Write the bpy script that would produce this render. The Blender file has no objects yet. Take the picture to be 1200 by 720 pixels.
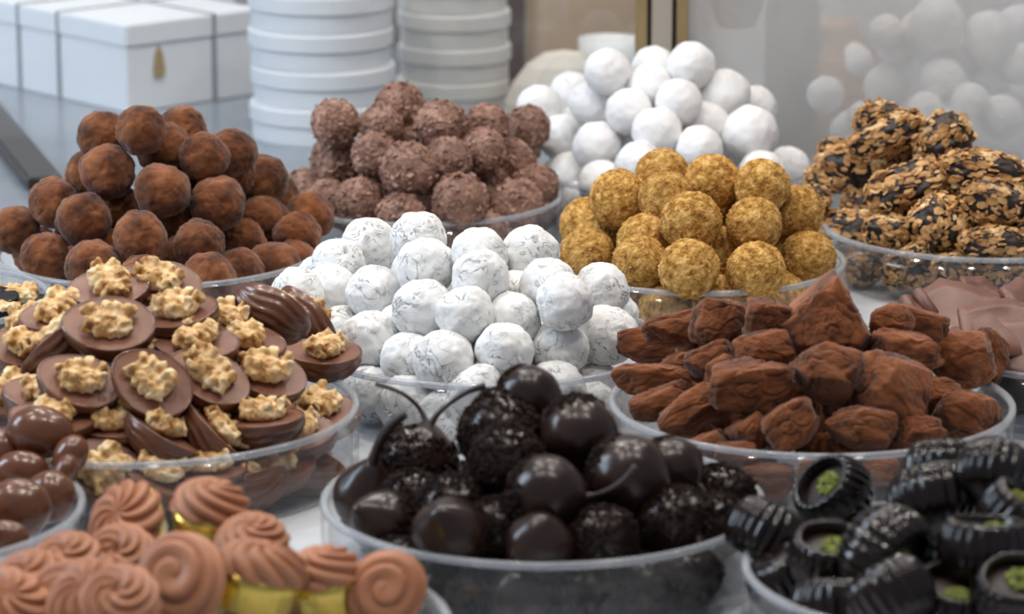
import bpy, bmesh, math, random
import numpy as np
from mathutils import Vector, Matrix, noise

C = bpy.context.scene.collection
SC = bpy.context.scene

# ------------------------------------------------------------------ camera, sky, lights, exposure
TILT = math.radians(13.5); DIST = 1.82
cam = bpy.data.cameras.new('camera'); cam.sensor_width = 36; cam.lens = 120.0
cam.clip_start = 0.05; cam.clip_end = 60
cam.dof.use_dof = True; cam.dof.focus_distance = 1.63; cam.dof.aperture_fstop = 13.0
cam_o = bpy.data.objects.new('camera', cam); C.objects.link(cam_o)
cam_o.location = (0, -DIST*math.cos(TILT), DIST*math.sin(TILT))
cam_o.rotation_euler = (math.pi/2 - TILT, 0, 0)
SC.camera = cam_o

w = bpy.data.worlds.new('sky'); SC.world = w; w.use_nodes = True
wn = w.node_tree.nodes['Background']; wn.inputs[0].default_value = (0.72, 0.80, 0.95, 1); wn.inputs[1].default_value = 0.34

def area(name, loc, target, sx, sy, power, col):
    l = bpy.data.lights.new(name, 'AREA'); l.shape = 'RECTANGLE'; l.size = sx; l.size_y = sy; l.energy = power; l.color = col
    o = bpy.data.objects.new(name, l); C.objects.link(o); o.location = loc
    d = Vector(target) - Vector(loc); o.rotation_euler = d.to_track_quat('-Z', 'Y').to_euler()
    return o
area('shop_window_light', (-1.5, -0.35, 0.95), (0, 0.1, 0), 0.5, 0.9, 21, (0.70, 0.84, 1.0))
area('back_room_light', (-0.3, 1.5, 2.0), (-0.1, 1.2, 0), 1.2, 0.8, 24, (1.0, 0.99, 0.97))
for lx, ly in ((-0.55, -0.8), (0.0, -0.85), (0.55, -0.8), (-0.7, -0.2), (-0.1, -0.1), (0.5, -0.2), (-0.4, 0.45), (0.25, 0.5), (0.8, 0.4)):
    l = bpy.data.lights.new('ceiling_spot', 'SPOT'); l.energy = 14.5; l.color = (1.0, 0.93, 0.84); l.shadow_soft_size = 0.045; l.spot_size = math.radians(110); l.spot_blend = 0.6
    o = bpy.data.objects.new('ceiling_spot', l); C.objects.link(o); o.location = (lx, ly, 1.5)
    o.rotation_euler = (Vector((lx*0.6, ly*0.7, 0)) - Vector((lx, ly, 1.5))).to_track_quat('-Z', 'Y').to_euler()
SC.view_settings.view_transform = 'Standard'; SC.view_settings.look = 'None'
SC.view_settings.exposure = 0.0; SC.view_settings.gamma = 1.0; SC.view_settings.use_curve_mapping = False
SC.cycles.max_bounces = 10; SC.cycles.transparent_max_bounces = 24; SC.cycles.caustics_reflective = False; SC.cycles.caustics_refractive = False

# ------------------------------------------------------------------ materials
def mat(name, col=(0.5, 0.5, 0.5), rough=0.6, metal=0.0, spec=0.5, coat=0.0, noise_cols=None, nscale=60.0, ndetail=6, ramp=(0.35, 0.65), bump=None, sheen=0.0, sss=None, var=0.0, coat_rough=0.05, trans=0.0):
    m = bpy.data.materials.new(name); m.use_nodes = True
    nt = m.node_tree; N = nt.nodes; L = nt.links; b = N['Principled BSDF']
    b.inputs['Base Color'].default_value = (*col, 1); b.inputs['Roughness'].default_value = rough; b.inputs['Metallic'].default_value = metal
    b.inputs['Specular IOR Level'].default_value = spec; b.inputs['Coat Weight'].default_value = coat; b.inputs['Coat Roughness'].default_value = coat_rough
    b.inputs['Sheen Weight'].default_value = sheen; b.inputs['Sheen Roughness'].default_value = 0.5
    if sss: b.inputs['Subsurface Weight'].default_value = sss[0]; b.inputs['Subsurface Radius'].default_value = sss[1]; b.inputs['Subsurface Scale'].default_value = 0.004
    tc = N.new('ShaderNodeTexCoord'); vec = tc.outputs['Object']
    if noise_cols:
        n = N.new('ShaderNodeTexNoise'); n.inputs['Scale'].default_value = nscale; n.inputs['Detail'].default_value = ndetail; n.inputs['Roughness'].default_value = 0.6
        L.new(vec, n.inputs['Vector'])
        r = N.new('ShaderNodeValToRGB'); e = r.color_ramp.elements
        e[0].position = ramp[0]; e[1].position = ramp[1]; e[0].color = (*noise_cols[0], 1); e[1].color = (*noise_cols[-1], 1)
        for k, cc in enumerate(noise_cols[1:-1]):
            x = e.new(ramp[0] + (ramp[1]-ramp[0])*(k+1)/(len(noise_cols)-1)); x.color = (*cc, 1)
        L.new(n.outputs['Fac'], r.inputs['Fac']); out = r.outputs['Color']
        if var:
            oi = N.new('ShaderNodeObjectInfo'); hs = N.new('ShaderNodeHueSaturation'); mr = N.new('ShaderNodeMapRange')
            mr.inputs['To Min'].default_value = 1-var; mr.inputs['To Max'].default_value = 1+var
            L.new(oi.outputs['Random'], mr.inputs['Value']); L.new(mr.outputs['Result'], hs.inputs['Value']); L.new(out, hs.inputs['Color']); out = hs.outputs['Color']
        L.new(out, b.inputs['Base Color'])
    if bump:
        prev = None
        for (kind, sc_, st, dist) in bump:
            if kind == 'noise':
                t = N.new('ShaderNodeTexNoise'); t.inputs['Detail'].default_value = 8; t.inputs['Roughness'].default_value = 0.65; o_ = t.outputs['Fac']
            elif kind == 'ridge':
                t = N.new('ShaderNodeTexNoise'); t.noise_type = 'RIDGED_MULTIFRACTAL'; t.inputs['Detail'].default_value = 4; o_ = t.outputs['Fac']
            else:
                t = N.new('ShaderNodeTexVoronoi'); o_ = t.outputs['Distance']
            t.inputs['Scale'].default_value = sc_; L.new(vec, t.inputs['Vector'])
            bp = N.new('ShaderNodeBump'); bp.inputs['Strength'].default_value = st; bp.inputs['Distance'].default_value = dist
            L.new(o_, bp.inputs['Height'])
            if prev: L.new(prev.outputs['Normal'], bp.inputs['Normal'])
            prev = bp
        L.new(prev.outputs['Normal'], b.inputs['Normal'])
    return m

def marbled(name, light, dark, amount, sc_):
    """powdered skin with worn creases where the darker core shows"""
    m = mat(name, light, rough=0.9, spec=0.15, bump=[('noise', 260, 0.5, 0.0006), ('ridge', 120, 0.35, 0.0006)])
    nt = m.node_tree; N = nt.nodes; L = nt.links; b = N['Principled BSDF']
    tc = N.new('ShaderNodeTexCoord')
    a = N.new('ShaderNodeTexNoise'); a.inputs['Scale'].default_value = sc_; a.inputs['Detail'].default_value = 5; a.inputs['Distortion'].default_value = 1.6
    L.new(tc.outputs['Object'], a.inputs['Vector'])
    s = N.new('ShaderNodeMath'); s.operation = 'SUBTRACT'; s.inputs[1].default_value = 0.5; L.new(a.outputs['Fac'], s.inputs[0])
    ab = N.new('ShaderNodeMath'); ab.operation = 'ABSOLUTE'; L.new(s.outputs[0], ab.inputs[0])
    r = N.new('ShaderNodeMapRange'); r.inputs['From Min'].default_value = 0.0; r.inputs['From Max'].default_value = 0.045; r.inputs['To Min'].default_value = 1; r.inputs['To Max'].default_value = 0; L.new(ab.outputs[0], r.inputs['Value'])
    bq = N.new('ShaderNodeTexNoise'); bq.inputs['Scale'].default_value = sc_*0.55; bq.inputs['Detail'].default_value = 3; L.new(tc.outputs['Object'], bq.inputs['Vector'])
    r2 = N.new('ShaderNodeMapRange'); r2.inputs['From Min'].default_value = 0.42; r2.inputs['From Max'].default_value = 0.62; L.new(bq.outputs['Fac'], r2.inputs['Value'])
    mu = N.new('ShaderNodeMath'); mu.operation = 'MULTIPLY'; L.new(r.outputs[0], mu.inputs[0]); L.new(r2.outputs[0], mu.inputs[1])
    m3 = N.new('ShaderNodeMath'); m3.operation = 'MULTIPLY'; m3.inputs[1].default_value = amount; L.new(mu.outputs[0], m3.inputs[0])
    mx = N.new('ShaderNodeMix'); mx.data_type = 'RGBA'; mx.inputs['A'].default_value = (*light, 1); mx.inputs['B'].default_value = (*dark, 1)
    L.new(m3.outputs[0], mx.inputs['Factor']); L.new(mx.outputs['Result'], b.inputs['Base Color'])
    return m

def clear(name, tint, gloss_rough, haze=0.0, haze_col=(0.8, 0.82, 0.85), ior=1.49, smear=0.0):
    m = bpy.data.materials.new(name); m.use_nodes = True; nt = m.node_tree; N = nt.nodes; L = nt.links
    for n in list(N): N.remove(n)
    out = N.new('ShaderNodeOutputMaterial'); tr = N.new('ShaderNodeBsdfTransparent'); tr.inputs[0].default_value = (*tint, 1)
    gl = N.new('ShaderNodeBsdfGlossy'); gl.inputs['Roughness'].default_value = gloss_rough
    lw = N.new('ShaderNodeLayerWeight'); lw.inputs['Blend'].default_value = 0.5; pw = N.new('ShaderNodeMath'); pw.operation = 'POWER'; pw.inputs[1].default_value = 5; L.new(lw.outputs['Facing'], pw.inputs[0]); fr = N.new('ShaderNodeMath'); fr.operation = 'MULTIPLY_ADD'; fr.inputs[1].default_value = 0.6; fr.inputs[2].default_value = 0.03; L.new(pw.outputs[0], fr.inputs[0])
    df = N.new('ShaderNodeBsdfDiffuse'); df.inputs[0].default_value = (*haze_col, 1)
    a = N.new('ShaderNodeMixShader'); a.inputs[0].default_value = haze; L.new(tr.outputs[0], a.inputs[1]); L.new(df.outputs[0], a.inputs[2])
    if smear:
        tc = N.new('ShaderNodeTexCoord'); n = N.new('ShaderNodeTexNoise'); n.inputs['Scale'].default_value = 3.0; n.inputs['Detail'].default_value = 3
        L.new(tc.outputs['Object'], n.inputs['Vector']); r = N.new('ShaderNodeMapRange'); r.inputs['From Min'].default_value = 0.3; r.inputs['From Max'].default_value = 0.7
        r.inputs['To Min'].default_value = max(0, haze-smear); r.inputs['To Max'].default_value = haze+smear; L.new(n.outputs['Fac'], r.inputs['Value']); L.new(r.outputs[0], a.inputs[0])
    b = N.new('ShaderNodeMixShader'); L.new(fr.outputs[0], b.inputs[0]); L.new(a.outputs[0], b.inputs[1]); L.new(gl.outputs[0], b.inputs[2])
    L.new(b.outputs[0], out.inputs['Surface'])
    return m

M = {
 'cocoa': mat('cocoa_powder', rough=0.95, spec=0.1, noise_cols=[(0.035, 0.012, 0.006), (0.14, 0.046, 0.017), (0.26, 0.095, 0.035)], nscale=55, ramp=(0.32, 0.68), bump=[('ridge', 90, 0.35, 0.0010), ('noise', 220, 0.6, 0.0011), ('noise', 900, 0.4, 0.0003)], sheen=0.25, var=0.18),
 'cocoa_red': mat('cocoa_powder_reddish', rough=0.95, spec=0.1, noise_cols=[(0.05, 0.015, 0.006), (0.16, 0.051, 0.018), (0.26, 0.090, 0.034)], nscale=40, ramp=(0.32, 0.68), bump=[('noise', 130, 0.4, 0.0012), ('noise', 700, 0.4, 0.0003)], sheen=0.25, var=0.12),
 'flaked': mat('flaked_milk_chocolate', rough=0.62, spec=0.35, noise_cols=[(0.085, 0.034, 0.022), (0.27, 0.145, 0.10), (0.42, 0.255, 0.19)], nscale=110, ramp=(0.3, 0.7), bump=[('noise', 260, 0.8, 0.0012)], var=0.12),
 'flake': mat('chocolate_flake', rough=0.5, spec=0.4, noise_cols=[(0.20, 0.10, 0.07), (0.46, 0.28, 0.215)], nscale=90, ramp=(0.3, 0.7), var=0.1),
 'icing': mat('icing_sugar', rough=0.9, spec=0.15, noise_cols=[(0.50, 0.46, 0.45), (0.79, 0.77, 0.765), (0.83, 0.82, 0.81)], nscale=60, ramp=(0.28, 0.5), bump=[('noise', 300, 0.35, 0.0006)]),
 'marbled': marbled('sugar_dusted_skin', (0.76, 0.76, 0.75), (0.12, 0.11, 0.10), 0.85, 110),
 'golden': mat('golden_crumb', rough=0.85, spec=0.2, noise_cols=[(0.20, 0.08, 0.014), (0.50, 0.265, 0.06), (0.74, 0.47, 0.17)], nscale=210, ramp=(0.34, 0.66), bump=[('noise', 300, 1.0, 0.0016)], var=0.1),
 'crumb': mat('golden_crumb_grain', rough=0.8, spec=0.2, noise_cols=[(0.38, 0.18, 0.04), (0.72, 0.45, 0.16)], nscale=200, ramp=(0.3, 0.7)),
 'dark_core': mat('dark_chocolate_core', (0.022, 0.010, 0.007), rough=0.42, noise_cols=[(0.010, 0.005, 0.004), (0.032, 0.015, 0.011)], nscale=80, bump=[('noise', 120, 0.6, 0.002)]),
 'nutflake': mat('toasted_nut_flake', rough=0.6, spec=0.35, noise_cols=[(0.19, 0.075, 0.02), (0.52, 0.28, 0.10), (0.76, 0.52, 0.27)], nscale=75, ramp=(0.3, 0.66), bump=[('noise', 250, 0.4, 0.0006)], var=0.1),
 'milk': mat('milk_chocolate_gloss', rough=0.30, spec=0.5, noise_cols=[(0.095, 0.032, 0.014), (0.145, 0.053, 0.026)], nscale=30, coat=0.25, coat_rough=0.12, bump=[('noise', 120, 0.12, 0.0006)], var=0.15),
 'milk_top': mat('milk_chocolate_face', rough=0.42, spec=0.45, noise_cols=[(0.175, 0.070, 0.040), (0.235, 0.102, 0.063)], nscale=25, bump=[('noise', 90, 0.08, 0.0008)], var=0.1),
 'egg': mat('milk_egg_gloss', rough=0.25, spec=0.5, noise_cols=[(0.105, 0.033, 0.013), (0.15, 0.052, 0.022)], nscale=20, coat=0.2, coat_rough=0.1),
 'walnut': mat('walnut_kernel', rough=0.55, spec=0.4, noise_cols=[(0.30, 0.13, 0.03), (0.66, 0.42, 0.18), (0.82, 0.64, 0.38)], nscale=95, ramp=(0.36, 0.62), bump=[('noise', 200, 0.35, 0.0006)]),
 'black': mat('dark_chocolate_gloss', (0.009, 0.005, 0.004), rough=0.13, spec=0.34),
 'cherry': mat('dark_chocolate_satin', rough=0.26, spec=0.38, noise_cols=[(0.016, 0.008, 0.006), (0.030, 0.015, 0.011)], nscale=25, bump=[('noise', 60, 0.06, 0.001)]),
 'vermicelli': mat('dark_chocolate_crumb', rough=0.6, spec=0.12, noise_cols=[(0.006, 0.003, 0.002), (0.024, 0.012, 0.008)], nscale=200),
 'swirl': mat('caramel_cream', rough=0.45, spec=0.4, noise_cols=[(0.32, 0.125, 0.058), (0.44, 0.19, 0.098)], nscale=20, sss=(0.15, (1, 0.5, 0.3)), var=0.08),
 'gold': mat('gold_foil', (0.72, 0.52, 0.12), rough=0.28, metal=1.0, bump=[('noise', 60, 0.3, 0.002)]),
 'pistachio': mat('chopped_pistachio', rough=0.7, noise_cols=[(0.10, 0.12, 0.015), (0.34, 0.38, 0.08)], nscale=250),
 'shard': mat('milk_chocolate_shard', rough=0.42, spec=0.45, noise_cols=[(0.125, 0.052, 0.035), (0.185, 0.085, 0.062)], nscale=40, bump=[('noise', 45, 0.25, 0.002)]),
 'acrylic': clear('clear_acrylic', (0.95, 0.955, 0.96), 0.06, 0.012, smear=0.01),
 'acrylic_edge': clear('polished_acrylic_edge', (0.80, 0.82, 0.85), 0.15, 0.24),
 'pane': clear('painted_haze_pane', (0.90, 0.90, 0.9), 0.03, 0.36, (0.90, 0.87, 0.83), smear=0.12),  # diffuse haze mixed in so the pile behind reads as a faint reflection
 'clear_pane': clear('clean_glass_pane', (0.97, 0.98, 0.98), 0.02, 0.015, smear=0.01),
 'counter': mat('grey_glass_counter', (0.23, 0.26, 0.31), rough=0.22, spec=0.5, noise_cols=[(0.19, 0.215, 0.25), (0.25, 0.28, 0.325)], nscale=6),
 'board': mat('frosted_white_board', (0.62, 0.64, 0.68), rough=0.28, spec=0.6, noise_cols=[(0.50, 0.52, 0.55), (0.66, 0.68, 0.72)], nscale=14),
 'paper': mat('white_card', (0.82, 0.83, 0.86), rough=0.7),
 'paper_warm': mat('warm_white_card', (0.78, 0.76, 0.73), rough=0.7),
 'ribbon': mat('grey_ribbon', (0.30, 0.31, 0.34), rough=0.5),
 'gilt': mat('gilt_emblem', (0.50, 0.36, 0.17), rough=0.4, metal=0.3),
 'brass': mat('brass_frame', (0.42, 0.31, 0.15), rough=0.38, metal=0.6),
 'beige_metal': mat('beige_frame_insert', (0.40, 0.35, 0.29), rough=0.5),
 'dark_metal': mat('dark_seal', (0.03, 0.025, 0.018), rough=0.5),
 'rail': mat('dark_bronze_rail', (0.055, 0.045, 0.036), rough=0.4, metal=0.3),
 'wall': mat('warm_grey_wall', (0.40, 0.39, 0.39), rough=0.9),
 'brown_wall': mat('tan_panel', (0.50, 0.37, 0.26), rough=0.7),
 'dark_panel': mat('dark_brown_panel', (0.07, 0.045, 0.035), rough=0.6),
 'cream': mat('cream_paper', (0.74, 0.68, 0.60), rough=0.8),
 'tan': mat('tan_ceramic', (0.42, 0.23, 0.12), rough=0.6),
 'porcelain': mat('white_porcelain', (0.84, 0.86, 0.88), rough=0.3),
 'twig': mat('dark_stem', (0.03, 0.016, 0.012), rough=0.45),
}

# ------------------------------------------------------------------ mesh helpers (all sizes in millimetres)
def mesh_from(name, verts, faces, m, smooth=True):
    me = bpy.data.meshes.new(name); me.from_pydata([tuple(x*0.001 for x in v) for v in verts], [], faces); me.materials.append(M[m])
    if smooth: me.polygons.foreach_set('use_smooth', [True]*len(me.polygons))
    me.update(); return me
_ico = {}
def ico(n):
    if n not in _ico:
        b = bmesh.new(); bmesh.ops.create_icosphere(b, subdivisions=n, radius=1)
        _ico[n] = ([v.co.copy() for v in b.verts], [tuple(v.index for v in f.verts) for f in b.faces]); b.free()
    return _ico[n]
def blob(name, n, fn, m):
    vs, fs = ico(n); return mesh_from(name, [fn(v) for v in vs], fs, m)
def fbm(p, o, s, oct_=4): return noise.fractal(Vector(p)*s + o, 0.6, 2.1, oct_)
def shards(name, rnd, count, place, size, m, thick=0.25, bend=0.15, sides=5, upright=0.35):
    """many little bent plates laid over a surface; place() gives (point, normal)"""
    V, Fc = [], []
    for _ in range(count):
        p, n = place(rnd)
        t = Vector((rnd.gauss(0, 1), rnd.gauss(0, 1), rnd.gauss(0, 1))); t = (t - t.dot(n)*n).normalized()
        n2 = (n + upright*Vector((rnd.gauss(0, 1), rnd.gauss(0, 1), rnd.gauss(0, 1)))).normalized(); u = t.cross(n2).normalized(); t = n2.cross(u)
        s = rnd.uniform(*size); asp = rnd.uniform(0.5, 1.0); k = len(V); ph = rnd.uniform(0, 6.28)
        for side in (1, -1):
            for q in range(sides):
                a = ph + 2*math.pi*q/sides + rnd.uniform(-0.25, 0.25); rr = s*rnd.uniform(0.75, 1.1)
                x, y = rr*math.cos(a), rr*asp*math.sin(a)
                V.append(p + t*x + u*y + n2*(side*thick*0.5*s*0.3 - bend*x*x/s))
        V.append(p + n2*(0.08*s)); V.append(p - n2*(0.12*s))
        for q in range(sides):
            q2 = (q+1) % sides
            Fc.append((k+q, k+q2, k+2*sides)); Fc.append((k+sides+q2, k+sides+q, k+2*sides+1)); Fc.append((k+q, k+sides+q, k+sides+q2, k+q2))
    return mesh_from(name, V, Fc, m, smooth=False)
def tube(points, radii, sides=8):
    V, Fc = [], []; pts = [Vector(p) for p in points]; n = len(pts)
    up = Vector((0.31, 0.2, 0.93)).normalized()
    for i, p in enumerate(pts):
        d = (pts[min(i+1, n-1)] - pts[max(i-1, 0)]).normalized(); x = d.cross(up)
        if x.length < 0.05: x = d.cross(Vector((1, 0, 0)))
        x.normalize(); y = d.cross(x)
        for q in range(sides):
            a = 2*math.pi*q/sides; V.append(p + (x*math.cos(a) + y*math.sin(a))*radii[i])
    for i in range(n-1):
        for q in range(sides):
            q2 = (q+1) % sides; Fc.append((i*sides+q, i*sides+q2, (i+1)*sides+q2, (i+1)*sides+q))
    Fc.append(tuple(range(sides))[::-1]); Fc.append(tuple((n-1)*sides+q for q in range(sides)))
    return V, Fc
def lathe(profile, sides=96, closed=False):
    V, Fc = [], []; n = len(profile)
    for r, z in profile:
        for q in range(sides):
            a = 2*math.pi*q/sides; V.append((r*math.cos(a), r*math.sin(a), z))
    for i in range(n if closed else n-1):
        j = (i+1) % n
        for q in range(sides):
            q2 = (q+1) % sides; Fc.append((i*sides+q, i*sides+q2, j*sides+q2, j*sides+q))
    return V, Fc
def obj(name, me, parent=None):
    o = bpy.data.objects.new(name, me); C.objects.link(o)
    if parent: o.parent = parent
    return o
def tag(o, label, cat, group=None):
    o['label'] = label; o['category'] = cat
    if group: o['group'] = group
    return o
def struct(o): o['kind'] = 'structure'; return o
def box_mesh(name, x0, x1, y0, y1, z0, z1, m, bevel=0.0):
    b = bmesh.new(); bmesh.ops.create_cube(b, size=1)
    for v in b.verts: v.co = Vector((x0+(v.co.x+.5)*(x1-x0), y0+(v.co.y+.5)*(y1-y0), z0+(v.co.z+.5)*(z1-z0)))*0.001
    if bevel: bmesh.ops.bevel(b, geom=b.edges[:], offset=bevel*0.001, segments=2, affect='EDGES')
    me = bpy.data.meshes.new(name); b.to_mesh(me); b.free(); me.materials.append(M[m]); return me
def remeshed(name, parts, voxel, m, disp=None, smooth_it=3):
    """fuse overlapping closed pieces into one skin"""
    V, Fc = [], []
    for v, f in parts:
        k = len(V); V += [Vector(p) for p in v]; Fc += [tuple(i+k for i in q) for q in f]
    me = mesh_from(name, V, Fc, m); o = bpy.data.objects.new(name, me); C.objects.link(o)
    r = o.modifiers.new('r', 'REMESH'); r.mode = 'VOXEL'; r.voxel_size = voxel*0.001; r.use_smooth_shade = True
    s = o.modifiers.new('s', 'SMOOTH'); s.iterations = smooth_it; s.factor = 0.5
    dg = bpy.context.evaluated_depsgraph_get(); out = bpy.data.meshes.new_from_object(o.evaluated_get(dg))
    bpy.data.objects.remove(o); bpy.data.meshes.remove(me)
    if disp:
        for v in out.vertices: v.co = disp(v.co*1000)*0.001
    out.polygons.foreach_set('use_smooth', [True]*len(out.polygons)); out.update(); out.name = name
    return out
def ellipsoid(c, r, n=3, rot=None):
    vs, fs = ico(n); R_ = rot or Matrix.Identity(3)
    return [R_ @ Vector((v.x*r[0], v.y*r[1], v.z*r[2])) + Vector(c) for v in vs], fs

# ------------------------------------------------------------------ the room shell and what stands in it
BOX1 = (-268.1, 579.4, 0.0)
BOX2 = (-208.1, 769.4, 0.0)
ST1 = (-127.3, 498.6)
ST2 = (-40.8, 596.2)
BAG = (23.6, 556.2, 0.0)
BOWL = (69.3, 630.6, 0.0)
POT = (145.2, 420.0, 86.0)
JAR = (206.5, 455.6, 0.0)
CAN = (182.5, 431.8, 0.0)
RAIL = (-325.9, 433.2, 0)
RAIL_A = -1.284
SHARDS = [([(-38, -8), (-20, 12), (2, 24), (30, 10), (36, -4), (12, -24), (-12, -22)], (207.3, -195.8, 42.0), (0.45, -0.1, 0.15), 'broad pale milk chocolate shard lying over the heap, pointed at one end'), ([(-26, -16), (-22, 14), (4, 20), (34, 12), (30, -14)], (228.5, -245.4, 46.0), (0.6, 0.1, 0.25), 'wavy milk chocolate shard folded near the dark sticks'), ([(-22, -14), (-14, 12), (8, 18), (30, 8), (26, -16)], (246.3, -186.8, 44.0), (0.6, 0.2, 0.9), 'milk chocolate shard standing up at the frame edge'), ([(-24, -12), (-16, 12), (12, 16), (28, -2), (6, -18)], (219.0, -225.0, 36.0), (0.35, -0.15, -0.4), 'milk chocolate shard tucked under the broad pale one'), ([(-28, -12), (-20, 14), (14, 18), (32, -2), (8, -20)], (240.5, -253.7, 40.0), (0.8, 0.05, -0.2), 'milk chocolate shard just above the clear rim'), ([(-14, -10), (-6, 14), (8, 12), (16, -8)], (232.2, -127.2, 34.0), (0.7, 0.0, 0.6), 'small pointed milk chocolate shard before the nut clusters'), ([(-28, -18), (-20, 14), (14, 20), (34, 4), (14, -22)], (267.0, -202.6, 42.0), (0.5, 0.1, 0.5), 'milk chocolate shard farthest back over the dish middle'), ([(-22, -12), (-16, 12), (10, 14), (24, -2), (4, -16)], (201.9, -201.5, 38.0), (0.4, -0.2, 0.2), 'milk chocolate shard half covered by the cocoa chunks'), ([(-26, -14), (-20, 12), (4, 18), (28, 8), (22, -16)], (233.9, -205.2, 7), (0.06, -0.05, 0.3), 'lowest milk chocolate shard beside the cocoa chunks'), ([(-26, -14), (-20, 12), (4, 18), (28, 8), (22, -16)], (269.9, -229.2, 7), (0.06, -0.05, 1.4), 'lowest milk chocolate shard at the front of its dish'), ([(-26, -14), (-20, 12), (4, 18), (28, 8), (22, -16)], (297.9, -193.2, 7), (0.06, -0.05, 2.3), 'lowest milk chocolate shard farthest from the cocoa chunks'), ([(-26, -14), (-20, 12), (4, 18), (28, 8), (22, -16)], (259.9, -169.2, 7), (0.06, -0.05, 0.9), 'lowest milk chocolate shard below the nut clusters'), ([(-26, -14), (-20, 12), (4, 18), (28, 8), (22, -16)], (247.9, -191.2, 15), (0.06, -0.05, 2.0), 'second-layer milk chocolate shard beside the cocoa chunks'), ([(-26, -14), (-20, 12), (4, 18), (28, 8), (22, -16)], (279.9, -207.2, 15), (0.06, -0.05, 0.2), 'second-layer milk chocolate shard in the dish middle'), ([(-26, -14), (-20, 12), (4, 18), (28, 8), (22, -16)], (263.9, -193.2, 23), (0.06, -0.05, 1.2), 'third-layer milk chocolate shard in the dish middle'), ([(-26, -14), (-20, 12), (4, 18), (28, 8), (22, -16)], (243.9, -211.2, 24), (0.06, -0.05, 2.6), 'third-layer milk chocolate shard nearest the cocoa chunks'), ([(-26, -14), (-20, 12), (4, 18), (28, 8), (22, -16)], (289.9, -201.2, 30), (0.06, -0.05, 0.7), 'milk chocolate shard directly under the wavy folded one')]
STICKS = [((192.2, -197.8, 40.0), (186.2, -187.4, 50.0), 3.1, 'shard', 'chocolate_finger', 'thin rounded milk chocolate finger nearest the golden truffles'), ((200.9, -195.8, 42.0), (192.4, -185.9, 53.0), 3.1, 'shard', 'chocolate_finger', 'thin rounded milk chocolate finger against the broad shard'), ((225.5, -225.7, 4.0), (227.0, -221.7, 40.0), 5.0, 'black', 'dark_stick', 'upright dark chocolate stick nearest the cocoa chunks'), ((231.4, -221.1, 4.0), (232.9, -217.1, 37.0), 5.0, 'black', 'dark_stick', 'upright dark chocolate stick second along from the cocoa chunks'), ((235.9, -225.7, 4.0), (237.4, -221.7, 40.0), 5.0, 'black', 'dark_stick', 'upright dark chocolate stick in the middle of the row'), ((241.8, -221.1, 4.0), (243.3, -217.1, 37.0), 5.0, 'black', 'dark_stick', 'upright dark chocolate stick second from the row end'), ((246.3, -225.7, 4.0), (247.8, -221.7, 40.0), 5.0, 'black', 'dark_stick', 'upright dark chocolate stick at the row end beyond the frame')]
def plain(name, me, loc=(0, 0, 0), rz=0.0):
    o = obj(name, me); o.location = [v*0.001 for v in loc]; o.rotation_euler = (0, 0, rz); return o
def empty(name, loc=(0, 0, 0), rz=0.0):
    o = bpy.data.objects.new(name, None); C.objects.link(o); o.location = [v*0.001 for v in loc]; o.rotation_euler = (0, 0, rz); o.empty_display_size = 0.02; return o

struct(plain('floor', box_mesh('floor', -1600, 1600, -1400, 2200, -920, -900, 'wall')))
struct(plain('wall_back', box_mesh('wall_back', -1600, 1600, 905, 940, -900, 1500, 'wall')))
ptn = plain('partition_panel', box_mesh('partition_panel', 10, 112, 700, 712, 0.2, 500, 'brown_wall')); tag(ptn, 'tan upright panel behind the bag and the white bowl', 'panel')
ptd = plain('partition_edge_strip', box_mesh('partition_edge_strip', -4, 9.5, 694, 712, 0.2, 500, 'dark_panel')); tag(ptd, 'dark brown upright strip beside the smaller round boxes', 'panel')
ct = empty('display_counter', (0, 0, 0)); tag(ct, 'grey glossy display counter carrying every dish and box', 'counter')
obj('counter_top', box_mesh('counter_top', -900, 900, -900, 900, -16, 0, 'counter', 3), ct)
obj('cabinet_body', box_mesh('cabinet_body', -880, 880, -880, 880, -900, -16, 'wall'), ct)
bd = plain('display_board', box_mesh('display_board', -560, 560, -760, 132, 0.2, 2.4, 'board', 1)); tag(bd, 'frosted white board under the dishes, glimpsed between their rims', 'board')

# brass post that holds the glass
post = empty('display_post', (0, 0, 0)); tag(post, 'upright brass and beige metal post behind the smooth white truffles', 'post')
PY = 292
for nm, x0, x1, y0, y1, m in (('brass_strip', 86, 93.5, 0, 22, 'brass'), ('dark_seal', 93.5, 96.5, 4, 18, 'dark_metal'), ('beige_insert', 96.5, 110.5, 1, 20, 'beige_metal'), ('dark_seal', 110.5, 113.5, 4, 18, 'dark_metal'), ('brass_strip', 113.5, 121.5, 0, 22, 'brass')):
    obj(nm, box_mesh(nm, (x0-2)*0.90, (x1-2)*0.90, PY+y0, PY+y1, 0, 900, m, 0.6), post)
gp = plain('glass_panel', box_mesh('glass_panel', 0, 620, -2, 2, 0, 800, 'pane'), (108, PY+10, 0), 0.0); tag(gp, 'hazy upright glass panel beside the brass post', 'glass panel')
gq = plain('glass_panel', box_mesh('glass_panel_clear', -700, 75, PY+9, PY+12, 9.5, 800, 'clear_pane')); tag(gq, 'clear glass panel between the dishes and the white boxes', 'glass panel')

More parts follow.
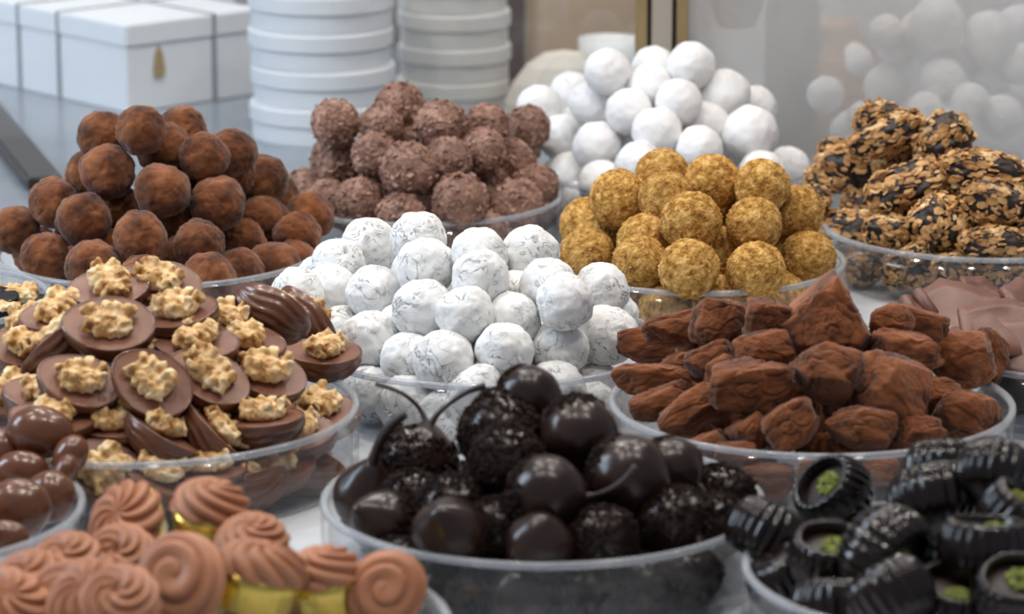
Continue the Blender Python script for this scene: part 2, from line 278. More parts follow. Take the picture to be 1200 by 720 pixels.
# white gift boxes
def gift_box(loc, rz, wx, wy, h, label, emblem=False, ribbons=()):
    e = empty('gift_box', loc, rz); tag(e, label, 'box', 'white gift boxes')
    obj('box_body', box_mesh('box_body', 0, wx, 0, wy, 0, h-16, 'paper', 1), e)
    obj('lid', box_mesh('lid', -1.2, wx+1.2, -1.2, wy+1.2, h-15.5, h, 'paper', 1), e)
    for ax, p in ribbons:
        if ax == 'x': me = box_mesh('ribbon', p, p+3, -2, wy+2, -0.0, h+1, 'ribbon', 0.3)
        else: me = box_mesh('ribbon', -2, wx+2, p, p+3, -0.0, h+1, 'ribbon', 0.3)
        obj('ribbon', me, e)
    if emblem:
        V, Fc = [], []
        pts = [(-4, 0), (4, 0), (5, 6), (4, 10), (3.2, 17), (1.5, 20), (0, 23), (-1.5, 20), (-3.2, 17), (-4, 10), (-5, 6)]
        for yy in (-1.6, -0.4):
            V += [(27+x, yy, h*0.36+z) for x, z in pts]
        n = len(pts); Fc = [tuple(range(n)), tuple(range(2*n-1, n-1, -1))] + [(i, i+n, (i+1) % n + n, (i+1) % n) for i in range(n)]
        obj('gilt_emblem', mesh_from('gilt_emblem', V, Fc, 'gilt', False), e)
    return e
gift_box(BOX1, math.radians(42), 118, 190, 62, 'large white gift box with a small gilt emblem on its side', True, (('x', 74), ('y', 80), ('y', 130)))
gift_box(BOX2, math.radians(42), 150, 150, 66, 'white gift box standing behind the one with the emblem', False, (('x', 60),))

def round_box(loc, r, h, label, group, warm):
    e = empty('round_box', loc); tag(e, label, 'box', group); m = 'paper_warm' if warm else 'paper'
    V, Fc = lathe([(0.1, 0), (r-1.5, 0), (r-1.2, 1), (r-1.2, h*0.55), (0.1, h*0.55)], 64); obj('box_body', mesh_from('round_body', V, Fc, m, False), e)
    V, Fc = lathe([(0.1, h*0.5), (r-0.5, h*0.5), (r+0.6, h*0.5+1), (r+0.6, h-2), (r-0.5, h-0.3), (0.1, h-0.3)], 64); obj('lid', mesh_from('round_lid', V, Fc, m, False), e)
rnd = random.Random(3)
WORDS = ['bottom', 'second', 'third', 'fourth', 'fifth', 'sixth']
for i in range(5):
    round_box((ST1[0]+rnd.uniform(-1.2, 1.2), ST1[1]+rnd.uniform(-1, 1), 25*i), 48.5+rnd.uniform(-.5, .5), 25, f'large round white box, {WORDS[i]} from below in the stack beside the gift boxes', 'large round boxes in a stack', False)
for i in range(5):
    round_box((ST2[0]+rnd.uniform(-1, 1), ST2[1]+rnd.uniform(-1, 1), 24*i), 39, 24, f'smaller round white box, {WORDS[i]} from below in the stack behind the flaked truffles', 'smaller round boxes in a stack', True)

# cream paper bag, white bowl, hanging dark pot, tan jar behind the glass
V, Fc = [], []
pr = [(30, 0), (32, 12), (30, 24), (24, 36), (14, 44), (4, 46)]
V, Fc = lathe([(0.5, 0)] + pr + [(0.5, 46)], 9)
V = [(x*1.05+ (z*0.28), y*0.7, z*1.05) for x, y, z in V]
bag = plain('paper_bag', mesh_from('paper_bag', V, Fc, 'cream', False), BAG); tag(bag, 'cream folded paper bag leaning beside the white bowl', 'bag')
V, Fc = lathe([(0.5, 0), (19, 0), (21, 3), (22, 24), (22.5, 45), (21, 45), (20, 24), (19, 5), (0.5, 4)], 64)
bw = plain('white_bowl', mesh_from('white_bowl', V, Fc, 'porcelain'), BOWL); tag(bw, 'tall white porcelain bowl standing before the tan panel', 'bowl')
V, Fc = lathe([(0.5, 0), (11, 0), (13, 2), (18, 18), (19, 60), (17, 60), (11, 5), (0.5, 4)], 48)
pt = empty('hanging_pot', POT); tag(pt, 'dark brown pot hanging high behind the brass post', 'pot')
obj('pot_bowl', mesh_from('pot_bowl', V, Fc, 'dark_metal'), pt)
for a in (0, 2.1, 4.2):
    V, Fc = tube([(18*math.cos(a), 18*math.sin(a), 58), (2*math.cos(a), 2*math.sin(a), 900)], [0.8, 0.8], 6); obj('cord', mesh_from('cord', V, Fc, 'dark_metal'), pt)
V, Fc = lathe([(0.5, 0), (24, 0), (34, 14), (38, 40), (32, 66), (20, 78), (22, 84), (19, 84), (17, 76), (0.5, 74)], 48)
jr = plain('tan_jar', mesh_from('tan_jar', V, Fc, 'tan'), JAR); tag(jr, 'tan round jar seen blurred through the hazy glass panel', 'jar')
V, Fc = lathe([(0.5, 0), (16, 0), (18, 4), (18, 96), (15, 108), (9, 112), (0.5, 112)], 40)
jr = plain('dark_canister', mesh_from('dark_canister', V, Fc, 'rail'), CAN); tag(jr, 'dark narrow canister seen dimly beside the tan jar', 'canister')
rl = plain('counter_rail', box_mesh('counter_rail', -200, 130, -11, 11, 0.2, 9, 'rail', 1.5), RAIL, RAIL_A); tag(rl, 'dark slanting rail lying on the counter behind the cocoa truffles', 'rail')

DISHES = {
  'cocoa': (-187.1, -9.7, 85.6),
  'flaked': (-53.3, 147.4, 82.1),
  'icing': (99.4, 223.2, 81.2),
  'golden': (95.8, -30.2, 78.5),
  'cluster': (257.7, 63.4, 87.1),
  'white': (-12.5, -205.8, 85.5),
  'rock': (132.1, -315.5, 89.2),
  'walnut': (-162.6, -322.7, 95.2),
  'cherry': (12.3, -464.2, 88.5),
  'swirl': (-107.4, -619.3, 86.2),
  'almond': (-256.2, -477.0, 87.0),
  'dark': (-306.3, -118.8, 76.4),
  'black': (171.4, -553.6, 85.4),
  'leaf': (267.9, -199.2, 80.9),
  'ghost': (273.9, 365.1, 73.2),  # added dish and pile, built in place of a reflection in the pane
}
# heap, name, shape, centre mm, radius mm, proportions, rotation, label, group
SWEETS = [
  ('cocoa', 'cocoa_truffle', 'cocoa', [-215.1, 1.1, 90.5], 14.5, [1.0, 1.0, 1.0], [2.05, 0.61, -0.01], 'cocoa truffle with a peeling crust edge, high on its heap', 'cocoa-dusted truffles in the far dish'),
  ('cocoa', 'cocoa_truffle', 'cocoa', [-193.0, -20.4, 98.5], 13.1, [1.0, 1.0, 1.0], [0.61, -0.51, -1.37], 'cocoa-dusted truffle, first row down its heap, second from the grey counter', 'cocoa-dusted truffles in the far dish'),
  ('cocoa', 'cocoa_truffle', 'cocoa', [-175.6, 21.8, 90.7], 13.1, [1.0, 1.0, 1.0], [1.93, 1.17, -0.53], 'cocoa-dusted truffle, first row down its heap, third from the flaked truffles', 'cocoa-dusted truffles in the far dish'),
  ('cocoa', 'cocoa_truffle', 'cocoa', [-183.4, -1.5, 84.9], 14.5, [1.0, 1.0, 1.0], [-1.23, 0.91, 1.46], 'cocoa-dusted truffle, first row down its heap, third from the grey counter', 'cocoa-dusted truffles in the far dish'),
  ('cocoa', 'cocoa_truffle', 'cocoa', [-210.9, -22.0, 77.0], 14.6, [1.0, 1.0, 1.0], [2.65, -0.54, 1.13], 'cocoa truffle with a dark round dimple facing front', 'cocoa-dusted truffles in the far dish'),
  ('cocoa', 'cocoa_truffle', 'cocoa', [-224.4, 12.3, 68.7], 13.1, [1.0, 1.0, 1.0], [-0.92, 0.69, 1.03], 'cocoa-dusted truffle, second row down its heap, first from the grey counter', 'cocoa-dusted truffles in the far dish'),
  ('cocoa', 'cocoa_truffle', 'cocoa', [-161.3, -13.9, 82.8], 13.1, [1.0, 1.0, 1.0], [2.69, -0.26, -2.15], 'cocoa-dusted truffle, first row down its heap, second from the flaked truffles', 'cocoa-dusted truffles in the far dish'),
  ('cocoa', 'cocoa_truffle', 'cocoa', [-148.1, 6.3, 81.8], 13.1, [1.0, 1.0, 1.0], [2.77, 1.27, 2.6], 'cocoa-dusted truffle, first row down its heap, first from the flaked truffles', 'cocoa-dusted truffles in the far dish'),
  ('cocoa', 'cocoa_truffle', 'cocoa', [-181.6, -33.0, 69.2], 14.5, [1.0, 1.0, 1.0], [2.45, -0.12, 2.62], 'cocoa-dusted truffle, second row down its heap, third from the grey counter', 'cocoa-dusted truffles in the far dish'),
  ('cocoa', 'cocoa_truffle', 'cocoa', [-166.8, 6.2, 66.8], 13.1, [1.0, 1.0, 1.0], [1.36, -0.95, 0.8], 'cocoa-dusted truffle, second row down its heap, third from the flaked truffles', 'cocoa-dusted truffles in the far dish'),
  ('cocoa', 'cocoa_truffle', 'cocoa', [-151.2, 24.9, 65.3], 13.1, [1.0, 1.0, 1.0], [2.95, -1.02, -2.35], 'cocoa-dusted truffle, second row down its heap, second from the flaked truffles', 'cocoa-dusted truffles in the far dish'),
  ('cocoa', 'cocoa_truffle', 'cocoa', [-136.5, 66.6, 54.6], 14.4, [1.0, 1.0, 1.0], [-0.05, 0.01, 2.13], 'cocoa-dusted truffle, second row down its heap, first from the flaked truffles', 'cocoa-dusted truffles in the far dish'),
  ('cocoa', 'cocoa_truffle', 'cocoa', [-153.5, -25.1, 60.8], 14.4, [1.0, 1.0, 1.0], [-1.36, -0.45, 3.11], 'cocoa-dusted truffle, third row down its heap, third from the flaked truffles', 'cocoa-dusted truffles in the far dish'),
  ('cocoa', 'cocoa_truffle', 'cocoa', [-241.6, -5.6, 56.2], 13.1, [1.0, 1.0, 1.0], [-1.63, -1.14, -0.5], 'cocoa-dusted truffle, third row down its heap, second from the grey counter', 'cocoa-dusted truffles in the far dish'),
  ('cocoa', 'cocoa_truffle', 'cocoa', [-262.3, -6.2, 42.0], 13.1, [1.0, 1.0, 1.0], [2.23, 0.81, 2.27], 'dark squarish cocoa truffle jutting out past the dish edge', 'cocoa-dusted truffles in the far dish'),
  ('cocoa', 'cocoa_truffle', 'cocoa', [-222.2, -38.9, 54.9], 14.5, [1.0, 1.0, 1.0], [1.8, -0.53, -0.83], 'cocoa-dusted truffle, third row down its heap, third from the grey counter', 'cocoa-dusted truffles in the far dish'),
  ('cocoa', 'cocoa_truffle', 'cocoa', [-254.2, 10.9, 27.2], 13.1, [1.0, 1.0, 1.0], [-0.58, 0.25, -0.11], 'cocoa-dusted truffle, fourth row down its heap, first from the grey counter', 'cocoa-dusted truffles in the far dish'),
  ('cocoa', 'cocoa_truffle', 'cocoa', [-241.8, -43.8, 36.0], 13.1, [1.0, 1.0, 1.0], [-1.09, -0.01, 0.77], 'lumpy cocoa truffle with a deep fold down its face', 'cocoa-dusted truffles in the far dish'),
  ('cocoa', 'cocoa_truffle', 'cocoa', [-214.9, -65.4, 35.9], 14.1, [1.0, 1.0, 1.0], [-1.51, -0.69, -2.33], 'cocoa-dusted truffle, fifth row down its heap, first from the grey counter', 'cocoa-dusted truffles in the far dish'),
  ('cocoa', 'cocoa_truffle', 'cocoa', [-191.0, -58.0, 49.7], 13.9, [1.0, 1.0, 1.0], [1.97, -0.9, -0.67], 'cocoa-dusted truffle, fourth row down its heap, third from the grey counter', 'cocoa-dusted truffles in the far dish'),
  ('cocoa', 'cocoa_truffle', 'cocoa', [-188.2, -77.7, 32.0], 13.1, [1.0, 1.0, 1.0], [1.15, -1.15, 0.86], 'cocoa-dusted truffle, fifth row down its heap, second from the grey counter', 'cocoa-dusted truffles in the far dish'),
  ('cocoa', 'cocoa_truffle', 'cocoa', [-161.2, -51.2, 44.5], 13.2, [1.0, 1.0, 1.0], [-1.68, 1.34, -0.96], 'cocoa-dusted truffle, fourth row down its heap, third from the flaked truffles', 'cocoa-dusted truffles in the far dish'),
  ('cocoa', 'cocoa_truffle', 'cocoa', [-154.8, -70.8, 30.3], 14.1, [1.0, 1.0, 1.0], [-0.09, 0.64, 3.12], 'cocoa-dusted truffle, fifth row down its heap, third from the grey counter', 'cocoa-dusted truffles in the far dish'),
  ('cocoa', 'cocoa_truffle', 'cocoa', [-133.2, 17.8, 40.3], 15.1, [1.0, 1.0, 1.0], [2.73, 0.27, 1.88], 'cocoa-dusted truffle, third row down its heap, second from the flaked truffles', 'cocoa-dusted truffles in the far dish'),
  ('cocoa', 'cocoa_truffle', 'cocoa', [-109.2, 27.2, 42.5], 13.4, [1.0, 1.0, 1.0], [1.31, 1.14, 2.79], 'cocoa-dusted truffle, third row down its heap, first from the flaked truffles', 'cocoa-dusted truffles in the far dish'),
  ('cocoa', 'cocoa_truffle', 'cocoa', [-114.0, 3.0, 36.6], 13.1, [1.0, 1.0, 1.0], [1.04, -0.71, 0.55], 'cocoa-dusted truffle, fourth row down its heap, first from the flaked truffles', 'cocoa-dusted truffles in the far dish'),
  ('cocoa', 'cocoa_truffle', 'cocoa', [-115.6, -13.9, 25.3], 13.1, [1.0, 1.0, 1.0], [-2.45, 1.29, 1.03], 'cocoa-dusted truffle, fourth row down its heap, second from the flaked truffles', 'cocoa-dusted truffles in the far dish'),
  ('cocoa', 'cocoa_truffle', 'cocoa', [-124.0, -35.9, 28.6], 14.1, [1.0, 1.0, 1.0], [-0.18, -0.94, 1.05], 'cocoa-dusted truffle, fifth row down its heap, first from the flaked truffles', 'cocoa-dusted truffles in the far dish'),
  ('cocoa', 'cocoa_truffle', 'cocoa', [-140.5, -51.5, 29.7], 13.1, [1.0, 1.0, 1.0], [1.4, -0.78, 2.51], 'cocoa-dusted truffle, fifth row down its heap, second from the flaked truffles', 'cocoa-dusted truffles in the far dish'),
  ('cocoa', 'cocoa_truffle', 'cocoa', [-207.5, -9.1, 54.3], 13.1, [1.0, 1.0, 1.0], [-2.98, -0.71, -0.65], 'cocoa-dusted truffle mostly buried inside its heap', 'cocoa-dusted truffles in the far dish'),
  ('cocoa', 'cocoa_truffle', 'cocoa', [-177.8, -15.5, 49.8], 13.1, [1.0, 1.0, 1.0], [-1.16, 0.04, -0.35], 'cocoa-dusted truffle mostly buried inside its heap', 'cocoa-dusted truffles in the far dish'),
  ('cocoa', 'cocoa_truffle', 'cocoa', [-172.3, -32.6, 32.1], 13.1, [1.0, 1.0, 1.0], [1.45, 0.4, -0.42], 'cocoa-dusted truffle mostly buried inside its heap', 'cocoa-dusted truffles in the far dish'),
  ('cocoa', 'cocoa_truffle', 'cocoa', [-142.7, -8.8, 36.1], 13.1, [1.0, 1.0, 1.0], [1.96, -1.11, -2.51], 'cocoa-dusted truffle mostly buried inside its heap', 'cocoa-dusted truffles in the far dish'),
  ('cocoa', 'cocoa_truffle', 'cocoa', [-207.4, -32.1, 34.8], 13.1, [1.0, 1.0, 1.0], [0.62, -0.19, 2.19], 'cocoa-dusted truffle mostly buried inside its heap', 'cocoa-dusted truffles in the far dish'),
  ('cocoa', 'cocoa_truffle', 'cocoa', [-183.1, 52.7, 18.0], 15.0, [1.0, 1.0, 1.0], [-2.96, 1.18, -2.1], 'cocoa-dusted truffle mostly buried inside its heap', 'cocoa-dusted truffles in the far dish'),
  ('cocoa', 'cocoa_truffle', 'cocoa', [-210.9, 46.6, 18.0], 15.0, [1.0, 1.0, 1.0], [-1.47, 0.02, 2.48], 'cocoa-dusted truffle mostly buried inside its heap', 'cocoa-dusted truffles in the far dish'),
  ('cocoa', 'cocoa_truffle', 'cocoa', [-156.3, 44.6, 18.0], 15.0, [1.0, 1.0, 1.0], [1.62, 0.25, -0.55], 'cocoa-dusted truffle mostly buried inside its heap', 'cocoa-dusted truffles in the far dish'),
  ('cocoa', 'cocoa_truffle', 'cocoa', [-233.1, 31.9, 18.0], 15.0, [1.0, 1.0, 1.0], [-1.14, 0.87, 2.51], 'cocoa-dusted truffle mostly buried inside its heap', 'cocoa-dusted truffles in the far dish'),
  ('cocoa', 'cocoa_truffle', 'cocoa', [-176.3, 42.6, 71.3], 14.2, [1.0, 1.0, 1.0], [0.59, -1.44, -3.13], 'cocoa-dusted truffle mostly buried inside its heap', 'cocoa-dusted truffles in the far dish'),
  ('cocoa', 'cocoa_truffle', 'cocoa', [-221.5, 34.5, 51.0], 14.2, [1.0, 1.0, 1.0], [-3.1, -1.31, -1.95], 'cocoa-dusted truffle mostly buried inside its heap', 'cocoa-dusted truffles in the far dish'),
  ('cocoa', 'cocoa_truffle', 'cocoa', [-170.6, 27.4, 48.1], 14.2, [1.0, 1.0, 1.0], [0.45, -0.38, 0.61], 'cocoa-dusted truffle mostly buried inside its heap', 'cocoa-dusted truffles in the far dish'),
  ('cocoa', 'cocoa_truffle', 'cocoa', [-132.7, 90.9, 40.3], 14.2, [1.0, 1.0, 1.0], [2.74, -0.57, 2.05], 'cocoa-dusted truffle mostly buried inside its heap', 'cocoa-dusted truffles in the far dish'),
  ('cocoa', 'cocoa_truffle', 'cocoa', [-229.6, 8.3, 34.4], 14.2, [1.0, 1.0, 1.0], [0.34, 0.01, 0.03], 'cocoa-dusted truffle mostly buried inside its heap', 'cocoa-dusted truffles in the far dish'),
  ('cocoa', 'cocoa_truffle', 'cocoa', [-229.4, -21.8, 22.7], 14.2, [1.0, 1.0, 1.0], [-1.68, 0.28, -2.25], 'cocoa-dusted truffle mostly buried inside its heap', 'cocoa-dusted truffles in the far dish'),
  ('cocoa', 'cocoa_truffle', 'cocoa', [-148.8, -24.8, 17.2], 14.2, [1.0, 1.0, 1.0], [-2.36, -0.54, 2.34], 'cocoa-dusted truffle mostly buried inside its heap', 'cocoa-dusted truffles in the far dish'),
  ('cocoa', 'cocoa_truffle', 'cocoa', [-202.5, 10.5, 34.2], 14.2, [1.0, 1.0, 1.0], [1.68, -0.56, 2.39], 'cocoa-dusted truffle mostly buried inside its heap', 'cocoa-dusted truffles in the far dish'),
  ('cocoa', 'cocoa_truffle', 'cocoa', [-174.7, 6.6, 32.0], 14.2, [1.0, 1.0, 1.0], [0.3, 0.85, 3.11], 'cocoa-dusted truffle mostly buried inside its heap', 'cocoa-dusted truffles in the far dish'),
  ('cocoa', 'cocoa_truffle', 'cocoa', [-188.6, -13.4, 18.9], 14.2, [1.0, 1.0, 1.0], [-2.65, 0.1, -1.86], 'cocoa-dusted truffle mostly buried inside its heap', 'cocoa-dusted truffles in the far dish'),
  ('cocoa', 'cocoa_truffle', 'cocoa', [-150.6, 10.6, 17.2], 14.2, [1.0, 1.0, 1.0], [-2.78, -0.67, -2.35], 'cocoa-dusted truffle mostly buried inside its heap', 'cocoa-dusted truffles in the far dish'),
  ('cocoa', 'cocoa_truffle', 'cocoa', [-244.7, 22.4, 51.5], 14.2, [1.0, 1.0, 1.0], [2.64, 0.76, 1.11], 'cocoa-dusted truffle mostly buried inside its heap', 'cocoa-dusted truffles in the far dish'),
  ('cocoa', 'cocoa_truffle', 'cocoa', [-159.1, 75.8, 39.8], 14.2, [1.0, 1.0, 1.0], [-2.04, 0.73, -2.21], 'cocoa-dusted truffle mostly buried inside its heap', 'cocoa-dusted truffles in the far dish'),
  ('cocoa', 'cocoa_truffle', 'cocoa', [-179.4, 66.5, 56.0], 14.2, [1.0, 1.0, 1.0], [-0.55, -0.87, 1.55], 'cocoa-dusted truffle mostly buried inside its heap', 'cocoa-dusted truffles in the far dish'),
  ('flaked', 'flaked_truffle', 'flaked', [-100.5, 142.8, 72.1], 14.3, [1.0, 1.0, 1.0], [-1.01, 0.69, -2.35], 'flaked milk chocolate truffle, first row down its heap, first from the cocoa truffles', 'flaked truffles in the far dish'),
  ('flaked', 'flaked_truffle', 'flaked', [-100.5, 155.9, 48.1], 16.1, [1.0, 1.0, 1.0], [0.76, -0.95, -3.12], 'large rough flaked truffle bulging at the heap edge', 'flaked truffles in the far dish'),
  ('flaked', 'flaked_truffle', 'flaked', [-74.7, 139.5, 70.0], 13.9, [1.0, 1.0, 1.0], [2.41, 0.47, -2.04], 'flaked milk chocolate truffle, first row down its heap, second from the cocoa truffles', 'flaked truffles in the far dish'),
  ('flaked', 'flaked_truffle', 'flaked', [-64.8, 163.3, 78.5], 14.6, [1.0, 1.0, 1.0], [-0.88, 0.9, 1.64], 'flaked truffle crowning its heap against the round boxes', 'flaked truffles in the far dish'),
  ('flaked', 'flaked_truffle', 'flaked', [-40.9, 137.4, 71.6], 15.4, [1.0, 1.0, 1.0], [-2.33, -0.64, -2.8], 'flaked milk chocolate truffle, first row down its heap, third from the white truffles', 'flaked truffles in the far dish'),
  ('flaked', 'flaked_truffle', 'flaked', [-14.6, 157.5, 67.3], 13.9, [1.0, 1.0, 1.0], [0.89, -0.28, 2.46], 'flaked milk chocolate truffle, first row down its heap, second from the white truffles', 'flaked truffles in the far dish'),
  ('flaked', 'flaked_truffle', 'flaked', [9.1, 213.1, 56.6], 13.9, [1.0, 1.0, 1.0], [-2.32, 1.18, 1.62], 'flaked milk chocolate truffle, first row down its heap, first from the white truffles', 'flaked truffles in the far dish'),
  ('flaked', 'flaked_truffle', 'flaked', [-76.7, 117.3, 58.4], 13.9, [1.0, 1.0, 1.0], [0.47, 0.92, 1.24], 'flaked milk chocolate truffle, second row down its heap, second from the cocoa truffles', 'flaked truffles in the far dish'),
  ('flaked', 'flaked_truffle', 'flaked', [-58.1, 96.5, 54.6], 16.3, [1.0, 1.0, 1.0], [-1.68, 0.09, 0.96], 'flaked milk chocolate truffle, second row down its heap, third from the cocoa truffles', 'flaked truffles in the far dish'),
  ('flaked', 'flaked_truffle', 'flaked', [-36.4, 114.5, 56.0], 13.9, [1.0, 1.0, 1.0], [2.47, -0.34, -2.0], 'flaked milk chocolate truffle, second row down its heap, third from the white truffles', 'flaked truffles in the far dish'),
  ('flaked', 'flaked_truffle', 'flaked', [-16.8, 132.2, 58.6], 13.9, [1.0, 1.0, 1.0], [-2.05, 0.66, 0.04], 'flaked milk chocolate truffle, second row down its heap, second from the white truffles', 'flaked truffles in the far dish'),
  ('flaked', 'flaked_truffle', 'flaked', [-1.7, 166.1, 44.1], 15.6, [1.0, 1.0, 1.0], [-2.83, 0.2, 1.75], 'flaked milk chocolate truffle, second row down its heap, first from the white truffles', 'flaked truffles in the far dish'),
  ('flaked', 'flaked_truffle', 'flaked', [-118.4, 159.9, 29.2], 13.9, [1.0, 1.0, 1.0], [-2.64, 0.55, -0.55], 'flaked milk chocolate truffle, third row down its heap, first from the cocoa truffles', 'flaked truffles in the far dish'),
  ('flaked', 'flaked_truffle', 'flaked', [-85.3, 98.5, 35.1], 14.9, [1.0, 1.0, 1.0], [2.51, -0.21, 2.33], 'flaked milk chocolate truffle, third row down its heap, second from the cocoa truffles', 'flaked truffles in the far dish'),
  ('flaked', 'flaked_truffle', 'flaked', [-61.5, 83.8, 29.7], 15.0, [1.0, 1.0, 1.0], [0.01, -0.53, -2.28], 'flaked milk chocolate truffle, fourth row down its heap, first from the cocoa truffles', 'flaked truffles in the far dish'),
  ('flaked', 'flaked_truffle', 'flaked', [-28.7, 79.4, 40.3], 16.0, [1.0, 1.0, 1.0], [-1.82, 0.9, 2.04], 'flaked milk chocolate truffle, third row down its heap, second from the white truffles', 'flaked truffles in the far dish'),
  ('flaked', 'flaked_truffle', 'flaked', [2.8, 119.8, 28.3], 16.5, [1.0, 1.0, 1.0], [2.67, 0.12, 0.51], 'flaked milk chocolate truffle, fourth row down its heap, second from the white truffles', 'flaked truffles in the far dish'),
  ('flaked', 'flaked_truffle', 'flaked', [13.3, 144.8, 34.8], 13.9, [1.0, 1.0, 1.0], [-1.17, 1.14, 0.38], 'flaked milk chocolate truffle, third row down its heap, first from the white truffles', 'flaked truffles in the far dish'),
  ('flaked', 'flaked_truffle', 'flaked', [12.6, 162.6, 17.2], 13.9, [1.0, 1.0, 1.0], [1.53, -0.28, -2.64], 'flaked milk chocolate truffle, fourth row down its heap, first from the white truffles', 'flaked truffles in the far dish'),
  ('flaked', 'flaked_truffle', 'flaked', [-33.3, 84.7, 14.8], 13.9, [1.0, 1.0, 1.0], [2.78, 1.24, 2.31], 'flaked milk chocolate truffle, fifth row down its heap, first from the cocoa truffles', 'flaked truffles in the far dish'),
  ('flaked', 'flaked_truffle', 'flaked', [-14.0, 101.2, 16.7], 13.9, [1.0, 1.0, 1.0], [2.92, -0.19, 0.01], 'flaked milk chocolate truffle, fourth row down its heap, second from the cocoa truffles', 'flaked truffles in the far dish'),
  ('flaked', 'flaked_truffle', 'flaked', [-58.2, 152.5, 55.9], 13.9, [1.0, 1.0, 1.0], [0.29, 0.75, 1.0], 'flaked milk chocolate truffle mostly buried inside its heap', 'flaked truffles in the far dish'),
  ('flaked', 'flaked_truffle', 'flaked', [-46.5, 124.4, 33.2], 13.9, [1.0, 1.0, 1.0], [-3.0, 0.1, -2.15], 'flaked milk chocolate truffle mostly buried inside its heap', 'flaked truffles in the far dish'),
  ('flaked', 'flaked_truffle', 'flaked', [-72.3, 130.3, 35.2], 13.9, [1.0, 1.0, 1.0], [-2.25, 0.35, 1.07], 'flaked milk chocolate truffle mostly buried inside its heap', 'flaked truffles in the far dish'),
  ('flaked', 'flaked_truffle', 'flaked', [-104.1, 134.3, 28.3], 13.9, [1.0, 1.0, 1.0], [2.36, -0.63, 0.92], 'flaked milk chocolate truffle mostly buried inside its heap', 'flaked truffles in the far dish'),
  ('flaked', 'flaked_truffle', 'flaked', [-14.4, 142.7, 34.9], 13.9, [1.0, 1.0, 1.0], [0.99, 0.16, -1.4], 'flaked milk chocolate truffle mostly buried inside its heap', 'flaked truffles in the far dish'),
  ('flaked', 'flaked_truffle', 'flaked', [-54.3, 205.4, 19.0], 16.0, [1.0, 1.0, 1.0], [-1.64, -1.16, 2.25], 'flaked milk chocolate truffle mostly buried inside its heap', 'flaked truffles in the far dish'),
  ('flaked', 'flaked_truffle', 'flaked', [-82.6, 197.1, 19.0], 16.0, [1.0, 1.0, 1.0], [2.23, 0.15, 2.78], 'flaked milk chocolate truffle mostly buried inside its heap', 'flaked truffles in the far dish'),
  ('flaked', 'flaked_truffle', 'flaked', [-24.1, 197.0, 19.0], 16.0, [1.0, 1.0, 1.0], [2.22, -0.64, -1.59], 'flaked milk chocolate truffle mostly buried inside its heap', 'flaked truffles in the far dish'),
  ('flaked', 'flaked_truffle', 'flaked', [2.8, 238.8, 41.7], 15.2, [1.0, 1.0, 1.0], [1.74, 0.26, 1.59], 'flaked milk chocolate truffle mostly buried inside its heap', 'flaked truffles in the far dish'),
  ('flaked', 'flaked_truffle', 'flaked', [-93.6, 168.9, 18.2], 15.2, [1.0, 1.0, 1.0], [1.66, -0.22, 3.04], 'flaked milk chocolate truffle mostly buried inside its heap', 'flaked truffles in the far dish'),
  ('flaked', 'flaked_truffle', 'flaked', [-58.8, 174.2, 34.7], 15.2, [1.0, 1.0, 1.0], [0.18, -1.53, -0.36], 'flaked milk chocolate truffle mostly buried inside its heap', 'flaked truffles in the far dish'),
  ('flaked', 'flaked_truffle', 'flaked', [-37.4, 147.9, 18.2], 15.2, [1.0, 1.0, 1.0], [0.59, 0.66, 0.14], 'flaked milk chocolate truffle mostly buried inside its heap', 'flaked truffles in the far dish'),
  ('flaked', 'flaked_truffle', 'flaked', [-69.0, 153.1, 18.2], 15.2, [1.0, 1.0, 1.0], [1.05, 0.17, 1.45], 'flaked milk chocolate truffle mostly buried inside its heap', 'flaked truffles in the far dish'),
  ('flaked', 'flaked_truffle', 'flaked', [-18.1, 212.9, 42.9], 15.2, [1.0, 1.0, 1.0], [-2.74, -0.66, 2.3], 'flaked milk chocolate truffle mostly buried inside its heap', 'flaked truffles in the far dish'),
  ('icing', 'white_truffle', 'icing', [56.5, 224.9, 88.1], 13.9, [1.0, 1.0, 1.0], [2.94, -0.86, 0.61], 'smooth white truffle on the far shoulder of its heap, before the bowl', 'smooth white truffles in the farthest dish'),
  ('icing', 'white_truffle', 'icing', [85.1, 246.7, 85.8], 13.9, [1.0, 1.0, 1.0], [-2.84, 0.81, 1.14], 'smooth white truffle, first row down its heap, third from the nut clusters', 'smooth white truffles in the farthest dish'),
  ('icing', 'white_truffle', 'icing', [105.8, 223.6, 92.1], 14.2, [1.0, 1.0, 1.0], [-2.98, -0.04, 2.12], 'white truffle at the very peak, in front of the brass post', 'smooth white truffles in the farthest dish'),
  ('icing', 'white_truffle', 'icing', [81.9, 222.1, 79.3], 13.9, [1.0, 1.0, 1.0], [2.18, 1.42, 0.66], 'smooth white truffle, first row down its heap, third from the flaked truffles', 'smooth white truffles in the farthest dish'),
  ('icing', 'white_truffle', 'icing', [36.6, 302.7, 61.3], 13.9, [1.0, 1.0, 1.0], [1.55, -0.59, 2.13], 'smooth white truffle, first row down its heap, first from the flaked truffles', 'smooth white truffles in the farthest dish'),
  ('icing', 'white_truffle', 'icing', [48.3, 236.9, 66.2], 14.3, [1.0, 1.0, 1.0], [-0.65, 0.24, 1.02], 'smooth white truffle, second row down its heap, second from the flaked truffles', 'smooth white truffles in the farthest dish'),
  ('icing', 'white_truffle', 'icing', [16.6, 269.6, 58.6], 13.9, [1.0, 1.0, 1.0], [-1.96, 0.07, 2.3], 'smooth white truffle, second row down its heap, first from the flaked truffles', 'smooth white truffles in the farthest dish'),
  ('icing', 'white_truffle', 'icing', [68.8, 203.4, 68.1], 13.9, [1.0, 1.0, 1.0], [-1.09, -0.35, -0.55], 'smooth white truffle, second row down its heap, third from the flaked truffles', 'smooth white truffles in the farthest dish'),
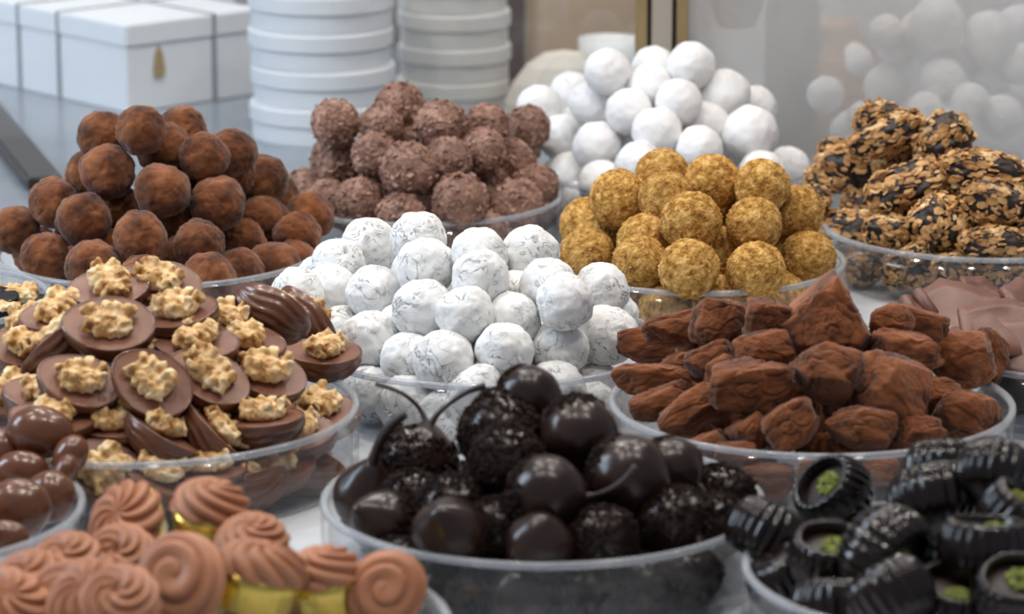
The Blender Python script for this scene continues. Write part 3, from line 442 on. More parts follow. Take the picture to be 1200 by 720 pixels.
  ('icing', 'white_truffle', 'icing', [97.5, 198.8, 74.6], 13.9, [1.0, 1.0, 1.0], [-1.92, -0.29, 0.6], 'smooth white truffle, second row down its heap, third from the nut clusters', 'smooth white truffles in the farthest dish'),
  ('icing', 'white_truffle', 'icing', [126.3, 227.8, 74.0], 15.1, [1.0, 1.0, 1.0], [0.08, 0.84, 1.37], 'white truffle with a bare dark patch on its crown', 'smooth white truffles in the farthest dish'),
  ('icing', 'white_truffle', 'icing', [144.9, 243.6, 62.4], 13.9, [1.0, 1.0, 1.0], [-1.69, -0.03, -0.09], 'smooth white truffle, second row down its heap, first from the nut clusters', 'smooth white truffles in the farthest dish'),
  ('icing', 'white_truffle', 'icing', [30.1, 254.0, 42.9], 13.9, [1.0, 1.0, 1.0], [-3.01, -0.25, -0.46], 'smooth white truffle, third row down its heap, first from the flaked truffles', 'smooth white truffles in the farthest dish'),
  ('icing', 'white_truffle', 'icing', [50.4, 204.7, 47.0], 14.9, [1.0, 1.0, 1.0], [-1.66, 0.26, -2.76], 'smooth white truffle, third row down its heap, second from the flaked truffles', 'smooth white truffles in the farthest dish'),
  ('icing', 'white_truffle', 'icing', [84.4, 183.0, 59.9], 14.3, [1.0, 1.0, 1.0], [2.39, 0.8, 1.19], 'smooth white truffle, third row down its heap, third from the flaked truffles', 'smooth white truffles in the farthest dish'),
  ('icing', 'white_truffle', 'icing', [114.6, 208.7, 58.9], 13.9, [1.0, 1.0, 1.0], [-1.8, -0.23, 2.21], 'smooth white truffle, second row down its heap, second from the nut clusters', 'smooth white truffles in the farthest dish'),
  ('icing', 'white_truffle', 'icing', [139.5, 197.0, 56.1], 16.5, [1.0, 1.0, 1.0], [-1.49, 0.62, 0.58], 'biggest white truffle, facing the nut clusters', 'smooth white truffles in the farthest dish'),
  ('icing', 'white_truffle', 'icing', [108.4, 175.1, 50.8], 13.9, [1.0, 1.0, 1.0], [-2.1, -0.72, 1.76], 'smooth white truffle, third row down its heap, second from the nut clusters', 'smooth white truffles in the farthest dish'),
  ('icing', 'white_truffle', 'icing', [73.3, 166.5, 43.5], 13.9, [1.0, 1.0, 1.0], [2.03, 0.73, -0.66], 'smooth white truffle, fourth row down its heap, third from the flaked truffles', 'smooth white truffles in the farthest dish'),
  ('icing', 'white_truffle', 'icing', [34.0, 217.0, 27.1], 13.9, [1.0, 1.0, 1.0], [1.75, -0.17, 1.0], 'smooth white truffle, fourth row down its heap, first from the flaked truffles', 'smooth white truffles in the farthest dish'),
  ('icing', 'white_truffle', 'icing', [52.3, 179.3, 29.7], 13.9, [1.0, 1.0, 1.0], [2.15, 0.9, 3.03], 'smooth white truffle, fourth row down its heap, second from the flaked truffles', 'smooth white truffles in the farthest dish'),
  ('icing', 'white_truffle', 'icing', [144.8, 178.1, 35.7], 13.9, [1.0, 1.0, 1.0], [1.01, 0.21, 0.56], 'smooth white truffle, fourth row down its heap, second from the nut clusters', 'smooth white truffles in the farthest dish'),
  ('icing', 'white_truffle', 'icing', [163.4, 218.6, 30.3], 13.9, [1.0, 1.0, 1.0], [0.37, 0.33, -1.15], 'smooth white truffle, fourth row down its heap, first from the nut clusters', 'smooth white truffles in the farthest dish'),
  ('icing', 'white_truffle', 'icing', [39.9, 241.4, 23.1], 13.9, [1.0, 1.0, 1.0], [2.01, -0.65, 1.96], 'smooth white truffle mostly buried inside its heap', 'smooth white truffles in the farthest dish'),
  ('icing', 'white_truffle', 'icing', [68.4, 225.3, 47.9], 13.9, [1.0, 1.0, 1.0], [-1.2, -0.37, -2.95], 'smooth white truffle mostly buried inside its heap', 'smooth white truffles in the farthest dish'),
  ('icing', 'white_truffle', 'icing', [93.4, 197.9, 39.0], 13.9, [1.0, 1.0, 1.0], [-2.88, -1.14, -0.13], 'smooth white truffle mostly buried inside its heap', 'smooth white truffles in the farthest dish'),
  ('icing', 'white_truffle', 'icing', [130.3, 220.7, 41.9], 13.9, [1.0, 1.0, 1.0], [0.8, 1.33, -1.12], 'smooth white truffle mostly buried inside its heap', 'smooth white truffles in the farthest dish'),
  ('icing', 'white_truffle', 'icing', [40.5, 195.4, 13.9], 13.9, [1.0, 1.0, 1.0], [2.51, 0.17, 2.61], 'smooth white truffle, fifth row down its heap, first from the flaked truffles', 'smooth white truffles in the farthest dish'),
  ('icing', 'white_truffle', 'icing', [96.2, 280.1, 19.0], 16.0, [1.0, 1.0, 1.0], [-1.6, -1.11, 1.83], 'smooth white truffle mostly buried inside its heap', 'smooth white truffles in the farthest dish'),
  ('icing', 'white_truffle', 'icing', [124.2, 273.9, 19.0], 16.0, [1.0, 1.0, 1.0], [0.92, -0.96, -0.8], 'smooth white truffle mostly buried inside its heap', 'smooth white truffles in the farthest dish'),
  ('icing', 'white_truffle', 'icing', [67.6, 268.8, 19.0], 16.0, [1.0, 1.0, 1.0], [0.94, -0.35, -2.91], 'smooth white truffle mostly buried inside its heap', 'smooth white truffles in the farthest dish'),
  ('icing', 'white_truffle', 'icing', [83.6, 270.4, 66.8], 15.2, [1.0, 1.0, 1.0], [-1.4, 0.48, -0.56], 'smooth white truffle mostly buried inside its heap', 'smooth white truffles in the farthest dish'),
  ('icing', 'white_truffle', 'icing', [36.3, 325.5, 41.2], 15.2, [1.0, 1.0, 1.0], [2.67, 0.87, 1.26], 'smooth white truffle mostly buried inside its heap', 'smooth white truffles in the farthest dish'),
  ('icing', 'white_truffle', 'icing', [57.2, 259.1, 47.5], 15.2, [1.0, 1.0, 1.0], [-0.47, -0.55, 0.14], 'smooth white truffle mostly buried inside its heap', 'smooth white truffles in the farthest dish'),
  ('icing', 'white_truffle', 'icing', [39.6, 280.8, 42.1], 15.2, [1.0, 1.0, 1.0], [-1.79, -0.59, -0.48], 'smooth white truffle mostly buried inside its heap', 'smooth white truffles in the farthest dish'),
  ('icing', 'white_truffle', 'icing', [145.1, 266.9, 42.9], 15.2, [1.0, 1.0, 1.0], [1.31, -0.69, -0.47], 'smooth white truffle mostly buried inside its heap', 'smooth white truffles in the farthest dish'),
  ('icing', 'white_truffle', 'icing', [61.1, 219.7, 22.8], 15.2, [1.0, 1.0, 1.0], [-3.07, 0.41, -2.54], 'smooth white truffle mostly buried inside its heap', 'smooth white truffles in the farthest dish'),
  ('icing', 'white_truffle', 'icing', [153.7, 242.1, 18.2], 15.2, [1.0, 1.0, 1.0], [2.09, 0.07, -1.4], 'smooth white truffle mostly buried inside its heap', 'smooth white truffles in the farthest dish'),
  ('icing', 'white_truffle', 'icing', [85.7, 238.4, 26.6], 15.2, [1.0, 1.0, 1.0], [2.71, -0.82, 1.45], 'smooth white truffle mostly buried inside its heap', 'smooth white truffles in the farthest dish'),
  ('icing', 'white_truffle', 'icing', [120.3, 250.5, 46.0], 15.2, [1.0, 1.0, 1.0], [1.3, -0.58, -1.67], 'smooth white truffle mostly buried inside its heap', 'smooth white truffles in the farthest dish'),
  ('icing', 'white_truffle', 'icing', [81.5, 293.9, 47.6], 15.2, [1.0, 1.0, 1.0], [2.8, -0.58, -1.35], 'smooth white truffle mostly buried inside its heap', 'smooth white truffles in the farthest dish'),
  ('white', 'marbled_truffle', 'marbled', [-70.9, -121.4, 58.7], 14.7, [1.0, 1.0, 1.0], [1.86, -0.15, -0.14], 'marbled white truffle, first row down its heap, second from the walnut cups', 'marbled white truffles in the middle dish'),
  ('white', 'marbled_truffle', 'marbled', [-44.3, -182.7, 75.9], 13.4, [1.0, 1.0, 1.0], [1.89, -0.0, 1.04], 'marbled white truffle, first row down its heap, third from the walnut cups', 'marbled white truffles in the middle dish'),
  ('white', 'marbled_truffle', 'marbled', [-40.2, -206.5, 67.5], 14.2, [1.0, 1.0, 1.0], [-1.17, 0.89, -2.13], 'white truffle with a small black crack low on its face', 'marbled white truffles in the middle dish'),
  ('white', 'marbled_truffle', 'marbled', [-15.6, -208.1, 73.7], 13.4, [1.0, 1.0, 1.0], [1.5, -0.21, -1.93], 'marbled white truffle, first row down its heap, second from the cocoa chunks', 'marbled white truffles in the middle dish'),
  ('white', 'marbled_truffle', 'marbled', [8.4, -193.8, 70.5], 14.1, [1.0, 1.0, 1.0], [0.01, -0.16, -2.8], 'marbled white truffle, first row down its heap, first from the cocoa chunks', 'marbled white truffles in the middle dish'),
  ('white', 'marbled_truffle', 'marbled', [-14.5, -232.5, 68.8], 13.4, [1.0, 1.0, 1.0], [-0.1, -0.29, -0.94], 'marbled white truffle, second row down its heap, fifth from the walnut cups', 'marbled white truffles in the middle dish'),
  ('white', 'marbled_truffle', 'marbled', [-84.8, -143.3, 54.3], 13.4, [1.0, 1.0, 1.0], [0.11, 0.25, -2.19], 'marbled white truffle, first row down its heap, first from the walnut cups', 'marbled white truffles in the middle dish'),
  ('white', 'marbled_truffle', 'marbled', [-87.2, -167.9, 46.9], 13.4, [1.0, 1.0, 1.0], [-1.34, 0.9, -0.29], 'marbled white truffle, second row down its heap, second from the walnut cups', 'marbled white truffles in the middle dish'),
  ('white', 'marbled_truffle', 'marbled', [-101.9, -190.6, 50.1], 13.4, [1.0, 1.0, 1.0], [2.33, 0.34, -1.15], 'marbled white truffle, second row down its heap, first from the walnut cups', 'marbled white truffles in the middle dish'),
  ('white', 'marbled_truffle', 'marbled', [-65.3, -192.7, 51.7], 13.4, [1.0, 1.0, 1.0], [-2.87, -0.97, -2.84], 'marbled white truffle, second row down its heap, third from the walnut cups', 'marbled white truffles in the middle dish'),
  ('white', 'marbled_truffle', 'marbled', [-41.4, -234.3, 53.9], 14.4, [1.0, 1.0, 1.0], [1.31, 0.12, 1.29], 'marbled white truffle, second row down its heap, fourth from the walnut cups', 'marbled white truffles in the middle dish'),
  ('white', 'marbled_truffle', 'marbled', [-21.4, -252.0, 55.5], 13.4, [1.0, 1.0, 1.0], [-1.94, -0.7, 2.19], 'marbled white truffle, third row down its heap, third from the walnut cups', 'marbled white truffles in the middle dish'),
  ('white', 'marbled_truffle', 'marbled', [16.4, -229.9, 64.0], 13.4, [1.0, 1.0, 1.0], [-0.81, -1.06, -2.74], 'marbled white truffle, second row down its heap, third from the cocoa chunks', 'marbled white truffles in the middle dish'),
  ('white', 'marbled_truffle', 'marbled', [24.1, -253.0, 62.0], 13.4, [1.0, 1.0, 1.0], [-1.12, -0.45, 1.96], 'marbled white truffle, second row down its heap, second from the cocoa chunks', 'marbled white truffles in the middle dish'),
  ('white', 'marbled_truffle', 'marbled', [0.3, -241.3, 50.3], 13.4, [1.0, 1.0, 1.0], [0.88, 1.05, -0.18], 'marbled white truffle, third row down its heap, third from the cocoa chunks', 'marbled white truffles in the middle dish'),
  ('white', 'marbled_truffle', 'marbled', [3.1, -213.4, 54.2], 13.4, [1.0, 1.0, 1.0], [1.88, -0.88, 2.47], 'marbled white truffle, second row down its heap, fourth from the cocoa chunks', 'marbled white truffles in the middle dish'),
  ('white', 'marbled_truffle', 'marbled', [42.2, -197.3, 53.7], 13.4, [1.0, 1.0, 1.0], [-0.55, 0.67, 2.57], 'marbled white truffle, second row down its heap, first from the cocoa chunks', 'marbled white truffles in the middle dish'),
  ('white', 'marbled_truffle', 'marbled', [46.8, -178.8, 37.8], 13.4, [1.0, 1.0, 1.0], [-0.58, -0.13, 1.47], 'marbled white truffle, third row down its heap, first from the cocoa chunks', 'marbled white truffles in the middle dish'),
  ('white', 'marbled_truffle', 'marbled', [43.9, -231.2, 40.9], 14.3, [1.0, 1.0, 1.0], [2.23, -0.5, -1.92], 'marbled white truffle, third row down its heap, second from the cocoa chunks', 'marbled white truffles in the middle dish'),
  ('white', 'marbled_truffle', 'marbled', [21.8, -246.3, 38.1], 13.6, [1.0, 1.0, 1.0], [-1.79, 0.26, -2.69], 'marbled white truffle, fourth row down its heap, first from the cocoa chunks', 'marbled white truffles in the middle dish'),
  ('white', 'marbled_truffle', 'marbled', [-3.5, -264.5, 41.8], 13.4, [1.0, 1.0, 1.0], [2.93, -0.42, -2.39], 'marbled white truffle, fourth row down its heap, second from the cocoa chunks', 'marbled white truffles in the middle dish'),
  ('white', 'marbled_truffle', 'marbled', [-30.9, -266.2, 37.5], 14.2, [1.0, 1.0, 1.0], [-1.65, 0.67, 0.24], 'white truffle hanging over the clear rim at the front', 'marbled white truffles in the middle dish'),
  ('white', 'marbled_truffle', 'marbled', [-66.1, -230.3, 38.1], 14.2, [1.0, 1.0, 1.0], [-1.01, -0.59, -1.78], 'marbled white truffle, third row down its heap, second from the walnut cups', 'marbled white truffles in the middle dish'),
  ('white', 'marbled_truffle', 'marbled', [-80.8, -191.5, 31.9], 13.4, [1.0, 1.0, 1.0], [2.29, 0.35, 2.76], 'marbled white truffle, third row down its heap, first from the walnut cups', 'marbled white truffles in the middle dish'),
  ('white', 'marbled_truffle', 'marbled', [-47.5, -247.0, 32.9], 13.4, [1.0, 1.0, 1.0], [-1.43, 0.07, 1.08], 'marbled white truffle, fourth row down its heap, first from the walnut cups', 'marbled white truffles in the middle dish'),
  ('white', 'marbled_truffle', 'marbled', [-48.4, -264.0, 16.2], 13.9, [1.0, 1.0, 1.0], [-0.92, 0.53, -1.99], 'marbled white truffle, fifth row down its heap, second from the walnut cups', 'marbled white truffles in the middle dish'),
  ('white', 'marbled_truffle', 'marbled', [-15.5, -276.8, 25.4], 13.4, [1.0, 1.0, 1.0], [-2.52, -0.6, -0.78], 'marbled white truffle, fifth row down its heap, third from the walnut cups', 'marbled white truffles in the middle dish'),
  ('white', 'marbled_truffle', 'marbled', [19.9, -266.9, 24.4], 13.4, [1.0, 1.0, 1.0], [-2.03, -0.49, 2.78], 'marbled white truffle, fifth row down its heap, third from the cocoa chunks', 'marbled white truffles in the middle dish'),
  ('white', 'marbled_truffle', 'marbled', [37.9, -235.0, 15.5], 13.4, [1.0, 1.0, 1.0], [-0.91, -0.75, -2.11], 'marbled white truffle, fifth row down its heap, first from the cocoa chunks', 'marbled white truffles in the middle dish'),
  ('white', 'marbled_truffle', 'marbled', [-65.5, -244.6, 16.4], 13.4, [1.0, 1.0, 1.0], [0.41, -0.05, 2.88], 'marbled white truffle, fifth row down its heap, first from the walnut cups', 'marbled white truffles in the middle dish'),
  ('white', 'marbled_truffle', 'marbled', [-30.3, -274.8, 12.4], 13.4, [1.0, 1.0, 1.0], [-0.04, 0.65, -2.36], 'marbled white truffle, sixth row down its heap, first from the walnut cups', 'marbled white truffles in the middle dish'),
  ('white', 'marbled_truffle', 'marbled', [37.0, -258.1, 12.1], 13.4, [1.0, 1.0, 1.0], [-2.37, -0.86, 0.64], 'marbled white truffle, fifth row down its heap, second from the cocoa chunks', 'marbled white truffles in the middle dish'),
  ('white', 'marbled_truffle', 'marbled', [1.1, -274.1, 14.5], 13.4, [1.0, 1.0, 1.0], [-1.02, -0.34, -1.72], 'marbled white truffle, fifth row down its heap, fourth from the walnut cups', 'marbled white truffles in the middle dish'),
  ('white', 'marbled_truffle', 'marbled', [-52.1, -208.4, 37.2], 13.4, [1.0, 1.0, 1.0], [-1.83, 0.55, 1.01], 'marbled white truffle mostly buried inside its heap', 'marbled white truffles in the middle dish'),
  ('white', 'marbled_truffle', 'marbled', [-12.9, -195.0, 51.6], 13.4, [1.0, 1.0, 1.0], [-2.9, -1.09, 1.08], 'marbled white truffle mostly buried inside its heap', 'marbled white truffles in the middle dish'),
  ('white', 'marbled_truffle', 'marbled', [-23.8, -225.8, 35.7], 13.4, [1.0, 1.0, 1.0], [-1.99, -0.36, 1.41], 'marbled white truffle mostly buried inside its heap', 'marbled white truffles in the middle dish'),
  ('white', 'marbled_truffle', 'marbled', [31.3, -209.0, 34.2], 13.4, [1.0, 1.0, 1.0], [2.11, -0.31, 0.9], 'marbled white truffle mostly buried inside its heap', 'marbled white truffles in the middle dish'),
  ('white', 'marbled_truffle', 'marbled', [8.7, -231.9, 21.7], 13.4, [1.0, 1.0, 1.0], [-1.26, 0.14, 1.65], 'marbled white truffle mostly buried inside its heap', 'marbled white truffles in the middle dish'),
  ('white', 'marbled_truffle', 'marbled', [-13.1, -144.2, 18.5], 15.5, [1.0, 1.0, 1.0], [-1.75, 0.8, -0.26], 'marbled white truffle mostly buried inside its heap', 'marbled white truffles in the middle dish'),
  ('white', 'marbled_truffle', 'marbled', [-40.1, -151.6, 18.5], 15.5, [1.0, 1.0, 1.0], [-0.22, 0.15, 2.53], 'marbled white truffle mostly buried inside its heap', 'marbled white truffles in the middle dish'),
  ('white', 'marbled_truffle', 'marbled', [16.1, -151.8, 18.5], 15.5, [1.0, 1.0, 1.0], [-1.64, -0.54, 2.05], 'marbled white truffle mostly buried inside its heap', 'marbled white truffles in the middle dish'),
  ('white', 'marbled_truffle', 'marbled', [-69.1, -97.5, 41.5], 14.7, [1.0, 1.0, 1.0], [-1.71, 0.87, 1.8], 'marbled white truffle mostly buried inside its heap', 'marbled white truffles in the middle dish'),
  ('white', 'marbled_truffle', 'marbled', [-43.2, -161.0, 56.0], 14.7, [1.0, 1.0, 1.0], [-1.22, -0.86, -0.16], 'marbled white truffle mostly buried inside its heap', 'marbled white truffles in the middle dish'),
  ('white', 'marbled_truffle', 'marbled', [-37.9, -186.9, 45.6], 14.7, [1.0, 1.0, 1.0], [-1.53, 0.33, 2.07], 'marbled white truffle mostly buried inside its heap', 'marbled white truffles in the middle dish'),
  ('white', 'marbled_truffle', 'marbled', [-94.1, -119.7, 39.4], 14.7, [1.0, 1.0, 1.0], [2.08, -1.09, 3.1], 'marbled white truffle mostly buried inside its heap', 'marbled white truffles in the middle dish'),
  ('white', 'marbled_truffle', 'marbled', [-67.0, -169.1, 25.5], 14.7, [1.0, 1.0, 1.0], [-1.5, 0.61, -0.9], 'marbled white truffle mostly buried inside its heap', 'marbled white truffles in the middle dish'),
  ('white', 'marbled_truffle', 'marbled', [28.7, -181.5, 17.7], 14.7, [1.0, 1.0, 1.0], [1.2, 0.01, 1.8], 'marbled white truffle mostly buried inside its heap', 'marbled white truffles in the middle dish'),
  ('white', 'marbled_truffle', 'marbled', [-44.8, -187.6, 17.7], 14.7, [1.0, 1.0, 1.0], [2.99, 0.06, 2.8], 'marbled white truffle mostly buried inside its heap', 'marbled white truffles in the middle dish'),
  ('white', 'marbled_truffle', 'marbled', [-14.5, -170.9, 34.7], 14.7, [1.0, 1.0, 1.0], [-0.09, -0.4, -1.19], 'marbled white truffle mostly buried inside its heap', 'marbled white truffles in the middle dish'),
  ('white', 'marbled_truffle', 'marbled', [-21.9, -202.5, 17.8], 14.7, [1.0, 1.0, 1.0], [2.41, 0.37, -1.32], 'marbled white truffle mostly buried inside its heap', 'marbled white truffles in the middle dish'),
  ('white', 'marbled_truffle', 'marbled', [9.2, -200.5, 17.7], 14.7, [1.0, 1.0, 1.0], [2.53, 0.4, -2.04], 'marbled white truffle mostly buried inside its heap', 'marbled white truffles in the middle dish'),
  ('white', 'marbled_truffle', 'marbled', [-14.8, -245.3, 17.7], 14.7, [1.0, 1.0, 1.0], [-0.78, 0.14, -2.43], 'marbled white truffle mostly buried inside its heap', 'marbled white truffles in the middle dish'),
  ('white', 'marbled_truffle', 'marbled', [-69.8, -212.7, 17.7], 14.7, [1.0, 1.0, 1.0], [-0.78, 0.62, -0.17], 'marbled white truffle mostly buried inside its heap', 'marbled white truffles in the middle dish'),
  ('white', 'marbled_truffle', 'marbled', [-39.8, -135.2, 42.2], 14.7, [1.0, 1.0, 1.0], [3.11, -0.12, -2.81], 'marbled white truffle mostly buried inside its heap', 'marbled white truffles in the middle dish'),
  ('golden', 'golden_truffle', 'golden', [79.0, -14.8, 73.2], 14.4, [1.0, 1.0, 1.0], [-0.16, -0.12, 2.56], 'golden crumbed truffle, first row down its heap, second from the marbled white truffles', 'golden crumbed truffles in their dish'),
  ('golden', 'golden_truffle', 'golden', [104.0, -32.1, 73.8], 14.4, [1.0, 1.0, 1.0], [-1.71, -1.17, -2.36], 'crumb-coated golden truffle at the very top of its heap', 'golden crumbed truffles in their dish'),
  ('golden', 'golden_truffle', 'golden', [55.8, -27.2, 63.3], 15.8, [1.0, 1.0, 1.0], [-2.26, -0.09, -0.82], 'largest golden truffle, high towards the flaked truffles', 'golden crumbed truffles in their dish'),
  ('golden', 'golden_truffle', 'golden', [79.5, -41.8, 66.2], 14.4, [1.0, 1.0, 1.0], [-1.41, -0.43, 2.36], 'golden crumbed truffle, first row down its heap, third from the marbled white truffles', 'golden crumbed truffles in their dish'),
  ('golden', 'golden_truffle', 'golden', [129.0, -43.0, 73.3], 14.4, [1.0, 1.0, 1.0], [2.28, -0.9, -1.31], 'golden crumbed truffle, first row down its heap, first from the nut clusters', 'golden crumbed truffles in their dish'),
  ('golden', 'golden_truffle', 'golden', [125.8, -19.9, 60.4], 14.4, [1.0, 1.0, 1.0], [0.98, -0.58, 2.77], 'golden crumbed truffle, first row down its heap, second from the nut clusters', 'golden crumbed truffles in their dish'),
  ('golden', 'golden_truffle', 'golden', [148.0, -32.1, 57.2], 14.4, [1.0, 1.0, 1.0], [2.17, -0.03, -2.87], 'golden crumbed truffle, second row down its heap, first from the nut clusters', 'golden crumbed truffles in their dish'),
  ('golden', 'golden_truffle', 'golden', [91.4, -67.6, 59.9], 15.7, [1.0, 1.0, 1.0], [0.32, -0.16, -2.0], 'big golden truffle in the middle of its heap face', 'golden crumbed truffles in their dish'),
  ('golden', 'golden_truffle', 'golden', [123.5, -66.3, 58.1], 14.4, [1.0, 1.0, 1.0], [-0.65, 1.51, -2.03], 'golden crumbed truffle, second row down its heap, third from the nut clusters', 'golden crumbed truffles in their dish'),
  ('golden', 'golden_truffle', 'golden', [39.6, 18.8, 39.9], 14.4, [1.0, 1.0, 1.0], [-2.28, -0.22, 0.4], 'golden crumbed truffle, second row down its heap, first from the marbled white truffles', 'golden crumbed truffles in their dish'),
  ('golden', 'golden_truffle', 'golden', [46.7, -14.7, 39.7], 14.4, [1.0, 1.0, 1.0], [1.57, -0.2, -0.54], 'golden crumbed truffle, second row down its heap, second from the marbled white truffles', 'golden crumbed truffles in their dish'),
  ('golden', 'golden_truffle', 'golden', [68.2, -55.5, 47.3], 14.4, [1.0, 1.0, 1.0], [-2.8, 0.4, 2.74], 'golden crumbed truffle, second row down its heap, third from the marbled white truffles', 'golden crumbed truffles in their dish'),
  ('golden', 'golden_truffle', 'golden', [38.9, -41.4, 36.1], 14.9, [1.0, 1.0, 1.0], [2.01, 0.2, -0.07], 'golden crumbed truffle, third row down its heap, first from the marbled white truffles', 'golden crumbed truffles in their dish'),
  ('golden', 'golden_truffle', 'golden', [64.9, -81.8, 41.0], 14.4, [1.0, 1.0, 1.0], [-2.11, -0.38, 1.68], 'golden crumbed truffle, third row down its heap, second from the marbled white truffles', 'golden crumbed truffles in their dish'),
  ('golden', 'golden_truffle', 'golden', [88.7, -100.4, 42.7], 15.3, [1.0, 1.0, 1.0], [0.45, 0.02, -2.91], 'golden crumbed truffle, third row down its heap, third from the marbled white truffles', 'golden crumbed truffles in their dish'),
  ('golden', 'golden_truffle', 'golden', [122.7, -95.6, 40.5], 14.9, [1.0, 1.0, 1.0], [2.26, 0.68, -2.68], 'golden crumbed truffle, third row down its heap, second from the nut clusters', 'golden crumbed truffles in their dish'),
  ('golden', 'golden_truffle', 'golden', [152.8, -48.6, 36.0], 14.8, [1.0, 1.0, 1.0], [-0.76, -0.27, 0.08], 'golden crumbed truffle, third row down its heap, first from the nut clusters', 'golden crumbed truffles in their dish'),
  ('golden', 'golden_truffle', 'golden', [146.5, -2.3, 41.5], 14.4, [1.0, 1.0, 1.0], [2.12, -0.65, 0.62], 'golden crumbed truffle, second row down its heap, second from the nut clusters', 'golden crumbed truffles in their dish'),
  ('golden', 'golden_truffle', 'golden', [107.7, -54.3, 40.2], 14.4, [1.0, 1.0, 1.0], [0.16, 0.02, -2.82], 'golden crumbed truffle, third row down its heap, third from the nut clusters', 'golden crumbed truffles in their dish'),
  ('golden', 'golden_truffle', 'golden', [77.8, -88.0, 18.2], 14.4, [1.0, 1.0, 1.0], [0.22, 0.67, 1.41], 'golden crumbed truffle, fourth row down its heap, second from the marbled white truffles', 'golden crumbed truffles in their dish'),
  ('golden', 'golden_truffle', 'golden', [60.1, -66.6, 18.5], 14.4, [1.0, 1.0, 1.0], [-0.28, 0.84, 0.5], 'golden crumbed truffle, fourth row down its heap, first from the marbled white truffles', 'golden crumbed truffles in their dish'),
  ('golden', 'golden_truffle', 'golden', [139.2, -59.5, 17.4], 14.4, [1.0, 1.0, 1.0], [-2.34, -0.12, -0.08], 'golden crumbed truffle, fourth row down its heap, first from the nut clusters', 'golden crumbed truffles in their dish'),
  ('golden', 'golden_truffle', 'golden', [103.9, -91.0, 23.1], 14.4, [1.0, 1.0, 1.0], [-3.12, -1.47, -1.46], 'golden crumbed truffle, fourth row down its heap, third from the nut clusters', 'golden crumbed truffles in their dish'),
  ('golden', 'golden_truffle', 'golden', [124.2, -80.8, 16.9], 14.4, [1.0, 1.0, 1.0], [-0.6, -0.19, -2.81], 'golden crumbed truffle, fourth row down its heap, second from the nut clusters', 'golden crumbed truffles in their dish'),
  ('golden', 'golden_truffle', 'golden', [86.9, -36.2, 40.1], 14.4, [1.0, 1.0, 1.0], [-1.45, -1.12, 1.49], 'golden crumbed truffle mostly buried inside its heap', 'golden crumbed truffles in their dish'),
  ('golden', 'golden_truffle', 'golden', [112.0, -0.1, 51.3], 14.4, [1.0, 1.0, 1.0], [-0.71, 0.02, -0.49], 'golden crumbed truffle mostly buried inside its heap', 'golden crumbed truffles in their dish'),
  ('golden', 'golden_truffle', 'golden', [137.5, -26.1, 32.9], 14.4, [1.0, 1.0, 1.0], [2.24, 0.28, 0.77], 'golden crumbed truffle mostly buried inside its heap', 'golden crumbed truffles in their dish'),
  ('golden', 'golden_truffle', 'golden', [100.9, -66.7, 15.9], 14.4, [1.0, 1.0, 1.0], [-1.57, 0.04, 2.13], 'golden crumbed truffle, fourth row down its heap, third from the marbled white truffles', 'golden crumbed truffles in their dish'),
  ('golden', 'golden_truffle', 'golden', [97.3, 23.7, 19.5], 16.5, [1.0, 1.0, 1.0], [-2.8, -0.28, 0.55], 'golden crumbed truffle mostly buried inside its heap', 'golden crumbed truffles in their dish'),
  ('golden', 'golden_truffle', 'golden', [68.4, 15.1, 19.5], 16.5, [1.0, 1.0, 1.0], [-1.81, -1.15, 2.85], 'golden crumbed truffle mostly buried inside its heap', 'golden crumbed truffles in their dish'),
  ('golden', 'golden_truffle', 'golden', [72.7, -6.7, 46.6], 15.7, [1.0, 1.0, 1.0], [3.1, 0.22, -2.07], 'golden crumbed truffle mostly buried inside its heap', 'golden crumbed truffles in their dish'),
  ('golden', 'golden_truffle', 'golden', [68.3, -15.2, 18.7], 15.7, [1.0, 1.0, 1.0], [2.48, 0.88, 1.03], 'golden crumbed truffle mostly buried inside its heap', 'golden crumbed truffles in their dish'),
  ('golden', 'golden_truffle', 'golden', [131.0, 11.8, 18.7], 15.7, [1.0, 1.0, 1.0], [-1.14, 1.3, 2.69], 'golden crumbed truffle mostly buried inside its heap', 'golden crumbed truffles in their dish'),
  ('golden', 'golden_truffle', 'golden', [111.3, -29.1, 21.8], 15.7, [1.0, 1.0, 1.0], [-0.86, -0.92, -2.45], 'golden crumbed truffle mostly buried inside its heap', 'golden crumbed truffles in their dish'),
  ('cluster', 'nut_cluster', 'cluster', [203.5, 88.0, 87.6], 6.5, [1.74, 1.0, 1.02], [1.58, -0.02, -0.08], 'nut cluster with a bare dark chocolate patch, topmost of its heap', 'flaky nut clusters in their dish'),
  ('cluster', 'nut_cluster', 'cluster', [206.5, 77.1, 77.5], 10.5, [2.06, 1.0, 1.04], [1.68, -0.43, -0.23], 'long nut cluster tipped across the top of its heap', 'flaky nut clusters in their dish'),
  ('cluster', 'nut_cluster', 'cluster', [236.8, 68.2, 74.4], 14.5, [1.2, 1.0, 1.04], [0.75, -0.81, 0.81], 'flaky nut cluster, first row down its heap, first from the frame edge', 'flaky nut clusters in their dish'),
  ('cluster', 'nut_cluster', 'cluster', [196.6, 118.4, 48.2], 13.2, [1.75, 1.0, 0.92], [1.71, 0.18, -0.15], 'flaky nut cluster, second row down its heap, second from the golden truffles', 'flaky nut clusters in their dish'),
  ('cluster', 'nut_cluster', 'cluster', [183.6, 142.2, 57.1], 6.7, [1.32, 1.0, 0.98], [1.08, 0.01, 0.02], 'flaky nut cluster, second row down its heap, first from the golden truffles', 'flaky nut clusters in their dish'),
  ('cluster', 'nut_cluster', 'cluster', [214.3, 40.1, 55.5], 13.3, [1.7, 1.0, 0.93], [0.85, -0.32, 0.02], 'flaky nut cluster, third row down its heap, second from the golden truffles', 'flaky nut clusters in their dish'),
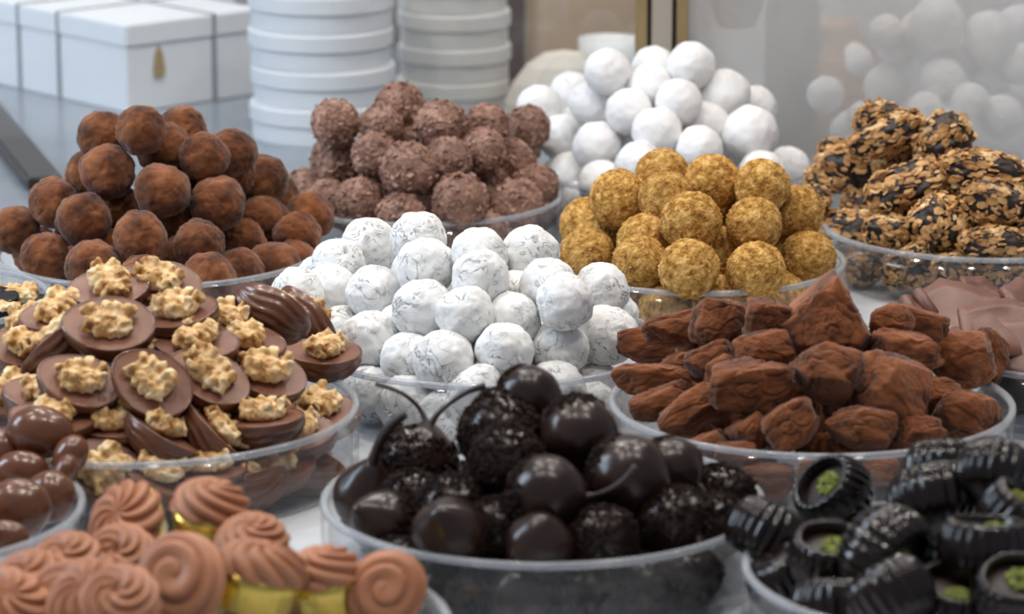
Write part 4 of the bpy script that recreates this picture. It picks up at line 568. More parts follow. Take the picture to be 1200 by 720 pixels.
  ('cluster', 'nut_cluster', 'cluster', [253.3, 27.5, 67.4], 10.6, [2.09, 1.0, 1.01], [1.77, 0.17, 0.12], 'flaky nut cluster, second row down its heap, first from the frame edge', 'flaky nut clusters in their dish'),
  ('cluster', 'nut_cluster', 'cluster', [258.0, 9.5, 52.6], 12.8, [1.48, 1.0, 0.92], [1.68, 0.25, 0.19], 'flaky nut cluster, third row down its heap, second from the frame edge', 'flaky nut clusters in their dish'),
  ('cluster', 'nut_cluster', 'cluster', [165.1, 75.5, 40.5], 8.8, [1.2, 1.0, 0.9], [0.96, -0.02, -0.08], 'flaky nut cluster, third row down its heap, first from the golden truffles', 'flaky nut clusters in their dish'),
  ('cluster', 'nut_cluster', 'cluster', [187.9, 67.2, 26.0], 10.9, [1.61, 1.0, 0.93], [1.05, -0.06, -0.25], 'flaky nut cluster, fourth row down its heap, first from the golden truffles', 'flaky nut clusters in their dish'),
  ('cluster', 'nut_cluster', 'cluster', [202.7, 20.6, 34.5], 10.3, [1.33, 1.0, 0.94], [1.66, 0.09, -0.36], 'flaky nut cluster, fourth row down its heap, second from the golden truffles', 'flaky nut clusters in their dish'),
  ('cluster', 'nut_cluster', 'cluster', [227.1, 9.3, 42.1], 14.4, [1.07, 1.0, 1.0], [1.57, -0.73, -0.21], 'knobbly nut cluster with a pale pink flake sticking up', 'flaky nut clusters in their dish'),
  ('cluster', 'nut_cluster', 'cluster', [253.9, -10.1, 35.1], 9.4, [1.87, 1.0, 1.0], [1.78, 0.05, 0.2], 'flaky nut cluster, fifth row down its heap, third from the frame edge', 'flaky nut clusters in their dish'),
  ('cluster', 'nut_cluster', 'cluster', [217.3, 93.3, 63.7], 8.2, [1.21, 1.0, 0.94], [1.74, -0.07, -0.31], 'flaky nut cluster, second row down its heap, second from the frame edge', 'flaky nut clusters in their dish'),
  ('cluster', 'nut_cluster', 'cluster', [189.9, 33.4, 11.8], 8.7, [1.24, 1.0, 0.92], [1.0, 0.02, 0.09], 'flaky nut cluster, fifth row down its heap, first from the golden truffles', 'flaky nut clusters in their dish'),
  ('cluster', 'nut_cluster', 'cluster', [210.9, 8.3, 16.2], 9.2, [1.42, 1.0, 0.99], [1.15, 0.07, 0.29], 'flaky nut cluster, fifth row down its heap, second from the golden truffles', 'flaky nut clusters in their dish'),
  ('cluster', 'nut_cluster', 'cluster', [235.7, -4.5, 20.5], 9.5, [1.35, 1.0, 0.95], [1.53, 0.08, 0.33], 'flaky nut cluster, fifth row down its heap, fourth from the golden truffles', 'flaky nut clusters in their dish'),
  ('cluster', 'nut_cluster', 'cluster', [214.5, 2.0, 28.0], 5.6, [1.42, 1.0, 0.97], [1.55, -0.47, 0.28], 'flaky nut cluster, fifth row down its heap, third from the golden truffles', 'flaky nut clusters in their dish'),
  ('cluster', 'nut_cluster', 'cluster', [252.2, -13.0, 19.1], 7.2, [1.51, 1.0, 1.01], [1.32, 0.03, 0.12], 'flaky nut cluster, fifth row down its heap, fourth from the frame edge', 'flaky nut clusters in their dish'),
  ('cluster', 'nut_cluster', 'cluster', [270.5, -11.7, 19.5], 6.8, [1.5, 1.0, 0.9], [1.82, 0.07, 0.29], 'flaky nut cluster, fifth row down its heap, second from the frame edge', 'flaky nut clusters in their dish'),
  ('cluster', 'nut_cluster', 'cluster', [285.7, 22.6, 55.7], 10.6, [1.43, 1.0, 0.9], [1.73, -0.38, -0.1], 'flaky nut cluster, third row down its heap, first from the frame edge', 'flaky nut clusters in their dish'),
  ('cluster', 'nut_cluster', 'cluster', [281.3, -0.3, 37.1], 9.8, [1.36, 1.0, 0.99], [1.21, -0.05, -0.19], 'flaky nut cluster, fourth row down its heap, first from the frame edge', 'flaky nut clusters in their dish'),
  ('cluster', 'nut_cluster', 'cluster', [288.1, -3.6, 21.1], 8.2, [1.48, 1.0, 0.93], [0.89, 0.08, 0.32], 'flaky nut cluster, fifth row down its heap, first from the frame edge', 'flaky nut clusters in their dish'),
  ('cluster', 'nut_cluster', 'cluster', [206.8, 68.1, 39.4], 8.5, [1.26, 1.0, 1.01], [1.04, -0.07, -0.3], 'flaky nut cluster mostly buried inside its heap', 'flaky nut clusters in their dish'),
  ('cluster', 'nut_cluster', 'cluster', [246.3, 47.7, 48.8], 8.4, [1.25, 1.0, 0.95], [1.79, -0.07, -0.28], 'flaky nut cluster mostly buried inside its heap', 'flaky nut clusters in their dish'),
  ('cluster', 'nut_cluster', 'cluster', [226.3, 80.6, 60.8], 8.5, [1.21, 1.0, 1.02], [1.36, 0.02, 0.1], 'flaky nut cluster mostly buried inside its heap', 'flaky nut clusters in their dish'),
  ('cluster', 'nut_cluster', 'cluster', [176.8, 133.6, 41.7], 8.7, [1.24, 1.0, 1.02], [1.59, 0.06, 0.26], 'flaky nut cluster mostly buried inside its heap', 'flaky nut clusters in their dish'),
  ('cluster', 'nut_cluster', 'cluster', [193.7, 88.6, 35.1], 7.9, [1.35, 1.0, 1.04], [0.88, -0.06, -0.24], 'flaky nut cluster mostly buried inside its heap', 'flaky nut clusters in their dish'),
  ('cluster', 'nut_cluster', 'cluster', [244.5, 29.9, 30.5], 8.3, [1.25, 1.0, 0.99], [1.18, 0.06, 0.27], 'flaky nut cluster mostly buried inside its heap', 'flaky nut clusters in their dish'),
  ('cluster', 'nut_cluster', 'cluster', [282.0, 38.1, 38.9], 8.3, [1.25, 1.0, 1.04], [1.18, -0.07, -0.28], 'flaky nut cluster mostly buried inside its heap', 'flaky nut clusters in their dish'),
  ('cluster', 'nut_cluster', 'cluster', [263.0, 128.2, 17.0], 14.0, [1.2, 0.9, 0.9], [-2.31, 0.81, 0.1], 'flaky nut cluster mostly buried inside its heap', 'flaky nut clusters in their dish'),
  ('cluster', 'nut_cluster', 'cluster', [235.5, 123.2, 17.0], 14.0, [1.2, 0.9, 0.9], [-1.81, 0.54, -2.85], 'flaky nut cluster mostly buried inside its heap', 'flaky nut clusters in their dish'),
  ('cluster', 'nut_cluster', 'cluster', [288.7, 120.1, 17.0], 14.0, [1.2, 0.9, 0.9], [2.11, -1.15, -2.72], 'flaky nut cluster mostly buried inside its heap', 'flaky nut clusters in their dish'),
  ('cluster', 'nut_cluster', 'cluster', [206.3, 104.5, 76.8], 13.3, [1.2, 0.9, 0.9], [-2.32, -0.46, -2.86], 'flaky nut cluster mostly buried inside its heap', 'flaky nut clusters in their dish'),
  ('cluster', 'nut_cluster', 'cluster', [244.9, 83.2, 54.0], 13.3, [1.2, 0.9, 0.9], [-0.86, -0.0, -0.92], 'flaky nut cluster mostly buried inside its heap', 'flaky nut clusters in their dish'),
  ('cluster', 'nut_cluster', 'cluster', [207.3, 110.8, 22.0], 13.3, [1.2, 0.9, 0.9], [1.39, -0.46, 0.09], 'flaky nut cluster mostly buried inside its heap', 'flaky nut clusters in their dish'),
  ('cluster', 'nut_cluster', 'cluster', [186.3, 156.2, 43.1], 13.3, [1.2, 0.9, 0.9], [-1.34, -0.22, 1.03], 'flaky nut cluster mostly buried inside its heap', 'flaky nut clusters in their dish'),
  ('cluster', 'nut_cluster', 'cluster', [214.9, 52.7, 32.1], 13.3, [1.2, 0.9, 0.9], [0.63, 0.86, -2.9], 'flaky nut cluster mostly buried inside its heap', 'flaky nut clusters in their dish'),
  ('cluster', 'nut_cluster', 'cluster', [270.5, 46.7, 53.4], 13.3, [1.2, 0.9, 0.9], [1.39, 0.89, 2.77], 'flaky nut cluster mostly buried inside its heap', 'flaky nut clusters in their dish'),
  ('cluster', 'nut_cluster', 'cluster', [272.5, 22.7, 30.8], 13.3, [1.2, 0.9, 0.9], [-2.0, 0.47, 0.45], 'flaky nut cluster mostly buried inside its heap', 'flaky nut clusters in their dish'),
  ('cluster', 'nut_cluster', 'cluster', [195.0, 89.8, 16.3], 13.3, [1.2, 0.9, 0.9], [1.8, 0.59, 1.03], 'flaky nut cluster mostly buried inside its heap', 'flaky nut clusters in their dish'),
  ('cluster', 'nut_cluster', 'cluster', [222.7, 33.3, 22.4], 13.3, [1.2, 0.9, 0.9], [2.56, -0.73, -2.04], 'flaky nut cluster mostly buried inside its heap', 'flaky nut clusters in their dish'),
  ('cluster', 'nut_cluster', 'cluster', [258.5, 5.7, 18.6], 13.3, [1.2, 0.9, 0.9], [-2.88, -0.56, -1.99], 'flaky nut cluster mostly buried inside its heap', 'flaky nut clusters in their dish'),
  ('cluster', 'nut_cluster', 'cluster', [229.6, 109.4, 52.1], 13.3, [1.2, 0.9, 0.9], [2.72, -1.01, -1.8], 'flaky nut cluster mostly buried inside its heap', 'flaky nut clusters in their dish'),
  ('cluster', 'nut_cluster', 'cluster', [244.3, 64.5, 32.8], 13.3, [1.2, 0.9, 0.9], [0.07, 1.25, 1.59], 'flaky nut cluster mostly buried inside its heap', 'flaky nut clusters in their dish'),
  ('cluster', 'nut_cluster', 'cluster', [222.1, 90.7, 40.3], 13.3, [1.2, 0.9, 0.9], [-2.98, 1.04, 2.1], 'flaky nut cluster mostly buried inside its heap', 'flaky nut clusters in their dish'),
  ('cluster', 'nut_cluster', 'cluster', [244.5, 48.4, 16.3], 13.3, [1.2, 0.9, 0.9], [-0.65, -0.63, -2.01], 'flaky nut cluster mostly buried inside its heap', 'flaky nut clusters in their dish'),
  ('cluster', 'nut_cluster', 'cluster', [283.3, 58.2, 27.1], 13.3, [1.2, 0.9, 0.9], [-2.74, -0.71, -1.49], 'flaky nut cluster mostly buried inside its heap', 'flaky nut clusters in their dish'),
  ('cluster', 'nut_cluster', 'cluster', [241.8, 99.5, 33.2], 13.3, [1.2, 0.9, 0.9], [2.08, 0.96, 1.79], 'flaky nut cluster mostly buried inside its heap', 'flaky nut clusters in their dish'),
  ('cluster', 'nut_cluster', 'cluster', [224.6, 94.6, 16.3], 13.3, [1.2, 0.9, 0.9], [-1.23, -0.06, 0.89], 'flaky nut cluster mostly buried inside its heap', 'flaky nut clusters in their dish'),
  ('cluster', 'nut_cluster', 'cluster', [291.4, 38.1, 16.3], 13.3, [1.2, 0.9, 0.9], [2.59, 0.34, 1.31], 'flaky nut cluster mostly buried inside its heap', 'flaky nut clusters in their dish'),
  ('cluster', 'nut_cluster', 'cluster', [250.6, 85.1, 16.3], 13.3, [1.2, 0.9, 0.9], [-2.54, -0.5, 0.53], 'flaky nut cluster mostly buried inside its heap', 'flaky nut clusters in their dish'),
  ('cluster', 'nut_cluster', 'cluster', [291.7, 82.5, 16.3], 13.3, [1.2, 0.9, 0.9], [1.24, 0.51, -1.35], 'flaky nut cluster mostly buried inside its heap', 'flaky nut clusters in their dish'),
  ('rock', 'cocoa_chunk', 'rock', [66.7, -256.0, 43.1], 9.4, [2.04, 1.0, 0.95], [1.15, -0.08, -0.01], 'rough cocoa chunk, first row down its heap, first from the marbled white truffles', 'rough cocoa chunks in their dish'),
  ('rock', 'cocoa_chunk', 'rock', [73.9, -288.3, 58.6], 8.6, [1.71, 1.0, 0.92], [0.88, -0.11, 0.26], 'rough cocoa chunk, first row down its heap, second from the marbled white truffles', 'rough cocoa chunks in their dish'),
  ('rock', 'cocoa_chunk', 'rock', [91.1, -305.3, 64.9], 10.7, [1.16, 1.0, 0.92], [1.74, -1.21, 0.26], 'rough cocoa chunk, first row down its heap, third from the marbled white truffles', 'rough cocoa chunks in their dish'),
  ('rock', 'cocoa_chunk', 'rock', [109.5, -335.8, 75.1], 9.2, [1.12, 1.0, 0.98], [1.83, 0.07, 0.3], 'rough cocoa chunk, first row down its heap, fifth from the marbled white truffles', 'rough cocoa chunks in their dish'),
  ('rock', 'cocoa_chunk', 'rock_peak', [136.4, -340.9, 74.9], 16.5, [1.0, 1.0, 0.8], [1.34, -0.0, 0.0], 'biggest cocoa chunk, a pointed block crowning its heap', 'rough cocoa chunks in their dish'),
  ('rock', 'cocoa_chunk', 'rock', [164.7, -328.0, 70.6], 8.0, [1.3, 1.0, 0.96], [1.3, -0.05, -0.22], 'rough cocoa chunk, first row down its heap, fourth from the chocolate shards', 'rough cocoa chunks in their dish'),
  ('rock', 'cocoa_chunk', 'rock', [180.0, -304.2, 65.0], 7.5, [2.07, 1.0, 0.9], [1.84, 0.36, 0.24], 'rough cocoa chunk, first row down its heap, second from the chocolate shards', 'rough cocoa chunks in their dish'),
  ('rock', 'cocoa_chunk', 'rock', [62.7, -313.9, 41.1], 8.2, [2.15, 1.0, 0.92], [1.67, 0.07, -0.01], 'rough cocoa chunk, second row down its heap, first from the marbled white truffles', 'rough cocoa chunks in their dish'),
  ('rock', 'cocoa_chunk', 'rock', [65.0, -342.4, 38.7], 7.7, [1.92, 1.0, 0.99], [1.82, -0.24, -0.11], 'rough cocoa chunk, third row down its heap, first from the marbled white truffles', 'rough cocoa chunks in their dish'),
  ('rock', 'cocoa_chunk', 'rock', [86.5, -337.6, 56.6], 8.6, [1.24, 1.0, 0.97], [1.0, -0.38, -0.12], 'rough cocoa chunk, second row down its heap, second from the marbled white truffles', 'rough cocoa chunks in their dish'),
  ('rock', 'cocoa_chunk', 'rock', [108.3, -349.9, 63.3], 8.2, [1.68, 1.0, 0.94], [1.64, -0.11, 0.28], 'rough cocoa chunk, first row down its heap, fourth from the marbled white truffles', 'rough cocoa chunks in their dish'),
  ('rock', 'cocoa_chunk', 'rock', [100.5, -368.6, 54.1], 11.2, [1.57, 1.0, 1.03], [1.83, -0.16, 0.07], 'rough cocoa chunk, second row down its heap, fourth from the marbled white truffles', 'rough cocoa chunks in their dish'),
  ('rock', 'cocoa_chunk', 'rock', [133.3, -365.4, 58.5], 13.0, [1.2, 1.0, 0.97], [1.24, 0.09, -0.35], 'rough cocoa chunk, second row down its heap, third from the chocolate shards', 'rough cocoa chunks in their dish'),
  ('rock', 'cocoa_chunk', 'rock', [77.3, -357.8, 38.8], 8.8, [2.13, 1.0, 0.94], [1.37, -0.59, -0.03], 'long log-shaped cocoa chunk leaning on the dish rim', 'rough cocoa chunks in their dish'),
  ('rock', 'cocoa_chunk', 'rock', [89.9, -349.2, 55.5], 4.9, [1.57, 1.0, 0.96], [0.91, -0.49, 0.21], 'rough cocoa chunk, second row down its heap, third from the marbled white truffles', 'rough cocoa chunks in their dish'),
  ('rock', 'cocoa_chunk', 'rock', [170.1, -343.7, 61.6], 10.1, [1.54, 1.0, 0.99], [1.72, 0.16, -0.39], 'rough cocoa chunk, first row down its heap, third from the chocolate shards', 'rough cocoa chunks in their dish'),
  ('rock', 'cocoa_chunk', 'rock', [202.7, -284.1, 42.8], 13.5, [1.24, 1.0, 0.91], [1.17, 0.17, -0.04], 'rough cocoa chunk, second row down its heap, first from the chocolate shards', 'rough cocoa chunks in their dish'),
  ('rock', 'cocoa_chunk', 'rock', [216.3, -267.8, 40.2], 9.0, [1.52, 1.0, 1.03], [0.28, -1.18, 1.57], 'rough cocoa chunk, first row down its heap, first from the chocolate shards', 'rough cocoa chunks in their dish'),
  ('rock', 'cocoa_chunk', 'rock', [161.2, -365.4, 48.5], 15.4, [1.14, 1.0, 1.02], [1.64, 0.36, 0.02], 'rough cocoa chunk, second row down its heap, second from the chocolate shards', 'rough cocoa chunks in their dish'),
  ('rock', 'cocoa_chunk', 'rock', [118.0, -380.5, 39.2], 11.4, [1.01, 1.0, 1.01], [1.54, -0.71, 0.02], 'rough cocoa chunk, third row down its heap, fourth from the marbled white truffles', 'rough cocoa chunks in their dish'),
  ('rock', 'cocoa_chunk', 'rock', [147.2, -382.9, 38.3], 9.9, [1.49, 1.0, 0.94], [1.55, 0.11, 0.07], 'rough cocoa chunk, third row down its heap, third from the chocolate shards', 'rough cocoa chunks in their dish'),
  ('rock', 'cocoa_chunk', 'rock', [196.2, -347.5, 34.2], 12.0, [1.35, 1.0, 1.0], [1.59, 0.34, -0.07], 'rough cocoa chunk, third row down its heap, first from the chocolate shards', 'rough cocoa chunks in their dish'),
  ('rock', 'cocoa_chunk', 'rock', [101.4, -374.2, 34.3], 9.0, [1.04, 1.0, 1.0], [1.67, -0.46, 0.29], 'rough cocoa chunk, third row down its heap, third from the marbled white truffles', 'rough cocoa chunks in their dish'),
  ('rock', 'cocoa_chunk', 'rock', [172.2, -378.7, 34.5], 7.8, [1.39, 1.0, 0.98], [0.85, -0.18, -0.01], 'rough cocoa chunk, third row down its heap, second from the chocolate shards', 'rough cocoa chunks in their dish'),
  ('rock', 'cocoa_chunk', 'rock', [83.7, -375.8, 28.2], 6.6, [1.52, 1.0, 0.97], [1.48, -0.13, 0.21], 'rough cocoa chunk, fourth row down its heap, first from the marbled white truffles', 'rough cocoa chunks in their dish'),
  ('rock', 'cocoa_chunk', 'rock', [107.9, -390.0, 18.3], 7.8, [1.54, 1.0, 1.02], [1.49, -0.05, -0.21], 'rough cocoa chunk, fifth row down its heap, first from the marbled white truffles', 'rough cocoa chunks in their dish'),
  ('rock', 'cocoa_chunk', 'rock', [94.6, -384.4, 26.7], 5.7, [1.75, 1.0, 1.01], [1.48, 0.02, 0.1], 'rough cocoa chunk, fourth row down its heap, second from the marbled white truffles', 'rough cocoa chunks in their dish'),
  ('rock', 'cocoa_chunk', 'rock', [131.3, -394.0, 21.0], 6.9, [1.65, 1.0, 1.03], [1.19, -0.05, -0.22], 'rough cocoa chunk, fifth row down its heap, first from the chocolate shards', 'rough cocoa chunks in their dish'),
  ('rock', 'cocoa_chunk', 'rock', [152.4, -390.7, 21.6], 6.6, [1.64, 1.0, 1.05], [1.53, -0.06, -0.25], 'rough cocoa chunk, fourth row down its heap, second from the chocolate shards', 'rough cocoa chunks in their dish'),
  ('rock', 'cocoa_chunk', 'rock', [180.8, -376.3, 22.2], 5.4, [1.75, 1.0, 0.98], [1.36, -0.07, -0.3], 'rough cocoa chunk, fourth row down its heap, first from the chocolate shards', 'rough cocoa chunks in their dish'),
  ('rock', 'cocoa_chunk', 'rock', [130.6, -321.6, 61.2], 8.6, [1.31, 1.0, 1.04], [1.68, 0.05, 0.22], 'rough cocoa chunk mostly buried inside its heap', 'rough cocoa chunks in their dish'),
  ('rock', 'cocoa_chunk', 'rock', [152.3, -324.0, 55.4], 9.3, [1.33, 1.0, 1.01], [1.53, 0.0, 0.02], 'rough cocoa chunk mostly buried inside its heap', 'rough cocoa chunks in their dish'),
  ('rock', 'cocoa_chunk', 'rock', [123.1, -343.2, 39.7], 7.7, [1.42, 1.0, 1.02], [1.01, -0.04, -0.16], 'rough cocoa chunk mostly buried inside its heap', 'rough cocoa chunks in their dish'),
  ('rock', 'cocoa_chunk', 'rock', [92.8, -337.9, 31.8], 7.7, [1.4, 1.0, 0.96], [1.5, -0.01, -0.05], 'rough cocoa chunk mostly buried inside its heap', 'rough cocoa chunks in their dish'),
  ('rock', 'cocoa_chunk', 'rock', [144.4, -345.5, 38.7], 7.7, [1.41, 1.0, 1.0], [1.61, -0.02, -0.08], 'rough cocoa chunk mostly buried inside its heap', 'rough cocoa chunks in their dish'),
  ('rock', 'cocoa_chunk', 'rock', [181.6, -330.2, 37.8], 9.3, [1.35, 1.0, 0.92], [0.87, -0.04, -0.15], 'rough cocoa chunk mostly buried inside its heap', 'rough cocoa chunks in their dish'),
  ('rock', 'cocoa_chunk', 'rock', [75.9, -300.4, 42.9], 7.9, [1.4, 1.0, 0.93], [1.49, 0.01, 0.04], 'rough cocoa chunk mostly buried inside its heap', 'rough cocoa chunks in their dish'),
  ('rock', 'cocoa_chunk', 'rock', [160.7, -368.9, 26.2], 7.6, [1.41, 1.0, 0.91], [1.47, -0.03, -0.13], 'rough cocoa chunk mostly buried inside its heap', 'rough cocoa chunks in their dish'),
  ('rock', 'cocoa_chunk', 'rock', [129.9, -373.9, 27.6], 6.0, [1.5, 1.0, 0.91], [1.06, 0.0, 0.02], 'rough cocoa chunk mostly buried inside its heap', 'rough cocoa chunks in their dish'),
  ('rock', 'cocoa_chunk', 'rock', [134.9, -249.8, 18.0], 15.0, [1.2, 0.9, 0.9], [-0.93, 0.43, 2.72], 'rough cocoa chunk mostly buried inside its heap', 'rough cocoa chunks in their dish'),
  ('rock', 'cocoa_chunk', 'rock', [107.9, -254.4, 18.0], 15.0, [1.2, 0.9, 0.9], [0.94, 0.69, 0.73], 'rough cocoa chunk mostly buried inside its heap', 'rough cocoa chunks in their dish'),
  ('rock', 'cocoa_chunk', 'rock', [162.4, -256.6, 18.0], 15.0, [1.2, 0.9, 0.9], [1.36, -0.41, -0.64], 'rough cocoa chunk mostly buried inside its heap', 'rough cocoa chunks in their dish'),
  ('rock', 'cocoa_chunk', 'rock', [85.0, -270.9, 18.0], 15.0, [1.2, 0.9, 0.9], [3.01, 0.31, -0.45], 'rough cocoa chunk mostly buried inside its heap', 'rough cocoa chunks in their dish'),
  ('rock', 'cocoa_chunk', 'rock', [90.9, -278.8, 43.0], 14.2, [1.2, 0.9, 0.9], [-3.05, 0.34, -0.84], 'rough cocoa chunk mostly buried inside its heap', 'rough cocoa chunks in their dish'),
  ('rock', 'cocoa_chunk', 'rock', [105.5, -307.5, 44.6], 14.2, [1.2, 0.9, 0.9], [1.08, -0.22, -0.4], 'rough cocoa chunk mostly buried inside its heap', 'rough cocoa chunks in their dish'),
  ('rock', 'cocoa_chunk', 'rock', [176.4, -287.0, 52.9], 14.2, [1.2, 0.9, 0.9], [1.74, -0.07, -2.67], 'rough cocoa chunk mostly buried inside its heap', 'rough cocoa chunks in their dish'),
  ('rock', 'cocoa_chunk', 'rock', [79.6, -305.1, 20.0], 14.2, [1.2, 0.9, 0.9], [-2.79, -1.42, -2.34], 'rough cocoa chunk mostly buried inside its heap', 'rough cocoa chunks in their dish'),
  ('rock', 'cocoa_chunk', 'rock', [189.9, -275.7, 18.7], 14.2, [1.2, 0.9, 0.9], [-1.91, -0.67, -0.7], 'rough cocoa chunk mostly buried inside its heap', 'rough cocoa chunks in their dish'),
  ('rock', 'cocoa_chunk', 'rock', [195.1, -327.2, 19.8], 14.2, [1.2, 0.9, 0.9], [-2.3, -0.68, 2.23], 'rough cocoa chunk mostly buried inside its heap', 'rough cocoa chunks in their dish'),
  ('rock', 'cocoa_chunk', 'rock', [100.7, -361.9, 17.2], 14.2, [1.2, 0.9, 0.9], [1.13, -0.83, -2.73], 'rough cocoa chunk mostly buried inside its heap', 'rough cocoa chunks in their dish'),
  ('rock', 'cocoa_chunk', 'rock', [172.4, -356.8, 17.2], 14.2, [1.2, 0.9, 0.9], [1.77, 0.62, -2.8], 'rough cocoa chunk mostly buried inside its heap', 'rough cocoa chunks in their dish'),
  ('rock', 'cocoa_chunk', 'rock', [138.5, -304.5, 44.8], 14.2, [1.2, 0.9, 0.9], [-0.45, -1.25, -1.84], 'rough cocoa chunk mostly buried inside its heap', 'rough cocoa chunks in their dish'),
  ('rock', 'cocoa_chunk', 'rock', [164.1, -308.6, 39.8], 14.2, [1.2, 0.9, 0.9], [1.49, -0.16, -2.68], 'rough cocoa chunk mostly buried inside its heap', 'rough cocoa chunks in their dish'),
  ('rock', 'cocoa_chunk', 'rock', [119.8, -325.9, 27.6], 14.2, [1.2, 0.9, 0.9], [1.06, 0.43, -2.77], 'rough cocoa chunk mostly buried inside its heap', 'rough cocoa chunks in their dish'),
  ('rock', 'cocoa_chunk', 'rock', [151.4, -328.4, 27.9], 14.2, [1.2, 0.9, 0.9], [2.89, -1.09, -1.65], 'rough cocoa chunk mostly buried inside its heap', 'rough cocoa chunks in their dish'),
  ('rock', 'cocoa_chunk', 'rock', [143.9, -355.1, 17.2], 14.2, [1.2, 0.9, 0.9], [-2.16, -0.16, -0.07], 'rough cocoa chunk mostly buried inside its heap', 'rough cocoa chunks in their dish'),
  ('rock', 'cocoa_chunk', 'rock', [111.7, -282.1, 23.7], 14.2, [1.2, 0.9, 0.9], [0.92, 0.7, -2.37], 'rough cocoa chunk mostly buried inside its heap', 'rough cocoa chunks in their dish'),
  ('rock', 'cocoa_chunk', 'rock', [146.6, -290.3, 18.1], 14.2, [1.2, 0.9, 0.9], [1.54, 1.29, -2.01], 'rough cocoa chunk mostly buried inside its heap', 'rough cocoa chunks in their dish'),
  ('rock', 'cocoa_chunk', 'rock', [177.3, -301.5, 17.2], 14.2, [1.2, 0.9, 0.9], [3.06, 0.13, -2.9], 'rough cocoa chunk mostly buried inside its heap', 'rough cocoa chunks in their dish'),
  ('walnut', 'walnut_cup', 'walnut_cup', [-177.6, -308.5, 82.1], 18.5, [1.0, 1.0, 1.0], [0.43, -0.08, 0.02], 'walnut cup showing a tall upright nut, at the top of the heap', 'walnut cups in the big dish'),
  ('walnut', 'walnut_cup', 'walnut_cup', [-155.3, -297.6, 81.8], 18.5, [1.0, 1.0, 1.0], [0.46, 0.17, -0.04], 'walnut cup tipped back at the far top of its heap', 'walnut cups in the big dish'),
  ('walnut', 'walnut_cup', 'walnut_cup', [-172.7, -352.0, 76.1], 20.4, [1.0, 1.0, 1.0], [0.57, 0.07, -0.02], 'wide walnut cup facing forward just below the heap top', 'walnut cups in the big dish'),
  ('walnut', 'walnut_cup', 'walnut_cup', [-145.5, -330.0, 75.9], 18.5, [1.0, 1.0, 1.0], [0.25, -0.17, 0.04], 'walnut-topped chocolate cup, first row down its heap, third from the marbled white truffles', 'walnut cups in the big dish'),
  ('walnut', 'walnut_cup', 'walnut_cup', [-198.2, -314.5, 71.3], 18.5, [1.0, 1.0, 1.0], [0.32, -0.08, 0.02], 'walnut-topped chocolate cup, first row down its heap, first from the frame edge', 'walnut cups in the big dish'),
  ('walnut', 'walnut_cup', 'walnut_cup', [-212.9, -299.7, 62.4], 18.5, [1.0, 1.0, 1.0], [0.17, -0.34, 0.08], 'half-hidden walnut cup by the black ribbed cup', 'walnut cups in the big dish'),
  ('walnut', 'walnut_cup', 'walnut_cup', [-213.7, -325.2, 58.7], 18.5, [1.0, 1.0, 1.0], [0.32, 0.17, -0.04], 'walnut-topped chocolate cup, second row down its heap, first from the frame edge', 'walnut cups in the big dish'),
  ('walnut', 'walnut_cup', 'walnut_cup', [-198.2, -337.5, 63.4], 18.5, [1.0, 1.0, 1.0], [-0.48, -0.68, 0.19], 'small walnut cup seen edge-on beside the wide facing one', 'walnut cups in the big dish'),
  ('walnut', 'walnut_cup', 'walnut_cup', [-182.2, -379.5, 58.3], 18.5, [1.0, 1.0, 1.0], [0.52, 0.31, -0.08], 'walnut-topped chocolate cup, third row down its heap, first from the frame edge', 'walnut cups in the big dish'),
  ('walnut', 'walnut_cup', 'walnut_cup', [-151.1, -384.9, 58.9], 18.5, [1.0, 1.0, 1.0], [0.81, 0.54, -0.14], 'walnut cup turned fully to the front with an arched nut', 'walnut cups in the big dish'),
  ('walnut', 'walnut_cup', 'walnut_cup', [-198.6, -367.7, 48.9], 18.5, [1.0, 1.0, 1.0], [0.28, 0.17, -0.04], 'walnut-topped chocolate cup, fourth row down its heap, second from the frame edge', 'walnut cups in the big dish'),
  ('walnut', 'walnut_cup', 'walnut_cup', [-128.5, -365.1, 56.4], 18.5, [1.0, 1.0, 1.0], [0.47, 0.47, -0.12], 'walnut-topped chocolate cup, third row down its heap, second from the marbled white truffles', 'walnut cups in the big dish'),
  ('walnut', 'walnut_cup', 'walnut_cup', [-116.3, -328.3, 62.9], 18.5, [1.0, 1.0, 1.0], [0.25, 0.17, -0.04], 'walnut-topped chocolate cup, second row down its heap, second from the marbled white truffles', 'walnut cups in the big dish'),
  ('walnut', 'walnut_cup', 'walnut_cup', [-106.1, -346.4, 53.1], 18.5, [1.0, 1.0, 1.0], [0.42, 0.31, -0.08], 'walnut-topped chocolate cup, third row down its heap, first from the marbled white truffles', 'walnut cups in the big dish'),
  ('walnut', 'walnut_cup', 'walnut_cup', [-105.9, -300.0, 70.0], 18.8, [1.0, 1.0, 1.0], [-0.93, 0.51, -0.13], 'upturned walnut cup showing its glossy ribbed shell', 'walnut cups in the big dish'),
  ('walnut', 'walnut_cup', 'walnut_cup', [-93.9, -233.7, 50.2], 18.5, [1.0, 1.0, 1.0], [-0.88, 0.84, -0.27], 'walnut-topped chocolate cup, first row down its heap, first from the marbled white truffles', 'walnut cups in the big dish'),
  ('walnut', 'walnut_cup', 'walnut_cup', [-86.2, -271.3, 43.5], 18.5, [1.0, 1.0, 1.0], [0.18, 0.03, -0.01], 'walnut cup at the edge of the heap by the white truffles', 'walnut cups in the big dish'),
  ('walnut', 'walnut_cup', 'walnut_cup', [-85.0, -321.4, 30.4], 19.0, [1.0, 1.0, 1.0], [0.29, 0.14, -0.03], 'walnut-topped chocolate cup, fourth row down its heap, first from the marbled white truffles', 'walnut cups in the big dish'),
